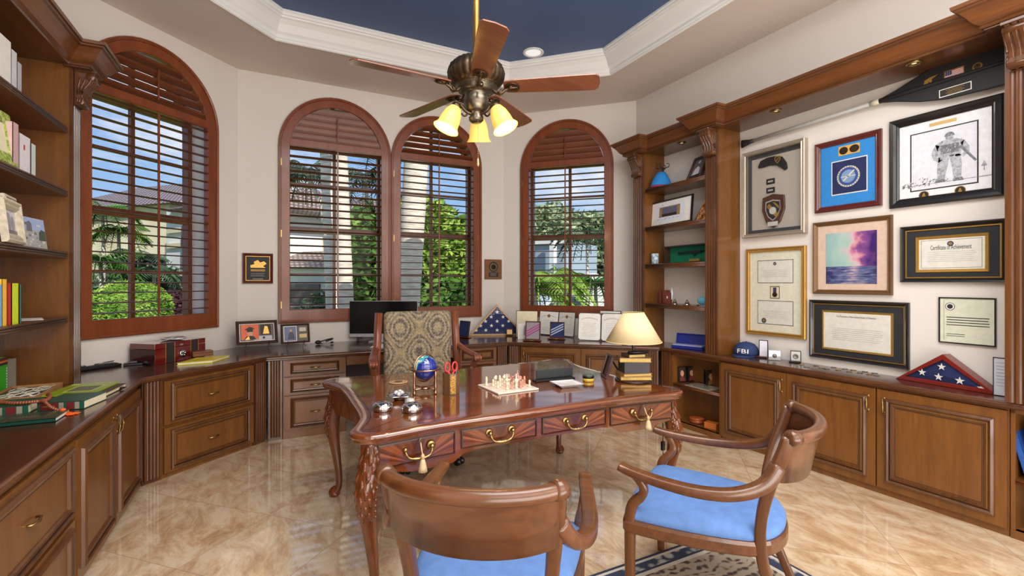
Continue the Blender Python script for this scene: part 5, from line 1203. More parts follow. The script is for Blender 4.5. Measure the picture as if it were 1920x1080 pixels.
# rock postcard
T = thing('photo_print', 'unframed photo of rock formations under a blue sky on the third left shelf', 'photo', M=Matrix.Translation((FX - .05, 3.925, SZ[2] + .003)) @ Matrix.Rotation(RZL - .1, 4, 'Z') @ Matrix.Rotation(-.12, 4, 'X'))
mb = MB(); mb.box(-.145, .145, 0, .004, 0, .185); mb.mi = 1; mb.quad(-.143, .143, .11, .183, -.0005)
mb.mi = 2; mb.quad(-.143, .143, .002, .11, -.0006)
for i in range(34):
    a, b_ = random.uniform(-.13, .12), random.uniform(.01, .09 + .05 * (random.random() < .3)); s_ = random.uniform(.01, .03); mb.mi = random.choice((3, 2, 4)); mb.flat([(a, b_), (a + s_, b_), (a + s_ * .8, b_ + s_ * .5), (a + s_ * .1, b_ + s_ * .5)], -.0009 - i * 1e-5)
mb.mi = 4; mb.flat([(-.06, .10), (-.0, .10), (.0, .15), (-.02, .165), (-.05, .155)], -.0014); mb.mi = 5; mb.flat([(.06, .05), (.14, .05), (.14, .11), (.10, .12), (.07, .10)], -.0015)
mb.build('photograph', [WHITE, plain('photo_sky', (158, 176, 216), .5), plain('rock_mid', (168, 168, 166), .6), plain('rock_light', (206, 206, 202), .6), plain('rock_dark', (110, 112, 114), .6), plain('photo_tree', (74, 86, 72), .6)], T)
mb = MB(); mb.prism([(-.12, -.06), (.12, -.05), (.13, .05), (-.11, .055)], 0, .002); solo('paper_sheet', mb, WHITE, 'white sheet of paper lying on the shelf beside the bright books', 'paper', (FX - .11, 4.05, SZ[3] + E_), RZL + .3)
# ---- left worktop
zc = CT + E_
def lay_on(p_l, p_r, z, wd=None): return base(p_l, p_r, z)
# green box and grey book standing below the shelves
T = upright_book('thick bright green box file standing at the left edge of the worktop', -1.462, 4.03, zc, .13, .08, .23, plain('box_green', (40, 168, 34), .4), RZL)
mb = MB(); mb.quad(-.065, .065, .212, .23, -.0006); mb.mi = 1; mb.quad(-.065, .065, .20, .212, -.0006); mb.mi = 2; mb.quad(-.065, .065, .185, .20, -.0006); mb.mi = 3; 
for i in range(9): mb.quad(.045, .058, .02 + i*.017, .03 + i*.017, -.001)
mb.build('spine_bands', [plain('band_maroon', (78, 30, 26), .5), plain('band_orange', (226, 110, 40), .5), INK, WHITE], T)
upright_book('grey linen book standing right of the bright green box file', -1.50, 4.105, zc, .03, .17, .20, plain('cover_greylinen', (150, 144, 128), .8), 0)
# trivet tile in wooden frame
M, wd = base((0, 757), (68, 749), CT); M = Matrix.Translation((-1.31, 3.87, zc)) @ Matrix.Rotation(.05, 4, 'Z') @ Matrix.Diagonal((.75, 1.42, 1, 1))
T = thing('tile_tray', 'square wooden tray with a black and white knotwork tile on the left worktop', 'tray', M=M)
mb = MB(); mb.ring([[(-a, -a, z), (a, -a, z), (a, a, z), (-a, a, z)] for a, z in ((.16, 0), (.16, .045), (.145, .045), (.145, .03))]); mb.add([(-.16, -.16, 0), (.16, -.16, 0), (.16, .16, 0), (-.16, .16, 0)], [(3, 2, 1, 0)]); mb.build('wooden_frame', plain('pine_light', (172, 120, 72), .5, noise=.12), T)
mb = MB(); mb.add([(-.145, -.145, .034), (.145, -.145, .034), (.145, .145, .034), (-.145, .145, .034)], [(0, 1, 2, 3)])
mb.build('tile', plain('tile_black', (40, 40, 36), .3), T)
mb = MB()
for s_ in (-1, 1):
    mb.tube([(-.14, s_*-.14, .036), (.14, s_*.14, .036)], .007, 6, ry=.003)
mb.tube([(.09*math.cos(a*PI/12), .09*math.sin(a*PI/12), .037) for a in range(24)], .006, 6, closed=True, ry=.003)
for cx_, cy_ in ((.07, .07), (-.07, .07), (.07, -.07), (-.07, -.07)): mb.tube([(cx_ + .05*math.cos(a*PI/8), cy_ + .05*math.sin(a*PI/8), .036) for a in range(16)], .005, 6, closed=True, ry=.003)
mb.build('knotwork', plain('tile_white', (214, 208, 188), .4), T)
# brown folder + lime magazine
GB = plain('law_green', (36, 84, 66), .35); 
M = Matrix.Translation((-1.015, 3.72, zc)) @ Matrix.Rotation(-.12, 4, 'Z')
T = book('leather_folder', 'brown leather folder under the lime magazine', M, .26, .024, .30, plain('leather_brown', (88, 66, 46), .5), pages=CREAM, cat='folder')
mb = MB(); mb.ball((.142, .2, .012), .014, .02, .008, 8, 6); mb.build('clasp', BLACK, T)
M = Matrix.Translation((-1.06, 3.70, zc + .0255)) @ Matrix.Rotation(-.14, 4, 'Z') @ Matrix.Diagonal((.78, 1.32, 1, 1))
T = thing('magazine', 'lime green magazine lying on a brown folder', 'magazine', M=M)
mb = MB(); mb.box(-.165, .155, 0, .27, 0, .008); mb.build('cover', plain('lime_cover', (146, 176, 30), .3, coat=.3), T)
mb = MB(); R_ = lambda x0, x1, y0, y1, z: mb.add([(x0, y0, z), (x1, y0, z), (x1, y1, z), (x0, y1, z)], [(0, 1, 2, 3)])
R_(-.08, .11, .05, .20, .0086); mb.mi = 1; R_(-.065, .095, .065, .185, .0092); mb.mi = 0; R_(-.155, -.10, .22, .255, .0086); R_(.0, .14, .235, .25, .0086); mb.build('cover_picture', [plain('lime_pale', (206, 220, 110), .4), plain('cover_grey', (108, 112, 84), .4)], T)
# green law books
def law(lb, M, w, h, d, z):
    T = book('law_book', lb, M, w, h, d, GB, pages=CREAM)
    mb = MB()
    for a, b_, i in ((.06, .44, 0), (.62, .78, 0), (.46, .56, 1), (.80, .90, 1)): mb.mi = i; mb.quad(-w/2 + w*a, -w/2 + w*b_, .004, h - .004, -.0008)
    mb.mi = 2; mb.quad(-w/2 + w*.12, -w/2 + w*.38, h*.45, h*.6, -.0014); mb.build('spine_label', [plain('label_maroon', (112, 30, 34), .5), plain('label_silver', (150, 140, 126), .5), GOLD], T); return T
law('thick green hardback with maroon spine label nearest the worktop edge', Matrix.Translation((-1.01, 3.42, zc)) @ Matrix.Rotation(-.2, 4, 'Z'), .21, .046, .23, 0)
law('thick green hardback with maroon label at the far left, under the beads', Matrix.Translation((-1.255, 3.42, zc)) @ Matrix.Rotation(-.03, 4, 'Z'), .23, .046, .20, 0)
book('flat_book', 'thin dark green book lying flat at the front left of the worktop', Matrix.Translation((-1.12, 3.15, zc)) @ Matrix.Rotation(.0, 4, 'Z'), .34, .02, .19, plain('cover_darkgreen', (26, 70, 58), .25, coat=.4))
# prayer beads with tassel
T = thing('prayer_beads', 'string of brown beads with an orange tassel draped over the green books', 'beads', (-1.05, 3.4, zc))
bp = cat_rom([Vector(p) for p in ((-1.36, 3.56, .866), (-1.28, 3.50, .865), (-1.20, 3.44, .865), (-1.13, 3.43, .865), (-1.08, 3.45, .865), (-1.09, 3.53, .865), (-1.11, 3.60, .865), (-1.125, 3.62, .863))], 6, False)
mb = MB()
for i in range(0, len(bp), 1): q = bp[i] - Vector((-1.05, 3.4, zc)); q.z -= .002; mb.ball(q, .0105, .0105, .0095, 8, 6)
bp2 = cat_rom([Vector(p) for p in ((-1.10, 3.44, .864), (-1.07, 3.405, .862), (-1.03, 3.36, .838), (-.985, 3.335, .820))], 5, False)
for p in bp2: q = p - Vector((-1.05, 3.4, zc)); mb.ball(q, .009, .009, .008, 8, 6)
mb.build('beads', plain('bead_brown', (142, 74, 46), .2, coat=.5), T)
mb = MB()
for i in range(34):
    a = random.uniform(-1.1, -.35); l = random.uniform(.07, .1); o_ = Vector((.075, -.07, .018)); mb.tube([o_, o_ + Vector((math.cos(a), math.sin(a), 0))*l*.5 + Vector((0, 0, .006 - .02)), o_ + Vector((math.cos(a), math.sin(a), 0))*l + Vector((0, 0, -.014))], [.003, .003, .0015], 5)
mb.ball((.075, -.07, .016), .015, .015, .014, 10, 6); mb.build('tassel', plain('tassel_orange', (226, 92, 24), .8), T)
# black cases at the left window
M, wd = base((139, 699), (229, 686), CT); T = thing('folding_tool', 'flat black case lying on the worktop below the left window', 'case', M=M @ Matrix.Translation((0, 0, E_)))
mb = MB(); mb.box(-wd/2, wd/2, 0, .11, 0, .022); mb.build('case', BLACK, T, .006, 2); mb = MB(); mb.box(-wd*.44, wd*.44, .01, .1, .0225, .028); mb.build('lid', MATTE, T, .002); mb = MB(); mb.cyl((-.0, .06, .034), (wd*.4, .05, .044), .004, n=8); mb.ball((-wd*.25, .05, .034), .02, .012, .006); mb.build('pen', STEEL, T)
M, wd = base((231, 687), (268, 684), CT); T = thing('phone_charger', 'small black charger with a grey clip beside the red box', 'charger', M=M @ Matrix.Translation((0, 0, E_)))
mb = MB(); mb.box(-wd/2, wd/2, 0, .08, 0, .018); mb.build('body', BLACK, T, .004); mb = MB(); mb.box(-wd*.22, wd*.2, .01, .05, .019, .034); mb.build('clip', plain('dark_grey', (72, 70, 76), .4), T, .002)
mb = MB(); mb.box(-.05, .05, -.035, .035, 0, .03); q = P(283, 684, CT); solo('black_pouch', mb, BLACK, 'small black pouch leaning at the left end of the red box', 'pouch', (q.x, q.y + .02, zc), .7, bevel=.012)
# humidor
a, b_ = P(290, 685, CT), P(385, 668, CT); d = (b_ - a); rz = math.atan2(d.y, d.x); W_ = d.length
T = thing('humidor', 'glossy dark red wooden box with black and gold stripes below the left window', 'box', M=Matrix.Translation((a + b_)/2 + Vector((0, 0, E_))) @ Matrix.Rotation(rz, 4, 'Z'))
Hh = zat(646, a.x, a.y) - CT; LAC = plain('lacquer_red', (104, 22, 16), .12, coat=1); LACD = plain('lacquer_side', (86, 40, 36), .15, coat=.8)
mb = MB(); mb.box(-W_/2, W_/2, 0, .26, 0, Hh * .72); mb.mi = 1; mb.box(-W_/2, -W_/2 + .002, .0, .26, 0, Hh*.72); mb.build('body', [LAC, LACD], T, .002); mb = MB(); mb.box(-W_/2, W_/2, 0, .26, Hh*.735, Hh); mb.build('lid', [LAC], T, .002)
mb = MB()
for x0, x1, i in ((.19, .205, 0), (.215, .35, 1), (.36, .375, 0), (.68, .695, 0), (.70, .83, 1), (.835, .85, 0)): mb.mi = i; mb.quad(-W_/2 + W_*x0, -W_/2 + W_*x1, 0.002, Hh - .002, -.0012)
mb.mi = 2; mb.disc(.0, Hh*.82, .02, .009, -.0016); mb.build('inlay_stripes', [GOLD, INK, SILVER], T)
mb = MB(); mb.X = Matrix.Translation((.012, -.002, Hh*.35)) @ Matrix.Rotation(PI/2, 4, 'X'); mb.lathe([(.034, .0), (.036, .006), (.03, .01), (.0, .011)], 24); mb.X = None
for i in range(4): a_ = i*PI/2 + .5; mb.tube([(.012 + .008*math.cos(a_), -.014, Hh*.35 + .008*math.sin(a_)), (.012 + .026*math.cos(a_), -.014, Hh*.35 + .026*math.sin(a_))], .005, 6)
mb.build('hygrometer', SILVER, T)
Mh = Matrix.Translation((a + b_)/2 + Vector((0, 0, Hh + .0015))) @ Matrix.Rotation(rz, 4, 'Z')
mb = MB(); mb.X = Matrix.Translation((.05, .13, 0)); mb.lathe([(.045, 0), (.085, .006), (.10, .022), (.092, .022), (.06, .01), (.001, .008)], 20, rfun=lambda a, k: 1 + .12*math.sin(3*a)); mb.X = None
mb.tube(cat_rom([Vector(p) for p in ((-.06, .10, .012), (-.02, .08, .028), (.03, .10, .03), (.06, .16, .014))], 4, False), .007, 8, ry=.004)
solo('glass_ashtray', mb, plain('smoked_glass', (190, 190, 196), .06, spec=1, coat=1), 'clear glass dish with eyeglasses on top of the red wooden box', 'dish', M=Mh)
M, wd = base((313, 687), (375, 688), CT); 
a, b_ = P(313, 687, CT), P(437, 671, CT)
T = thing('folder', 'yellow folder with white papers lying in front of the red box', 'folder', M=Matrix.Translation(((a.x+b_.x)/2, (a.y+b_.y)/2 + .015, zc)) @ Matrix.Rotation(.30, 4, 'Z'))
mb = MB(); mb.prism([(-.20, -.10), (.05, -.14), (.24, .10), (-.02, .13)], 0, .006); mb.prism([(-.20, -.10), (.05, -.14), (.24, .10), (-.02, .13)], .018, .022); mb.build('cover', plain('yellow_cover', (222, 202, 40), .4), T); mb = MB(); mb.prism([(-.192, -.097), (.052, -.134), (.232, .098), (-.016, .122)], .0065, .0175); mb.build('papers', WHITE, T)
q = P(384, 672, CT); T = thing('wooden_box', 'small brown wooden box standing on the yellow folder', 'box', (q.x - .03, q.y + .02, zc + .0225), .3)
mb = MB(); mb.box(-.075, .085, -.055, .055, 0, .032); mb.build('body', plain('box_walnut', (116, 66, 32), .3), T, .002); mb = MB(); mb.box(-.076, .086, -.056, .056, .0335, .048); mb.build('lid', plain('box_walnut', (116, 66, 32), .3), T, .002)
# graduation frames on acrylic easels
def photoframe(lb, p0, p1, pyt, lean, fm, fw=.022, z=CT, lift=.012, cat='picture frame', name='framed_photo', h=None):
    M, w_ = base(p0, p1, z); h = h or top_of(M, pyt) / math.cos(lean)
    T = thing(name, lb, cat, M=M @ Matrix.Translation((0, 0, lift)) @ Matrix.Rotation(-lean, 4, 'X'))
    mb = MB(); mb.frame(-w_/2, w_/2, 0, h, [(0, .004), (0, -.014), (.3*fw, -.019), (.7*fw, -.014), (fw, -.008), (fw, .002)]); mb.build('frame', fm, T)
    mb = MB(); mb.box(-w_/2 + fw*.6, w_/2 - fw*.6, -.002, .003, fw*.6, h - fw*.6); mb.build('backing', INK, T)
    return T, w_, h, fw
DKF = plain('frame_darkwood', (66, 46, 34), .3)
SKIN = plain('photo_skin', (206, 150, 112), .5); PORG = plain('photo_orange', (222, 96, 44), .5); PBLU = plain('photo_blue', (96, 106, 140), .5); HAIR = plain('photo_hair', (46, 34, 30), .6); PGREY = plain('photo_mount', (96, 90, 84), .6)
def easel(T, w_, h, lf=.05):
    mb = MB()
    for s_ in (-.28, .28): mb.tube([(w_*s_, -.034, .022), (w_*s_, -.03, -.003), (w_*s_, .01, -.005), (w_*s_, .014, .10)], .004, 6); mb.tube([(w_*s_, -.02, -.004), (w_*s_*1.1, -.045, -lf + .008)], .004, 6); mb.tube([(w_*s_, .012, -.004), (w_*s_, .045, -lf + .012)], .004, 6); 
    mb.build('acrylic_easel', ACRYL, T)
T, w_, h, fw = photoframe('dark wood frame with a graduation photo on an orange background', (443, 658), (521, 652), 594, .25, DKF, .028, lift=.055, h=.245)
mb = MB(); mb.frame(-w_/2 + .03, w_/2 - .03, .03, h - .03, [(0, -.01), (.006, -.01)]); mb.mi = 6; mb.quad(-w_/2 + .036, w_/2 - .036, .036, h - .036, -.0035); mb.mi = 7; mb.quad(-w_*.08, w_*.36, h*.16, h*.34, -.004)
mb.mi = 1; mb.quad(-w_*.38, w_*.04, h*.20, h*.84, -.0045); mb.mi = 2; mb.disc(-w_*.17, h*.46, w_*.065, h*.13, -.0052); mb.mi = 3; mb.flat([(-w_*.30, h*.64), (-w_*.18, h*.58), (-w_*.05, h*.66), (-w_*.17, h*.76)], -.006); mb.flat([(-w_*.24, h*.53), (-w_*.10, h*.53), (-w_*.10, h*.63), (-w_*.24, h*.63)], -.0056)
mb.flat([(-w_*.32, h*.2), (-w_*.02, h*.2), (-w_*.08, h*.34), (-w_*.17, h*.37), (-w_*.26, h*.34)], -.0054); mb.mi = 4; mb.flat([(-w_*.30, h*.2), (-w_*.18, h*.2), (-w_*.20, h*.36)], -.0062); mb.mi = 3; mb.quad(w_*.08, w_*.34, h*.38, h*.82, -.0045); mb.mi = 4; mb.flat([(w_*.14, h*.42), (w_*.30, h*.42), (w_*.26, h*.74), (w_*.19, h*.76)], -.005); mb.mi = 3; mb.disc(w_*.16, h*.26, .012, .012, -.005)
mb.build('photograph', [WHITE, PORG, SKIN, HAIR, GOLD, PBLU, PGREY, plain('photo_silver', (176, 176, 184), .4)], T); easel(T, w_, h)
T, w_, h, fw = photoframe('smaller dark wood frame with a blue portrait photo and two brass plates', (527, 654), (581, 650), 607, .22, DKF, .018, lift=.05, h=.205)
mb = MB(); mb.mi = 6; mb.quad(-w_/2 + .018, w_/2 - .018, .018, h - .018, -.0035); mb.mi = 0; mb.quad(-w_*.40, w_*.05, h*.10, h*.90, -.004); mb.mi = 5; mb.quad(-w_*.38, w_*.03, h*.13, h*.87, -.0045); mb.mi = 1; mb.flat([(-w_*.28, h*.2), (-w_*.02, h*.2), (-w_*.06, h*.5), (-w_*.15, h*.62), (-w_*.22, h*.5)], -.005); mb.mi = 2; mb.disc(-w_*.15, h*.66, w_*.035, h*.07, -.0055)
mb.mi = 7; mb.quad(w_*.14, w_*.38, h*.60, h*.80, -.0045); mb.mi = 4; mb.quad(w_*.14, w_*.40, h*.26, h*.46, -.0045); mb.build('photograph', [WHITE, plain('photo_navy', (48, 54, 72), .5), SKIN, HAIR, plain('brass_plate', (206, 172, 108), .4), PBLU, PGREY, plain('plate_silver', (190, 180, 160), .4)], T); easel(T, w_, h)
# headset
q = P(606, 645, CT); T = thing('headset', 'black telephone headset lying on the worktop left of the monitor', 'headset', (q.x, q.y, zc))
mb = MB(); mb.tube([(.085*math.cos(a) + .02, .06*math.sin(a), .034 + .022*math.cos(a)) for a in [PI*(-.15 + 1.3*i/16) - 1.1 for i in range(17)]], .005, 8, ry=.008); mb.build('headband', BLACK, T)
mb = MB(); mb.ball((-.055, -.02, .024), .034, .03, .023); mb.build('ear_pad', MATTE, T); mb = MB(); mb.ball((.09, -.03, .016), .02, .016, .012); mb.cyl((-.06, -.04, .014), (-.01, -.075, .01), .004, n=8); mb.build('microphone', BLACK, T)
# all-in-one monitor and keyboard
M, wd = base((655, 641), (783, 641), CT); M = Matrix.Translation((0, .0, E_)) @ M; Hm = top_of(M, 564)
T = thing('computer_monitor', 'black-screened silver monitor on the worktop behind the damask armchair', 'monitor', M=M)
mb = MB(); mb.box(-wd/2, wd/2, 0, .02, .055, Hm); mb.build('screen_shell', plain('monitor_silver', (196, 200, 206), .3, .3), T, .004)
mb = MB(); mb.quad(-wd/2 + .004, wd/2 - .004, .095, Hm - .006, -.001); mb.build('screen', plain('screen_black', (16, 18, 20), .12), T)
mb = MB(); mb.box(-.05, .05, .02, .05, .02, .22); mb.box(-.16, .16, -.06, .14, 0, .012); mb.box(-.06, .06, .0, .03, .01, .06); mb.build('stand', plain('monitor_silver', (196, 200, 206), .3, .3), T, .003)
T = thing('keyboard', 'white and silver keyboard tilted in front of the monitor', 'keyboard', M=base((680, 653), (760, 655), CT)[0] @ Matrix.Translation((.06, 0, E_)))
mb = MB(); mb.prism([(0, 0), (.15, 0), (.15, .022), (0, .012)], -.22, .22, 'x'); mb.build('body', plain('kb_silver', (206, 208, 212), .35), T, .003)
mb = MB()
for i in range(14):
    for j in range(4): mb.box(-.205 + i*.0295, -.181 + i*.0295, .018 + j*.032, .044 + j*.032, .013 + j*.0022, .021 + j*.0022)
mb.build('keys', WHITE, T)
q = P(676, 640, CT); T = thing('desk_phone', 'dark grey handset dock left of the keyboard', 'phone', (q.x, q.y - .05, zc), .2); mb = MB(); mb.prism([(0, 0), (.09, 0), (.09, .10), (.07, .105), (0, .03)], -.02, .02, 'x'); mb.build('cradle', plain('dark_grey', (72, 70, 76), .4), T, .004); mb = MB(); mb.tube([(0, .01, .04), (0, .05, .085), (0, .085, .115)], .014, 8); mb.build('handset', BLACK, T)
# small black frame right of armchair, flag case etc. along the right bay
T, w_, h, fw = photoframe('small black tilted display frame just right of the damask armchair', (860, 632), (878, 634), 604, .2, BLACK, .008); mb = MB(); mb.quad(-w_/2 + .008, w_/2 - .008, .008, h - .008, -.0035); mb.build('picture', NAVY, T); mb = MB(); mb.box(-w_/2 - .02, w_/2 + .03, -.05, .03, -.0115, -.001); mb.build('stand_base', plain('plaque_mahogany', (92, 36, 28), .25), T)
def flagcase(lb, M, w_, h, dp, fm, stars, t=.03, back=False):
    T = thing('flag_case', lb, 'flag case', M=M)
    tri = lambda d: [(-w_/2 + d*2.2, d), (w_/2 - d*2.2, d), (0, h - d*1.35)]
    o_, i_ = tri(0), tri(t * .62)
    L4 = [[(x, y, z) for x, z in tr] for tr, y in ((o_, dp), (o_, 0), (i_, 0), (i_, .02), )]
    mb = MB(); mb.ring(L4, True); mb.add([(x, dp, z) for x, z in o_], [(2, 1, 0)]); mb.build('case', fm, T, .002)
    mb = MB(); i2 = tri(t * .6); mb.add([(x, .018, z) for x, z in i2] + [(0, .006, h * .33)], [(0, 1, 3), (1, 2, 3), (2, 0, 3)], False); fl_ = mb.build('folded_flag', NAVY, T)
    for sx_, sz_, s_ in stars:
        mb = MB(); u_ = sx_ * w_ / 2; v_ = sz_ * h; mb.star(u_, v_, s_, .0035 if s_ < .03 else .004); mb.build('star', WHITE, fl_)
    mb = MB(); mb.add([(x, .0025, z) for x, z in i_], [(0, 1, 2)], False); mb.build('glass', PGLASS, T); return T
M, w_ = base((879, 630), (985, 629), CT); M = M @ Matrix.Translation((0, .01, E_)); h = top_of(M, 571)
st = [(.0, .76, .028)] + [(x, .60, .026) for x in (-.21, .21)] + [(x, .46, .026) for x in (-.41, 0, .41)] + [(x, .32, .026) for x in (-.58, -.20, .20)] + [(x, .175, .026) for x in (-.74, -.40, 0.0)]
flagcase('light oak triangular case with a folded starred flag left of the award folders', M, w_, h, .08, plain('oak_light', (196, 158, 110), .4), st, .035)
q = P(931, 628, CT); mb = MB(); mb.prism([(-.032, 0), (.032, 0), (.036, .03), (.02, .055), (0, .062), (-.02, .055), (-.036, .03)], -.008, .008, 'y'); mb.box(-.04, .04, -.014, .014, -.0, .006); solo('award_block', mb, plain('pale_gold', (206, 172, 142), .25, .2), 'small rounded pale gold award in front of the oak flag case', 'award', (q.x, q.y, zc), -.2)
T, w_, h, fw = photoframe('tiny square wooden clock with gold face in front of the flag case', (949, 630), (962, 630), 618, .1, plain('plaque_walnut', (122, 78, 46), .35), .012, name='desk_clock', cat='clock'); mb = MB(); mb.quad(-w_/2 + .012, w_/2 - .012, .012, h - .012, -.0035); mb.build('clock_face', plain('clock_gold', (240, 206, 140), .3), T)
mb = MB(); mb.box(-.05, .05, -.002, .002, 0, .10); mb.mi = 1; lines(mb, -.04, .04, .08, 4, .015, -.0028, .002); q = P(958, 626, CT); solo('place_card', mb, [WHITE, GREYINK], 'small white card standing between the flag case and the cream folder', 'card', (q.x + .02, q.y + .06, zc), -.2)
def folder(lb, p0, p1, pyt, cols, lean=.16, corners=False, fold=False, seal=False, paper=0, name='award_folder'):
    M, w_ = base(p0, p1, CT); h = top_of(M, pyt) / math.cos(lean)
    T = thing(name, lb, 'folder', M=M @ Matrix.Translation((0, 0, .002)) @ Matrix.Rotation(-lean, 4, 'X'))
    n_ = 2 if fold else 1; pw = w_ / n_
    for k in range(n_):
        ang = (.0 if not fold else (.16 if k == 0 else -.16)); x0 = -w_/2 + pw * k
        Mk = Matrix.Translation((0 if fold else 0, 0, 0)) @ Matrix.Rotation(ang if fold else 0, 4, 'Z'); X0 = (-pw if k == 0 else 0) if fold else -w_/2
        mb = MB(); mb.X = Mk; mb.box(X0, X0 + pw, 0, .006, 0, h); mb.build('cover', cols, T)
        mb = MB(); mb.X = Mk; mb.quad(X0 + .008, X0 + pw - .008, .008, h - .008, -.001); mb.mi = 1; lines(mb, X0 + pw*.2, X0 + pw*.85, h*.62, 9, h*.058, -.0018, .0022)
        if seal or corners:
            mb.mi = 1; n2 = 9
            for i in range(n2): t = i/(n2-1) - .5; mb.quad(X0 + pw*(.5 + t*.66) - pw*.035, X0 + pw*(.5 + t*.66) + pw*.02, h*(.80 - .22*t*t), h*(.83 - .22*t*t), -.002)
        if seal: mb.mi = 2; mb.disc(X0 + pw*.5, h*.80, .022, .022, -.0026)
        mb.build('certificate', [CREAM if paper else WHITE, GREYINK, GOLD], T)
        if corners:
            mb = MB(); mb.X = Mk; c_ = .035
            for cx_, cz_, a_, b2_ in ((X0, 0, 1, 1), (X0 + pw, 0, -1, 1), (X0 + pw, h, -1, -1), (X0, h, 1, -1)): mb.flat([(cx_, cz_), (cx_ + a_*c_, cz_), (cx_, cz_ + b2_*c_)] if a_*b2_ > 0 else [(cx_, cz_), (cx_, cz_ + b2_*c_), (cx_ + a_*c_, cz_)], -.003)
            mb.build('corner_holder', plain('corner_brown', (74, 48, 44), .5), T)
    return T
FBK = plain('folder_dark', (52, 44, 46), .6)
folder('dark folder holding a plain cream certificate above the white card', (967, 633), (1008, 634), 583, FBK, .1, paper=1)
folder('open folder with two certificates, one with a gold seal, behind the blue ribbon frame', (1012, 627), (1080, 633), 585, FBK, .14, fold=True, seal=True)
folder('open brown folder with corner-held certificates left of the lamp', (1084, 638), (1170, 642), 588, FBK, .14, fold=True, corners=True)
folder('closed folder with white sheet standing behind the lamp shade', (1122, 634), (1162, 637), 583, FBK, .12)
mb = MB(); mb.box(-.14, .14, 0, .004, 0, .19); mb.mi = 1; mb.quad(-.07, -.03, .05, .15, -.001); mb.disc(-.05, .15, .018, .022, -.0012); mb.mi = 2; mb.disc(-.03, .03, .014, .014, -.0012)
M, w_ = base((969, 636), (1015, 637), CT); M = M @ Matrix.Translation((0, .0, .002)) @ Matrix.Rotation(-.18, 4, 'X'); solo('photo_card', mb, [WHITE, plain('photo_grey', (158, 154, 160), .3), INK], 'white card with a small grey portrait photo behind the purple ribbon frame', 'card', M=M)
for lb, p0, p1, pyt, bg_, rc in (('square wooden frame with purple ribbon stripes on grey cloth', (985, 639), (1013, 640), 605, plain('cloth_grey', (146, 140, 148), .8), plain('ribbon_magenta', (168, 44, 132), .7)), ('square wooden frame with white and blue ribbon stripes on navy cloth', (1031, 636), (1058, 637), 606, NAVY, plain('ribbon_blue', (176, 186, 216), .7))):
    T, w_, h, fw = photoframe(lb, p0, p1, pyt, .12, plain('frame_walnut', (96, 58, 40), .3), .012, lift=.014)
    mb = MB(); mb.quad(-w_/2 + .012, w_/2 - .012, .012, h - .012, -.0035); mb.mi = 1
    for k in range(3): o_ = .03 * k; mb.flat([(-w_/2 + .012, h*.15 + o_), (w_/2 - .012, h*.55 + o_), (w_/2 - .012, h*.55 + o_ + .014), (-w_/2 + .012, h*.15 + o_ + .014)], -.0042)
    mb.build('ribbons', [bg_, rc], T); mb = MB(); mb.box(-w_/2 - .02, w_/2 + .01, -.05, .02, -.013, -.001); mb.mi = 1; mb.quad(-.02, .02, -.01, -.003, -.0506); mb.build('stand_base', [plain('frame_walnut', (96, 58, 40), .3), GOLD], T)
q = P(1190, 640, CT); M = Matrix.Translation((q.x, q.y, zc)) @ Matrix.Rotation(-.72, 4, 'Z') @ Matrix.Rotation(-.5, 4, 'X'); mb = MB(); mb.box(-.09, .09, 0, .012, 0, .13); mb.mi = 1; lines(mb, -.07, .07, .11, 5, .016, -.001, .003); solo('booklet', mb, [plain('booklet_white', (206, 206, 220), .5), GREYINK], 'white booklet propped on the worktop under the lamp shade', 'booklet', M=M)
# ---- display shelves
def rs(px, py, z, off=.05):
    s = Seg((RX + .03 + off, 5), (RX + .03 + off, 0)); u, _ = s.hit(px, py); return RX + .03 + off, 5 - u
RZR = -PI/2
x, y = rs(1240, 345, 0, .10)
T = thing('cap_stand', 'bright blue knitted cap with red edging hanging on a scrolled black iron stand', 'cap', (x + .02, y, SZ[0] + .001), RZR)
mb = MB(); mb.lathe([(.05, 0), (.05, .006), (.01, .01), (.006, .02), (.006, .24)], 14)
for a_ in range(4):
    c_ = Vector((math.cos(a_*PI/2 + .4), math.sin(a_*PI/2 + .4), 0))
    mb.tube([Vector((0, 0, .23)) + c_ * (.055 + .022*math.cos(t)) * (1 if True else 0) + Vector((0, 0, .02 + .024*math.sin(t))) for t in [PI + .6 + i*.42 for i in range(12)]], .0035, 6); mb.tube([Vector((0, 0, .22)), Vector((0, 0, .225)) + c_*.04, Vector((0, 0, .24)) + c_*.075], .0035, 6)
mb.build('iron_stand', MATTE, T)
mb = MB(); mb.lathe([(.115, .03), (.118, .05), (.10, .10), (.075, .16), (.045, .20), (.001, .215)], 24, (-.02, 0, -.02), rfun=lambda a, k: 1 + .05*math.sin(3*a + k)); mb.build('cap', plain('cap_blue', (40, 132, 206), .9, noise=.15, nscale=90), T)
mb = MB(); mb.tube([(-.02 + .118*math.cos(a)*(1 + .05*math.sin(3*a)), .118*math.sin(a)*(1 + .05*math.sin(3*a)), .014) for a in [i*PI/12 for i in range(24)]], .008, 6, closed=True, ry=.012); mb.build('cap_edge', plain('edge_maroon', (146, 52, 74), .9), T)
x, y = rs(1300, 330, 0, .06)
M = Matrix.Translation((x - .0, y + .0, SZ[0] + .002)) @ Matrix.Rotation(RZR - .25, 4, 'Z') @ Matrix.Rotation(-.42, 4, 'X')
T = thing('framed_photo', 'dark frame with a black and white photo leaning back on the top display shelf', 'picture frame', M=M); mb = MB(); mb.frame(-.12, .12, 0, .27, [(0, .02), (0, -.012), (.006, -.018), (.02, -.012), (.024, -.006)]); mb.build('frame', DKF, T)
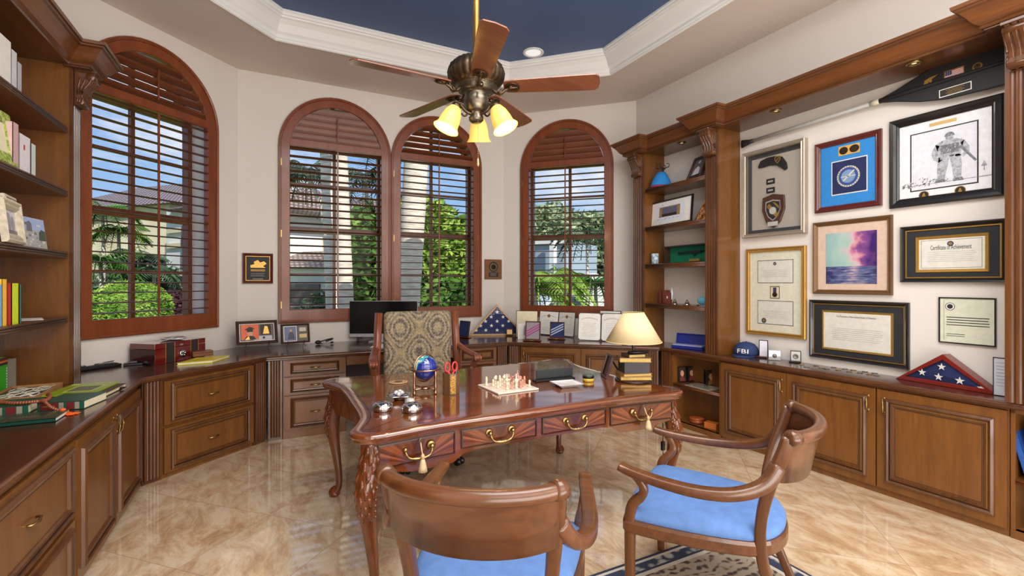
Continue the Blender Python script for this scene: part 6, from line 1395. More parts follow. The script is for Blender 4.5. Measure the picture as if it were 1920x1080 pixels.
mb = MB(); mb.quad(-.1, .1, .02, .25, -.004); mb.mi = 1; mb.quad(-.085, .085, .05, .235, -.0045); mb.mi = 2; mb.disc(.0, .2, .02, .02, -.005); mb.flat([(-.06, .05), (.06, .05), (.05, .12), (.0, .15), (-.04, .12)], -.005); mb.build('photograph', [INK, plain('photo_dark', (108, 104, 110), .3), plain('photo_pale', (214, 212, 222), .3)], T)
a0 = rs(1216, 420, 0, .10); a1 = rs(1297, 412, 0, .03); w_ = math.hypot(a1[0]-a0[0], a1[1]-a0[1]); rz = math.atan2(a1[1]-a0[1], a1[0]-a0[0])
T = thing('framed_photo', 'black framed landscape photo with wide white mat on the second display shelf', 'picture frame', M=Matrix.Translation(((a0[0]+a1[0])/2, (a0[1]+a1[1])/2, SZ[1] + .002)) @ Matrix.Rotation(rz, 4, 'Z') @ Matrix.Rotation(-.08, 4, 'X')); h = .285
mb = MB(); mb.frame(-w_/2, w_/2, 0, h, [(0, .008), (0, -.012), (.012, -.014), (.016, -.006)]); mb.build('frame', BLACK, T)
mb = MB(); mb.quad(-w_/2 + .01, w_/2 - .01, .01, h - .01, -.003); mb.mi = 1; mb.quad(-w_*.34, w_*.34, h*.16, h*.84, -.0036); mb.mi = 2; mb.quad(-w_*.24, w_*.24, h*.34, h*.74, -.0042); mb.mi = 3; mb.quad(-w_*.17, w_*.17, h*.36, h*.70, -.0048); mb.mi = 4; mb.quad(-w_*.17, w_*.17, h*.36, h*.46, -.0052); mb.mi = 5
for i in range(6): mb.tube([(w_*(-.28 + .09*i), -.005, h*(.24 + .02*(i % 2))), (w_*(-.24 + .09*i), -.005, h*(.29 - .03*(i % 2)))], .0018, 4)
mb.disc(-w_*.17, h*.82, .008, .006, -.0046); mb.build('photograph', [WHITE, plain('paper_cool', (222, 226, 236), .6), plain('plate_bronze', (150, 122, 80), .4), plain('photo_slate', (92, 96, 118), .4), HAIR, plain('ink_blue', (64, 84, 160), .6)], T)
x, y = rs(1316, 405, 0, .08)
T = thing('desert_art', 'small triangular brown and gold rock-patterned ornament on the second display shelf', 'ornament', (x, y - .02, SZ[1] + .002), RZR - .2); mb = MB(); mb.prism([(-.12, 0), (.08, 0), (.08, .03), (.06, .21)], -.012, .012, 'y'); mb.build('body', ramp_mat('brown_marbled', [(.35, (92, 44, 22)), (.5, (176, 104, 56)), (.65, (226, 186, 130))], 30), T, .002); mb = MB(); mb.tube([(-.12, -.014, .004), (.06, -.014, .212)], .005, 6); mb.tube([(-.12, -.014, .004), (.08, -.014, .004)], .005, 6); mb.build('gold_edge', GOLD, T)
x, y = rs(1228, 495, 0, .08); mb = MB(); mb.lathe([(.036, 0), (.04, .01), (.042, .09), (.04, .12), (.036, .122), (.034, .02), (.001, .015)], 20); solo('ceramic_cup', mb, ramp_mat('blue_marbled', [(.35, (88, 124, 150)), (.5, (158, 184, 196)), (.65, (220, 224, 222))], 30, .3), 'pale blue marbled cup on the third display shelf', 'cup', (x, y, SZ[2] + .001))
a0 = rs(1249, 495, 0, .20); a1 = rs(1322, 490, 0, .12); w_ = a0[1] - 3.325; 
T = thing('shadow_box', 'green-lined wooden shadow box with a black miniature rifle on the third display shelf', 'shadow box', (4.02, 3.325 + w_/2, SZ[2] + .002), RZR); h = .20
mb = MB(); mb.frame(-w_/2, w_/2, 0, h, [(0, .10), (0, 0), (.012, 0), (.012, .09)]); mb.build('frame', DKF, T); mb = MB(); mb.quad(-w_/2 + .01, w_/2 - .01, .01, h - .01, .088); mb.build('green_lining', plain('felt_green', (10, 112, 80), .9), T)
mb = MB(); mb.cyl((-w_*.30, .07, h*.60), (w_*.45, .07, h*.66), .006, n=8); mb.prism([(-.02, h*.52), (.10, h*.55), (.10, h*.68), (-.02, h*.66)], .06, .075, 'y'); mb.prism([(.0, h*.40), (.02, h*.40), (.03, h*.56), (.01, h*.56)], .062, .073, 'y'); mb.prism([(-w_*.3, h*.52), (-.02, h*.56), (-.02, h*.66), (-w_*.26, h*.64)], .062, .074, 'y'); mb.build('miniature_rifle', BLACK, T)
mb = MB(); mb.box(-.05, .09, .05, .07, .02, .045); mb.build('brass_plate', GOLD, T)
x, y = rs(1238, 568, 0, .12); upright_book('red-brown book standing behind the reed sticks on the lowest display shelf', x, y, SZ[3] - .004, .06, .12, .15, plain('cover_redbrown', (112, 52, 36), .5), RZR, 0)
T = thing('tea_box', 'small maroon box with a cream emblem on the lowest display shelf', 'box', (rs(1250, 570, 0, .04)[0], rs(1251, 570, 0, .04)[1], SZ[3] - .004), RZR); mb = MB(); mb.box(-.032, .032, -.0, .04, 0, .125); mb.build('body', plain('box_maroon', (112, 46, 38), .5), T, .001); mb = MB(); mb.disc(0, .075, .01, .014, -.0008); mb.build('emblem', CREAM, T)
x, y = rs(1246, 540, 0, .17); T = thing('reed_diffuser', 'bundle of pale reed sticks in a slim holder behind the maroon box', 'diffuser', (x, y, SZ[3] - .004)); mb = MB(); mb.lathe([(.018, 0), (.02, .01), (.016, .12), (.01, .13)], 14); mb.build('holder', plain('holder_brown', (120, 72, 52), .4), T)
mb = MB()
for i in range(5): mb.cyl((0, 0, .10), (-.01 + .006*i, -.03 + .012*i, .25), .0025, n=6)
mb.build('reeds', plain('reed_pink', (196, 156, 140), .7), T)
for px, lb, kind in ((1265, 'clear crystal obelisk on a dark foot on the lowest display shelf', 0), (1288, 'small dark pyramid ornament on a silver base on the lowest display shelf', 1)):
    x, y = rs(px, 572, 0, .06); T = thing('ornament', lb, 'ornament', (x, y, SZ[3] - .004), .4); mb = MB(); mb.lathe([(.04, 0), (.036, .012), (.02, .02)], 6); mb.build('foot', SILVER, T)
    mb = MB(); mb.lathe([(.026, .02), (.012, .045), (.004, .06)], 5); mb.build('pyramid', plain('pyramid_brown', (96, 76, 66), .3), T)
    if not kind: mb = MB(); mb.lathe([(.012, .05), (.010, .12), (.001, .19)], 4, (.0, .03, 0)); mb.build('crystal', plain('crystal_clear', (206, 208, 216), .05, coat=1), T)
x, y = rs(1312, 572, 0, .07); T = thing('glass_bowl', 'round turquoise glass dish standing on edge on the lowest display shelf', 'dish', (x, y - .03, SZ[3] - .004), RZR); mb = MB(); mb.ball((0, 0, .052), .062, .02, .042); mb.build('bowl', plain('glass_turquoise', (96, 170, 196), .08, coat=1), T); mb = MB(); mb.box(-.04, .04, -.03, .03, 0, .012); mb.build('foot', ACRYL, T)
# blue presentation case on the worktop
M, w_ = base((1256, 652), (1318, 658), CT); M = M @ Matrix.Translation((0.0, .04, E_)); T = thing('presentation_case', 'open navy blue presentation case on the worktop below the display shelves', 'case', M=M); w_ = w_ * .95
BLUV = plain('case_blue', (28, 40, 120), .4)
mb = MB(); mb.box(-w_/2, w_/2, -.03, .10, 0, .03); mb.build('base', BLUV, T, .003); mb = MB(); mb.box(-w_/2 + .01, w_/2 - .01, -.02, .085, .031, .04); mb.build('lining', plain('case_silver', (160, 166, 200), .4), T); mb = MB(); mb.X = Matrix.Translation((0, .10, .03)) @ Matrix.Rotation(-.2, 4, 'X'); mb.frame(-w_/2, w_/2, 0, .12, [(0, .02), (0, -.01), (.01, -.01), (.012, .008)]); mb.box(-w_/2 + .01, w_/2 - .01, .008, .02, .01, .11); mb.build('lid', BLUV, T)
# photos in the open cabinet
for k, (p0, p1, pyt, lb, c1_, ang) in enumerate((((1272, 717), (1287, 716), 688, 'small dark frame with a woman portrait, leftmost on the open cabinet shelf', SKIN, 0), ((1289, 716), (1306, 714), 688, 'small dark frame with a woman portrait, second on the open cabinet shelf', SKIN, 0), ((1309, 716), (1322, 720), 692, 'small frame with a grey-blue picture turned sideways on the open cabinet shelf', PBLU, 0), ((1324, 724), (1344, 722), 694, 'small dark frame with a woman in yellow, rightmost on the open cabinet shelf', SKIN, 0))):
    T, w_, h, fw = photoframe(lb, p0, p1, pyt, .08, BLACK, .006, z=.44, lift=.002)
    mb = MB(); mb.quad(-w_/2 + .006, w_/2 - .006, .006, h - .006, -.0032)
    if k != 2: mb.mi = 1; mb.disc(0, h*.56, w_*.22, h*.2, -.004); mb.mi = 2; mb.flat([(-w_*.34, .01), (w_*.34, .01), (w_*.25, h*.3), (0, h*.4), (-w_*.25, h*.3)], -.0038)
    mb.build('photograph', [HAIR if k != 2 else PBLU, c1_, GOLD if k == 3 else plain('photo_red', (120, 50, 46), .5)], T)
q = P(1306, 728, .44); mb = MB(); mb.box(-.10, .10, -.16, .13, 0, .008); solo('glass_plate', mb, plain('glass_greygreen', (150, 150, 140), .08, coat=1), 'grey glass plate lying on the open cabinet shelf in front of the photos', 'plate', (RB.w(.44, .10).x, RB.w(.44, .10).y, .441), 0)
T = thing('wooden_bowl', 'round reddish wooden box with a lid on the cabinet floor', 'box', (RB.w(.36, .12).x, RB.w(.36, .12).y, .051)); mb = MB(); mb.lathe([(.06, 0), (.075, .02), (.07, .04)], 20); mb.build('body', plain('box_cherry', (150, 72, 34), .3), T); mb = MB(); mb.lathe([(.078, .041), (.072, .055), (.03, .062), (.001, .062)], 20); mb.build('lid', plain('box_cherry', (150, 72, 34), .3), T)
T = thing('wooden_box', 'small orange-brown wooden box on the cabinet floor', 'box', (RB.w(.56, .10).x, RB.w(.56, .10).y, .051), -1.3); mb = MB(); mb.box(-.06, .06, -.04, .04, 0, .045); mb.build('body', plain('box_orange', (186, 104, 40), .4), T, .002); mb = MB(); mb.box(-.061, .061, -.041, .041, .046, .058); mb.build('lid', plain('box_orange', (186, 104, 40), .4), T, .002)
# ---- right worktop
q = P(1395, 668, CT); T = thing('baseball_cap', 'navy blue cap lettered FBI on the right worktop', 'cap', (q.x + .07, q.y + .03, zc), -1.22); T.scale = (1.15, 1.15, 1.1)
CAPM = plain('cap_navy', (34, 52, 96), .8)
mb = MB(); mb.lathe([(.088, .0), (.094, .03), (.088, .065), (.066, .098), (.03, .114), (.001, .117)], 28, rfun=lambda a, k: 1 + .03*math.cos(2*a)); mb.ball((0, 0, .117), .007, n=8, m=5); mb.build('crown', CAPM, T)
mb = MB(); top_, bot_ = [], []
for i in range(13):
    a = PI + PI * (i/12) * 1.0; a = PI*1.08 + PI*.84*i/12
    top_.append((.092*math.cos(a), .092*math.sin(a), .008)); bot_.append((.092*math.cos(a)*1.02, .092*math.sin(a) - .085*math.sin(PI*i/12)**.6, .004))
mb.ring([top_, bot_, [(x, y, z - .004) for x, y, z in bot_], [(x, y, z - .006) for x, y, z in top_]], False, None, True); mb.build('brim', CAPM, T)
o = text('FBI', .052, WHITE, T, .0, .028, -.0935, 'lettering', rx=PI/2 - .12, width=.085, ext=.001)
for v in o.data.vertices:
    a = (v.co.x * o.scale.x) / .094; v.co.z += -(1 - math.cos(a)) * .094 + 0.002
def coinbox(lb, px0, px1, pyb, pyt, kind):
    M, w_ = base((px0, pyb), (px1, pyb + 1.5), CT); h = top_of(M, pyt); return M @ Matrix.Translation((0, 0, E_)), w_, h
M, w_, h = coinbox('', 1423, 1440, 670, 638, 0); T = thing('medal_case', 'tall open medal case with white lining right of the blue cap', 'case', M=M); mb = MB(); mb.box(-w_/2 - .02, w_/2, -.06, .0, 0, .012); mb.mi = 1; mb.box(-w_/2 - .01, w_/2 - .01, -.05, -.01, .0122, .014); mb.build('base', [BLACK, plain('lining_red', (120, 44, 44), .7)], T)
mb = MB(); mb.box(-w_/2, w_/2, .0, .01, .002, h); mb.mi = 1; mb.quad(-w_/2 + .006, w_/2 - .006, .01, h - .006, -.0008); mb.build('lid', [BLACK, plain('lining_white', (216, 214, 226), .6)], T)
M, w_, h = coinbox('', 1441, 1464, 675, 657, 0); T = thing('acrylic_block', 'clear acrylic block with an embedded coin on the right worktop', 'award', M=M); mb = MB(); mb.box(-w_/2, w_/2, 0, .03, 0, h); mb.build('block', plain('acrylic_grey', (168, 166, 166), .05, coat=1, spec=1), T, .003); mb = MB(); mb.X = Matrix.Translation((0, -.0005, h*.45)) @ Matrix.Rotation(PI/2, 4, 'X'); mb.lathe([(.018, 0), (.018, .002), (.001, .002)], 20); mb.build('coin', plain('coin_grey', (120, 118, 114), .4, .5), T)
M, w_, h = coinbox('', 1482, 1502, 678, 658, 0); T = thing('coin_case', 'small open black case showing a silver coin on the right worktop', 'case', M=M); mb = MB(); mb.box(-w_/2 - .01, w_/2, -.07, -.002, 0, .012); mb.build('base', BLACK, T, .003); mb = MB(); mb.box(-w_/2, w_/2, 0, .012, 0.002, h); mb.mi = 1; mb.quad(-w_/2 + .006, w_/2 - .006, .008, h - .006, -.0008); mb.build('lid', [BLACK, plain('lining_grey', (196, 194, 190), .7)], T); mb = MB(); mb.X = Matrix.Translation((0, -.001, h*.5)) @ Matrix.Rotation(PI/2, 4, 'X'); mb.lathe([(.022, 0), (.022, .003), (.016, .003), (.015, .002), (.001, .002)], 20); mb.build('coin', plain('coin_grey', (120, 118, 114), .4, .5), T)
coins = [(1503, 684), (1512, 688), (1530, 686), (1540, 690), (1550, 692), (1563, 689), (1572, 694), (1584, 692), (1592, 697), (1600, 694), (1612, 699), (1622, 697), (1630, 702), (1640, 700), (1643, 704)]
cm = [plain('coin_brass', (178, 152, 110), .35, .6), plain('coin_steel', (150, 150, 150), .3, .8), plain('coin_dark', (140, 126, 110), .4, .3)]
fr_ = None; pl = []
for i, (px, py) in enumerate(coins):
    q = P(px, py, CT)
    for _ in range(30):
        if all((q.x - a)**2 + (q.y - b_)**2 > .043**2 for a, b_ in pl): break
        q.y += .006
    pl.append((q.x, q.y))
    mb = MB(); mb.lathe([(.018, 0), (.02, .001), (.02, .003), (.017, .0036), (.0155, .0028), (.001, .0028)], 20)
    solo('challenge_coin', mb, cm[i % 3], ['brass', 'silver', 'dark bronze'][i % 3] + ' challenge coin in the scattered row on the right worktop', 'coin', (q.x, q.y, zc), 0, 'challenge coins scattered on the right worktop')
M, w_ = base((1677, 710), (1868, 742), CT); h = top_of(M, 660) * .93; 
st = [(-.02, .60, .026), (-.42, .34, .026), (-.08, .27, .027), (.33, .25, .028), (.72, .13, .024)]
flagcase('large cherry red triangular case with a folded starred flag on the right worktop', M @ Matrix.Translation((-.0, .012, E_)), w_ , h, .085, plain('case_cherry', (116, 32, 24), .25, coat=.6), st, .045)
M, w_ = base((1872, 749), (1884, 751), CT); T = thing('document_sleeve', 'clear sleeve with grey papers standing at the end of the right worktop', 'document', (RX + .17, 1.225, zc), -PI/2 + .1)
mb = MB(); mb.frame(-.05, .10, 0, .235, [(0, .004), (0, -.004), (.004, -.004), (.004, .0)]); mb.build('edge', BLACK, T); mb = MB(); mb.box(-.046, .096, 0, .003, .004, .231); mb.mi = 1; lines(mb, -.04, .09, .2, 8, .02, -.0012, .004); mb.build('papers', [plain('paper_blueish', (196, 202, 212), .4), plain('paper_mid', (160, 168, 180), .5)], T)
for k, (u_, t_, lb) in enumerate(((2.79, .35, 'blue binder leaning at the left of the open right cabinet'), (2.86, .30, 'darker blue binder leaning behind the first one'), (2.93, .24, 'third blue binder in the open right cabinet'))):
    q = RB.w(u_, .02, .351); upright_book(lb, q.x, q.y, .351, .03, .20, .32, plain('binder_%d' % k, [(36, 78, 150), (24, 50, 104), (40, 92, 164)][k], .35), RB.rz, -t_ + .1, 'blue binders in the open right cabinet')
q = RB.w(2.95, .10, .051); mb = MB(); mb.ball((0, 0, .06), .09, .07, .06); solo('grey_figurine', mb, plain('stone_grey', (96, 96, 104), .8, noise=.3), 'grey stone ornament on the floor of the open right cabinet', 'ornament', (q.x, q.y, .051))
# ---- on the desk
zd = DT + E_
q = P(803, 740, DT); T = thing('desk_globe', 'small blue gemstone globe in a brass stand on the desk', 'globe', (q.x, q.y + .07, zd)); gr = .076; gz = .152
GLO, N_, L_, B_ = newmat('globe_lapis'); tc = N_.new('ShaderNodeTexCoord'); n = N_.new('ShaderNodeTexNoise'); n.inputs['Scale'].default_value = 9; n.inputs['Detail'].default_value = 2.5; L_.new(tc.outputs['Object'], n.inputs['Vector']); r = N_.new('ShaderNodeValToRGB'); r.color_ramp.interpolation = 'CONSTANT'; e = r.color_ramp.elements; e[0].position = 0; e[0].color = sr(24, 44, 128); e[1].position = .52; e[1].color = sr(60, 150, 160)
e.new(.56).color = sr(210, 206, 180); e.new(.60).color = sr(120, 160, 120); e.new(.65).color = sr(176, 120, 100); L_.new(n.outputs['Fac'], r.inputs['Fac']); L_.new(r.outputs['Color'], B_.inputs['Base Color']); B_.inputs['Roughness'].default_value = .08; B_.inputs['Coat Weight'].default_value = 1
COPPER = plain('stand_copper', (186, 142, 112), .22, 1)
mb = MB(); mb.ball((0, 0, gz), gr, n=28, m=18); mb.build('globe', GLO, T)
mb = MB(); mb.tube([(.094*math.cos(a), .094*math.sin(a), gz - .004) for a in [i*PI/20 for i in range(40)]], .009, 8, closed=True, ry=.005); mb.tube([(.084*math.cos(a)*.94, .034*math.cos(a), gz + .084*math.sin(a)) for a in [i*PI/20 for i in range(40)]], .0045, 8, closed=True); mb.build('meridian_ring', COPPER, T)
for k in range(4):
    a = k*PI/2 + .5; x, y = .09*math.cos(a), .09*math.sin(a); mb = MB(); mb.lathe([(.009, 0), (.011, .01), (.006, .018), (.007, .03), (.011, .045), (.006, .06), (.008, .075), (.006, .1), (.009, .12), (.007, .144)], 12, (x, y, 0)); mb.build('leg', COPPER, T)
mb = MB(); mb.tube([(.09*math.cos(.5), .09*math.sin(.5), .03), (-.09*math.cos(.5), -.09*math.sin(.5), .03)], .0035, 6); mb.tube([(-.09*math.sin(.5), .09*math.cos(.5), .03), (.09*math.sin(.5), -.09*math.cos(.5), .03)], .0035, 6); mb.lathe([(.032, .022), (.034, .03), (.03, .036), (.001, .038)], 24); mb.build('cross_stretcher', COPPER, T)
q = P(851, 741, DT); T = thing('pencil_cup', 'octagonal brown and gold pencil cup on the desk beside the globe', 'cup', (q.x, q.y + .05, zd), .3); hp = .128
mb = MB(); mb.lathe([(.052, 0), (.052, hp), (.046, hp), (.046, .006), (.001, .006)], 8, sm=False); mb.build('cup', plain('cup_brown', (96, 66, 40), .35), T)
mb = MB()
for k in range(8):
    a = (k + .5)*PI/4; 
    if k % 2 == 0: continue
    mb.X = Matrix.Rotation(a + PI/2, 4, 'Z') @ Matrix.Translation((0, -.0484, 0)); mb.quad(-.016, .016, .008, hp - .008, -.0006)
mb.build('gold_panels', ramp_mat('gold_lattice', [(.4, (120, 84, 36)), (.6, (206, 160, 74))], 160, .4), T)
sc_ = thing('scissors', 'red handled scissors standing in the pencil cup', 'scissors', (q.x, q.y + .05, zd + .02), .3)
mb = MB()
for s_ in (-1, 1): mb.tube([(s_*.024 + .018*math.cos(a), -.005*s_, .142 + .028*math.sin(a)) for a in [i*PI/9 for i in range(18)]], .0055, 8, closed=True, ref=(0, 1, 0)); mb.tube([(s_*.018, -.005*s_, .115), (0, -.003*s_, .08)], [.006, .009], 8)
mb.build('handles', RED, sc_); mb = MB(); mb.prism([(-.006, .0), (.0, -.0), (.006, .08), (-.006, .08)], -.004, -.001, 'y'); mb.prism([(.0, .002), (.007, .002), (.006, .08), (-.006, .08)], .001, .004, 'y'); mb.build('blades', STEEL, sc_)
for dx, dy, lb, m_ in ((.028, .012, 'grey pen standing in the pencil cup right of the scissors', plain('pen_grey', (120, 124, 140), .3)), (-.03, .005, 'white pen standing in the pencil cup left of the scissors', WHITE)):
    T = thing('pen', lb, 'pen', (q.x + dx, q.y + .05 + dy, zd + .008), 0); mb = MB(); mb.tube([(0, 0, 0), (dx*.25, 0, .08), (dx*.4, 0, .15 if dx > 0 else .115)], [.002, .0042, .0042], 8); mb.build('barrel', m_, T); mb = MB(); mb.cyl((dx*.4, 0, .15 if dx > 0 else .115), (dx*.42, 0, .158 if dx > 0 else .122), .003, n=8); mb.build('button', STEEL, T)
q = P(747, 717, DT); T = thing('coaster', 'round tan leather coaster on the left of the desk', 'coaster', (q.x, q.y, zd)); mb = MB(); mb.lathe([(.062, 0), (.064, .002), (.062, .005), (.055, .0055)], 32); mb.build('disc', plain('leather_tan', (190, 150, 112), .5), T)
mb = MB(); mb.tube([(.048*math.cos(a), .048*math.sin(a), .0056) for a in [i*PI/16 for i in range(32)]], .0015, 5, closed=True); mb.lathe([(.03, .005), (.029, .0062), (.001, .0062)], 20); mb.build('embossing', plain('leather_brown', (88, 66, 46), .5), T)
for px, py, lb in ((719, 771, 'silver domed lid, the left one of two at the front left of the desk'), (774, 773, 'silver domed lid, the right one of two in front of the globe')):
    q = P(px, py, DT); T = thing('silver_dome', lb, 'paperweight', (q.x, q.y + .02, zd), .2)
    mb = MB(); mb.lathe([(.046, 0), (.053, .006), (.056, .016), (.052, .03), (.038, .042), (.018, .047), (.001, .048)], 32, rfun=lambda a, k: 1 + (.012*math.cos(16*a) if k in (1, 2, 3) else 0)); mb.build('dome', SILVER, T)
    mb = MB(); mb.lathe([(.047, .0), (.049, -.0), (.049, .004), (.046, .005)], 28); mb.build('rim', STEEL, T)
q = P(750, 750, DT); T = thing('silver_dish', 'scalloped silver dish holding glass stones behind the silver domes', 'dish', (q.x, q.y + .02, zd), .1)
mb = MB(); mb.lathe([(.03, 0), (.032, .006), (.05, .02), (.078, .026), (.074, .029), (.045, .023), (.02, .012), (.001, .012)], 32, rfun=lambda a, k: 1 + (.14*math.sin(4*a) if k in (3, 4) else 0)); mb.build('dish', SILVER, T)
CRY = plain('crystal_grey', (176, 178, 178), .04, spec=1, coat=1, noise=.3, nscale=60)
for i in range(6):
    a = i*1.05; mb = MB(); mb.ball((.018*math.cos(a), .018*math.sin(a), .035 + .006*(i % 2)), .015, .013, .012, 8, 5); mb.build('glass_stone', CRY, T)
q = P(763, 762, DT); mb = MB(); mb.lathe([(.014, 0), (.024, .008), (.028, .022), (.022, .036), (.001, .042)], 10, sm=False); solo('crystal_ball', mb, CRY, 'clear faceted crystal leaning on the silver dish', 'crystal', (q.x + .02, q.y + .015, zd))
# chess set
pc = [P(890, 723, DT), P(925, 744, DT), P(1018, 732, DT), P(975, 713, DT)]
u_ = ((pc[2] - pc[1]) + (pc[3] - pc[0])) / 2; v_ = ((pc[0] - pc[1]) + (pc[3] - pc[2])) / 2; cen = sum(pc, Vector()) / 4; cen.z = zd; rz = math.atan2(u_.y, u_.x); bs = .29
T = thing('chess_board', 'cream stone chess board on the desk', 'chess board', cen, rz); mb = MB(); mb.box(-bs/2, bs/2, -bs/2, bs/2, 0, .010); mb.build('slab', plain('onyx_cream', (228, 216, 198), .25, coat=.4), T, .002)
mb = MB(); c_ = bs * .9 / 8
for i in range(8):
    for j in range(8):
        if (i + j) % 2: x, y = -bs*.45 + c_*i, -bs*.45 + c_*j; mb.add([(x, y, .0104), (x + c_, y, .0104), (x + c_, y + c_, .0104), (x, y + c_, .0104)], [(0, 1, 2, 3)])
mb.build('dark_squares', plain('onyx_pink', (214, 186, 172), .3), T)
ONC, ONP = plain('onyx_piece_cream', (222, 208, 182), .3, noise=.15, nscale=80), plain('onyx_piece_pink', (196, 142, 124), .3, noise=.2, nscale=80)
def chessman(kind, m_, x, y, lb, grp):
    p = cen + Vector((x*math.cos(rz) - y*math.sin(rz), x*math.sin(rz) + y*math.cos(rz), .0112)); s_ = {'pawn': .95, 'knight': 1.2, 'bishop': 1.2, 'rook': 1.05, 'queen': 1.3, 'king': 1.45}[kind]
    mb = MB(); mb.lathe([(.011, 0), (.0115, .004), (.008, .008), (.006*s_, .018*s_), (.0065*s_, .026*s_), (.009*s_, .03*s_)] + ([(.0065, .034*s_), (.008, .04*s_), (.001, .046*s_)] if kind in ('pawn', 'bishop') else [(.01*s_, .04*s_), (.001, .041*s_)]), 10)
    if kind == 'knight': mb.tube([(0, 0, .03), (-.004, 0, .045), (.004, 0, .055), (.014, 0, .05)], [.009, .008, .007, .004], 8)
    if kind in ('king', 'queen'): mb.tube([(0, 0, .04), (0, 0, .06*s_)], [.007, .003], 8); mb.ball((0, 0, .06*s_), .005, n=8, m=5)
    if kind == 'bishop': mb.ball((0, 0, .045), .008, .008, .013, 8, 6)
    solo('chess_piece', mb, m_, lb, 'chess piece', p, rz, grp)
back_ = ['rook', 'knight', 'bishop', 'queen', 'king', 'bishop', 'knight', 'rook']
cp = [('king', 0, 0, 6.9, 'cream onyx chess king alone at the far left of the board')]
rnd = random.Random(3)
cells = [(0, 6, 'bishop', 0), (1, 5, 'pawn', 0), (1, 3, 'pawn', 0), (2, 6, 'knight', 0), (2, 4, 'bishop', 0), (2, 1, 'rook', 0), (3, 5, 'pawn', 0), (3, 3, 'queen', 0), (3, 1, 'pawn', 1), (3, 6, 'bishop', 0), (4, 4, 'rook', 0), (4, 2, 'pawn', 0), (4, 6, 'knight', 0), (4, 1, 'king', 0), (5, 5, 'pawn', 1), (5, 3, 'bishop', 1), (5, 6, 'knight', 1), (5, 2, 'queen', 1), (5, 4, 'pawn', 1), (6, 5, 'bishop', 1), (6, 3, 'knight', 1), (6, 2, 'pawn', 1), (6, 6, 'rook', 1), (6, 4, 'king', 1), (7, 5, 'pawn', 1), (7, 3, 'bishop', 1), (7, 1, 'pawn', 0), (5, 1, 'pawn', 1)]
for i, j, kd, c_i in cells:
    chessman(kd, ONP if c_i else ONC, -bs*.45 + bs*.9/8*(i + .5), -bs*.45 + bs*.9/8*(j + .5), ('pink' if c_i else 'cream') + ' onyx chess %s standing on the stone board' % kd, ('pink' if c_i else 'cream') + ' onyx chess %ss on the board' % kd)
# pen box, dish, tin
a, b_ = P(1006, 716, DT), P(1077, 709, DT); d = b_ - a; rz = math.atan2(d.y, d.x); W_ = d.length
T = thing('pen_box', 'open long black pen box on the desk behind the white dish', 'pen box', M=Matrix.Translation((a + b_)/2 + Vector((0, 0, E_))) @ Matrix.Rotation(rz, 4, 'Z'))
mb = MB(); mb.box(-W_/2 - .02, W_/2 - .01, -.03, .03, 0, .012); mb.build('base', BLACK, T, .003); mb = MB(); mb.box(-W_/2 + .01, W_/2, .02, .032, .013, .075); mb.build('lid', plain('box_charcoal', (46, 50, 52), .45), T, .003)
q = P(1062, 724, DT); T = thing('square_dish', 'white square ceramic dish on the desk in front of the pen box', 'dish', (q.x, q.y, zd), -.12)
mb = MB(); mb.ring([[(-a, -a*.9, z), (a, -a*.9, z), (a, a*.9, z), (-a, a*.9, z)] for a, z in ((.001, 0), (.055, 0), (.085, .02), (.088, .022), (.086, .024), (.06, .018), (.001, .016))]); mb.build('dish', plain('ceramic_white', (218, 214, 212), .2, coat=.5), T, .002)
mb = MB(); mb.ring([[(-a, -a*.9, .0245), (a, -a*.9, .0245), (a, a*.9, .0245), (-a, a*.9, .0245)] for a in (.083, .087)]); mb.build('rim_line', GREYINK, T)
q = P(1108, 716, DT); T = thing('round_tin', 'round yellow and black tin on the desk beside the picture frame', 'tin', (q.x, q.y + .03, zd))
mb = MB(); mb.lathe([(.036, 0), (.038, .003), (.038, .02), (.036, .022)], 24); mb.build('base', plain('tin_yellow', (206, 172, 66), .35), T); mb = MB(); mb.lathe([(.039, .0225), (.0395, .034), (.037, .038), (.034, .038)], 24); mb.build('band', BLACK, T); mb = MB(); mb.lathe([(.036, .0385), (.034, .046), (.001, .047)], 10, sm=False); mb.build('lid', plain('tin_green', (74, 82, 76), .4), T)
# picture frame seen from behind
a, b_ = P(1126, 714, DT), P(1140, 700, DT); q = (a + b_)/2; T = thing('framed_photo', 'dark desk picture frame seen edge-on from behind beside the lamp', 'picture frame', M=Matrix.Translation((q.x, q.y, zd)) @ Matrix.Rotation(math.radians(68), 4, 'Z') @ Matrix.Rotation(.30, 4, 'X'))
mb = MB(); mb.frame(-.07, .07, 0, .17, [(0, -.006), (0, .012), (.016, .014), (.018, .006)]); mb.box(-.06, .06, -.006, .0, .01, .16); mb.build('frame', plain('frame_rosewood', (74, 44, 42), .3), T); 
mb = MB(); mb.X = Matrix.Translation((0, -.006, .14)) @ Matrix.Rotation(-.85, 4, 'X'); mb.prism([(-.028, 0), (.028, 0), (.04, -.15), (-.04, -.15)], -.003, 0, 'y'); mb.build('easel_back', MATTE, T)
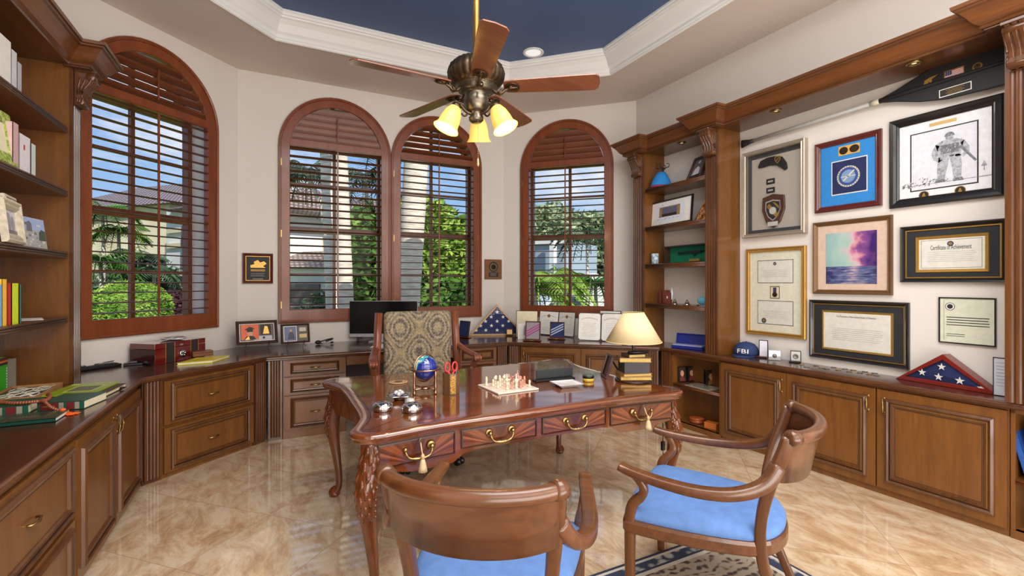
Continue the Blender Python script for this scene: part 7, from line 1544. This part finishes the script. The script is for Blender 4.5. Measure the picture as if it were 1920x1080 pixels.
# lamp made of stacked books
q = P(1195, 716, DT); lx, ly = q.x + .01, q.y + .05
T = thing('table_lamp', 'table lamp with cream shade standing on a stack of bronze books', 'lamp', (lx, ly, zd), -.45)
mb = MB(); mb.lathe([(.125, 0), (.128, .006), (.118, .012), (.001, .014)], 36); mb.build('base_plate', plain('lamp_bronze', (66, 48, 40), .3, .5), T)
BKG = plain('pages_gold', (206, 172, 92), .5, noise=.15, nscale=120); z = .0145
for w_, d_, h_, an, cv in ((.215, .15, .026, .0, BKG), (.205, .15, .018, .15, BKG), (.175, .13, .075, .08, plain('book_darkgreen', (52, 50, 54), .5)), (.215, .14, .03, -.06, BKG), (.13, .11, .022, .25, plain('book_brown', (96, 76, 56), .5))):
    mb = MB(); mb.X = Matrix.Rotation(an, 4, 'Z'); t_ = .003; mb.box(-w_/2, w_/2, -d_/2, d_/2, z, z + t_); mb.box(-w_/2, w_/2, -d_/2, d_/2, z + h_ - t_, z + h_); mb.box(-w_/2, -w_/2 + t_, -d_/2, d_/2, z, z + h_); mb.mi = 1; mb.box(-w_/2 + t_, w_/2 - .005, -d_/2 + .005, d_/2 - .005, z + t_, z + h_ - t_)
    if h_ > .05: mb.mi = 0; mb.box(-w_/2, w_/2, -d_/2 - .004, -d_/2 + .004, z, z + h_)
    mb.build('stacked_book', [cv if cv is not BKG else plain('book_tan', (150, 116, 66), .5), BKG], T); z += h_ + .0005
mb = MB(); mb.tube([(-.05, -.05, z + .012), (.09, -.03, z + .014)], [.013, .014], 10, ry=.011); mb.build('spectacle_case', BLACK, T)
sh0 = zat(640, lx, ly) - zd; sh1 = zat(586, lx, ly) - zd
mb = MB(); mb.lathe([(.02, z), (.012, z + .01), (.009, z + .03), (.012, z + .05), (.009, z + .07), (.009, sh0 + .01), (.028, sh0 + .02), (.03, sh0 + .03), (.01, sh0 + .035), (.008, sh1 - .03)], 14); mb.build('stem', plain('lamp_bronze', (66, 48, 40), .3, .5), T)
SHD, N_, L_, B_ = newmat('lamp_shade_linen'); B_.inputs['Base Color'].default_value = sr(214, 194, 150); B_.inputs['Roughness'].default_value = .8; B_.inputs['Emission Color'].default_value = sr(232, 206, 148); B_.inputs['Emission Strength'].default_value = .02
mb = MB(); mb.lathe([(.072, sh1), (.19, sh0), (.188, sh0), (.070, sh1)], 48); mb.build('lamp_shade', SHD, T)
mb = MB(); mb.tube([(.19*math.cos(a), .19*math.sin(a), sh0) for a in [i*PI/24 for i in range(48)]], .003, 6, closed=True); mb.tube([(.072*math.cos(a), .072*math.sin(a), sh1) for a in [i*PI/16 for i in range(32)]], .003, 6, closed=True); mb.build('shade_trim', plain('shade_edge', (206, 184, 134), .8), T)
q1 = P(1243, 836, .42); T = thing('lamp_cord', 'thin black lamp cord with an inline switch hanging behind the right front desk leg', 'cord', (q1.x, q1.y, .42)); mb = MB(); mb.tube(cat_rom([Vector(p) for p in ((.0, .0, .24), (0, 0, .05), (0, 0, -.08), (-.03, -.02, -.25), (-.05, -.02, -.40), (-.02, .05, -.415))], 4, False), .003, 6); mb.build('cable', BLACK, T); mb = MB(); mb.box(-.014, .014, -.01, .01, -.03, .03); mb.build('switch', BLACK, T, .004)
# ------------------------------------------------------------------ light
def area(name, loc, rot, sx_, sy_, e, c=(1, 1, 1)):
    l = bpy.data.lights.new(name, 'AREA'); l.shape = 'RECTANGLE'; l.size = sx_; l.size_y = sy_; l.energy = e; l.color = c
    o = bpy.data.objects.new(name, l); COL.objects.link(o); o.location = loc; o.rotation_euler = rot; return o
def point(name, loc, e, c, r_=.03):
    l = bpy.data.lights.new(name, 'POINT'); l.energy = e; l.color = c; l.shadow_soft_size = r_
    o = bpy.data.objects.new(name, l); COL.objects.link(o); o.location = loc; return o
area('fill_light_front', (1.3, -1.3, 2.6), (math.radians(72), 0, 0), 4.5, 2.0, 100, (1, .97, .93))  # unseen fill added behind the camera to brighten the room
area('fill_light_ceiling', (1.3, .3, 3.74), (0, 0, 0), 3.4, 1.0, 75, (1, .97, .94))  # added fill just under the ceiling, kept out of view
area('fill_light_tray', (1.3, 1.2, 3.98), (0, 0, 0), 2.4, 1.6, 105, (1, .98, .95))  # unseen fill added inside the tray to lift the shadows
area('fill_light_up', (1.3, -1.0, .5), (math.radians(135), 0, 0), 4.0, 1.2, 120, (1, .96, .92))  # added uplight, low behind the camera, to lift the blue ceiling
for b_ in BULBS: point('fan_bulb', b_, 5, (1, .78, .45))
s = bpy.data.lights.new('sun', 'SUN'); s.energy = 5; s.angle = .01; s.color = (1, .96, .88)
so = bpy.data.objects.new('sun', s); COL.objects.link(so); so.rotation_euler = (math.radians(52), math.radians(14), 0)
w = bpy.data.worlds.new('sky'); sc.world = w; w.use_nodes = True; N = w.node_tree.nodes; L = w.node_tree.links; bg = N['Background']
tc = N.new('ShaderNodeTexCoord'); sx_ = N.new('ShaderNodeSeparateXYZ'); L.new(tc.outputs['Generated'], sx_.inputs[0])
r = N.new('ShaderNodeValToRGB'); e = r.color_ramp.elements; e[0].position = .0; e[0].color = sr(196, 216, 240); e[1].position = .6; e[1].color = sr(92, 148, 222); e.new(.15).color = sr(160, 198, 240)
L.new(sx_.outputs['Z'], r.inputs['Fac'])
mp = N.new('ShaderNodeMapping'); mp.inputs['Scale'].default_value = (1, 1, 2.6); n = N.new('ShaderNodeTexNoise'); n.inputs['Scale'].default_value = 3.2; n.inputs['Detail'].default_value = 7; n.inputs['Roughness'].default_value = .6
L.new(tc.outputs['Generated'], mp.inputs[0]); L.new(mp.outputs[0], n.inputs['Vector'])
cr = N.new('ShaderNodeValToRGB'); cr.color_ramp.elements[0].position = .48; cr.color_ramp.elements[1].position = .66; cr.color_ramp.elements[0].color = (0, 0, 0, 1); L.new(n.outputs['Fac'], cr.inputs['Fac'])
mx = N.new('ShaderNodeMix'); mx.data_type = 'RGBA'; L.new(cr.outputs['Color'], mx.inputs[0]); L.new(r.outputs['Color'], mx.inputs[6]); mx.inputs[7].default_value = (.95, .96, 1, 1); L.new(mx.outputs[2], bg.inputs['Color'])
bg.inputs['Strength'].default_value = 1.0
# ------------------------------------------------------------------ camera
cd = bpy.data.cameras.new('camera'); cam = bpy.data.objects.new('camera', cd); COL.objects.link(cam); sc.camera = cam
cd.sensor_fit = 'HORIZONTAL'; cd.sensor_width = 36; cd.lens = 36 * F / 1920; cd.shift_y = -(540 - HY) / 1920; cd.clip_start = .02
cam.location = (0, 0, EYE); cam.rotation_euler = (PI/2, 0, -YAW)
sc.view_settings.view_transform = 'Standard'; sc.view_settings.look = 'None'; sc.view_settings.exposure = 0.0
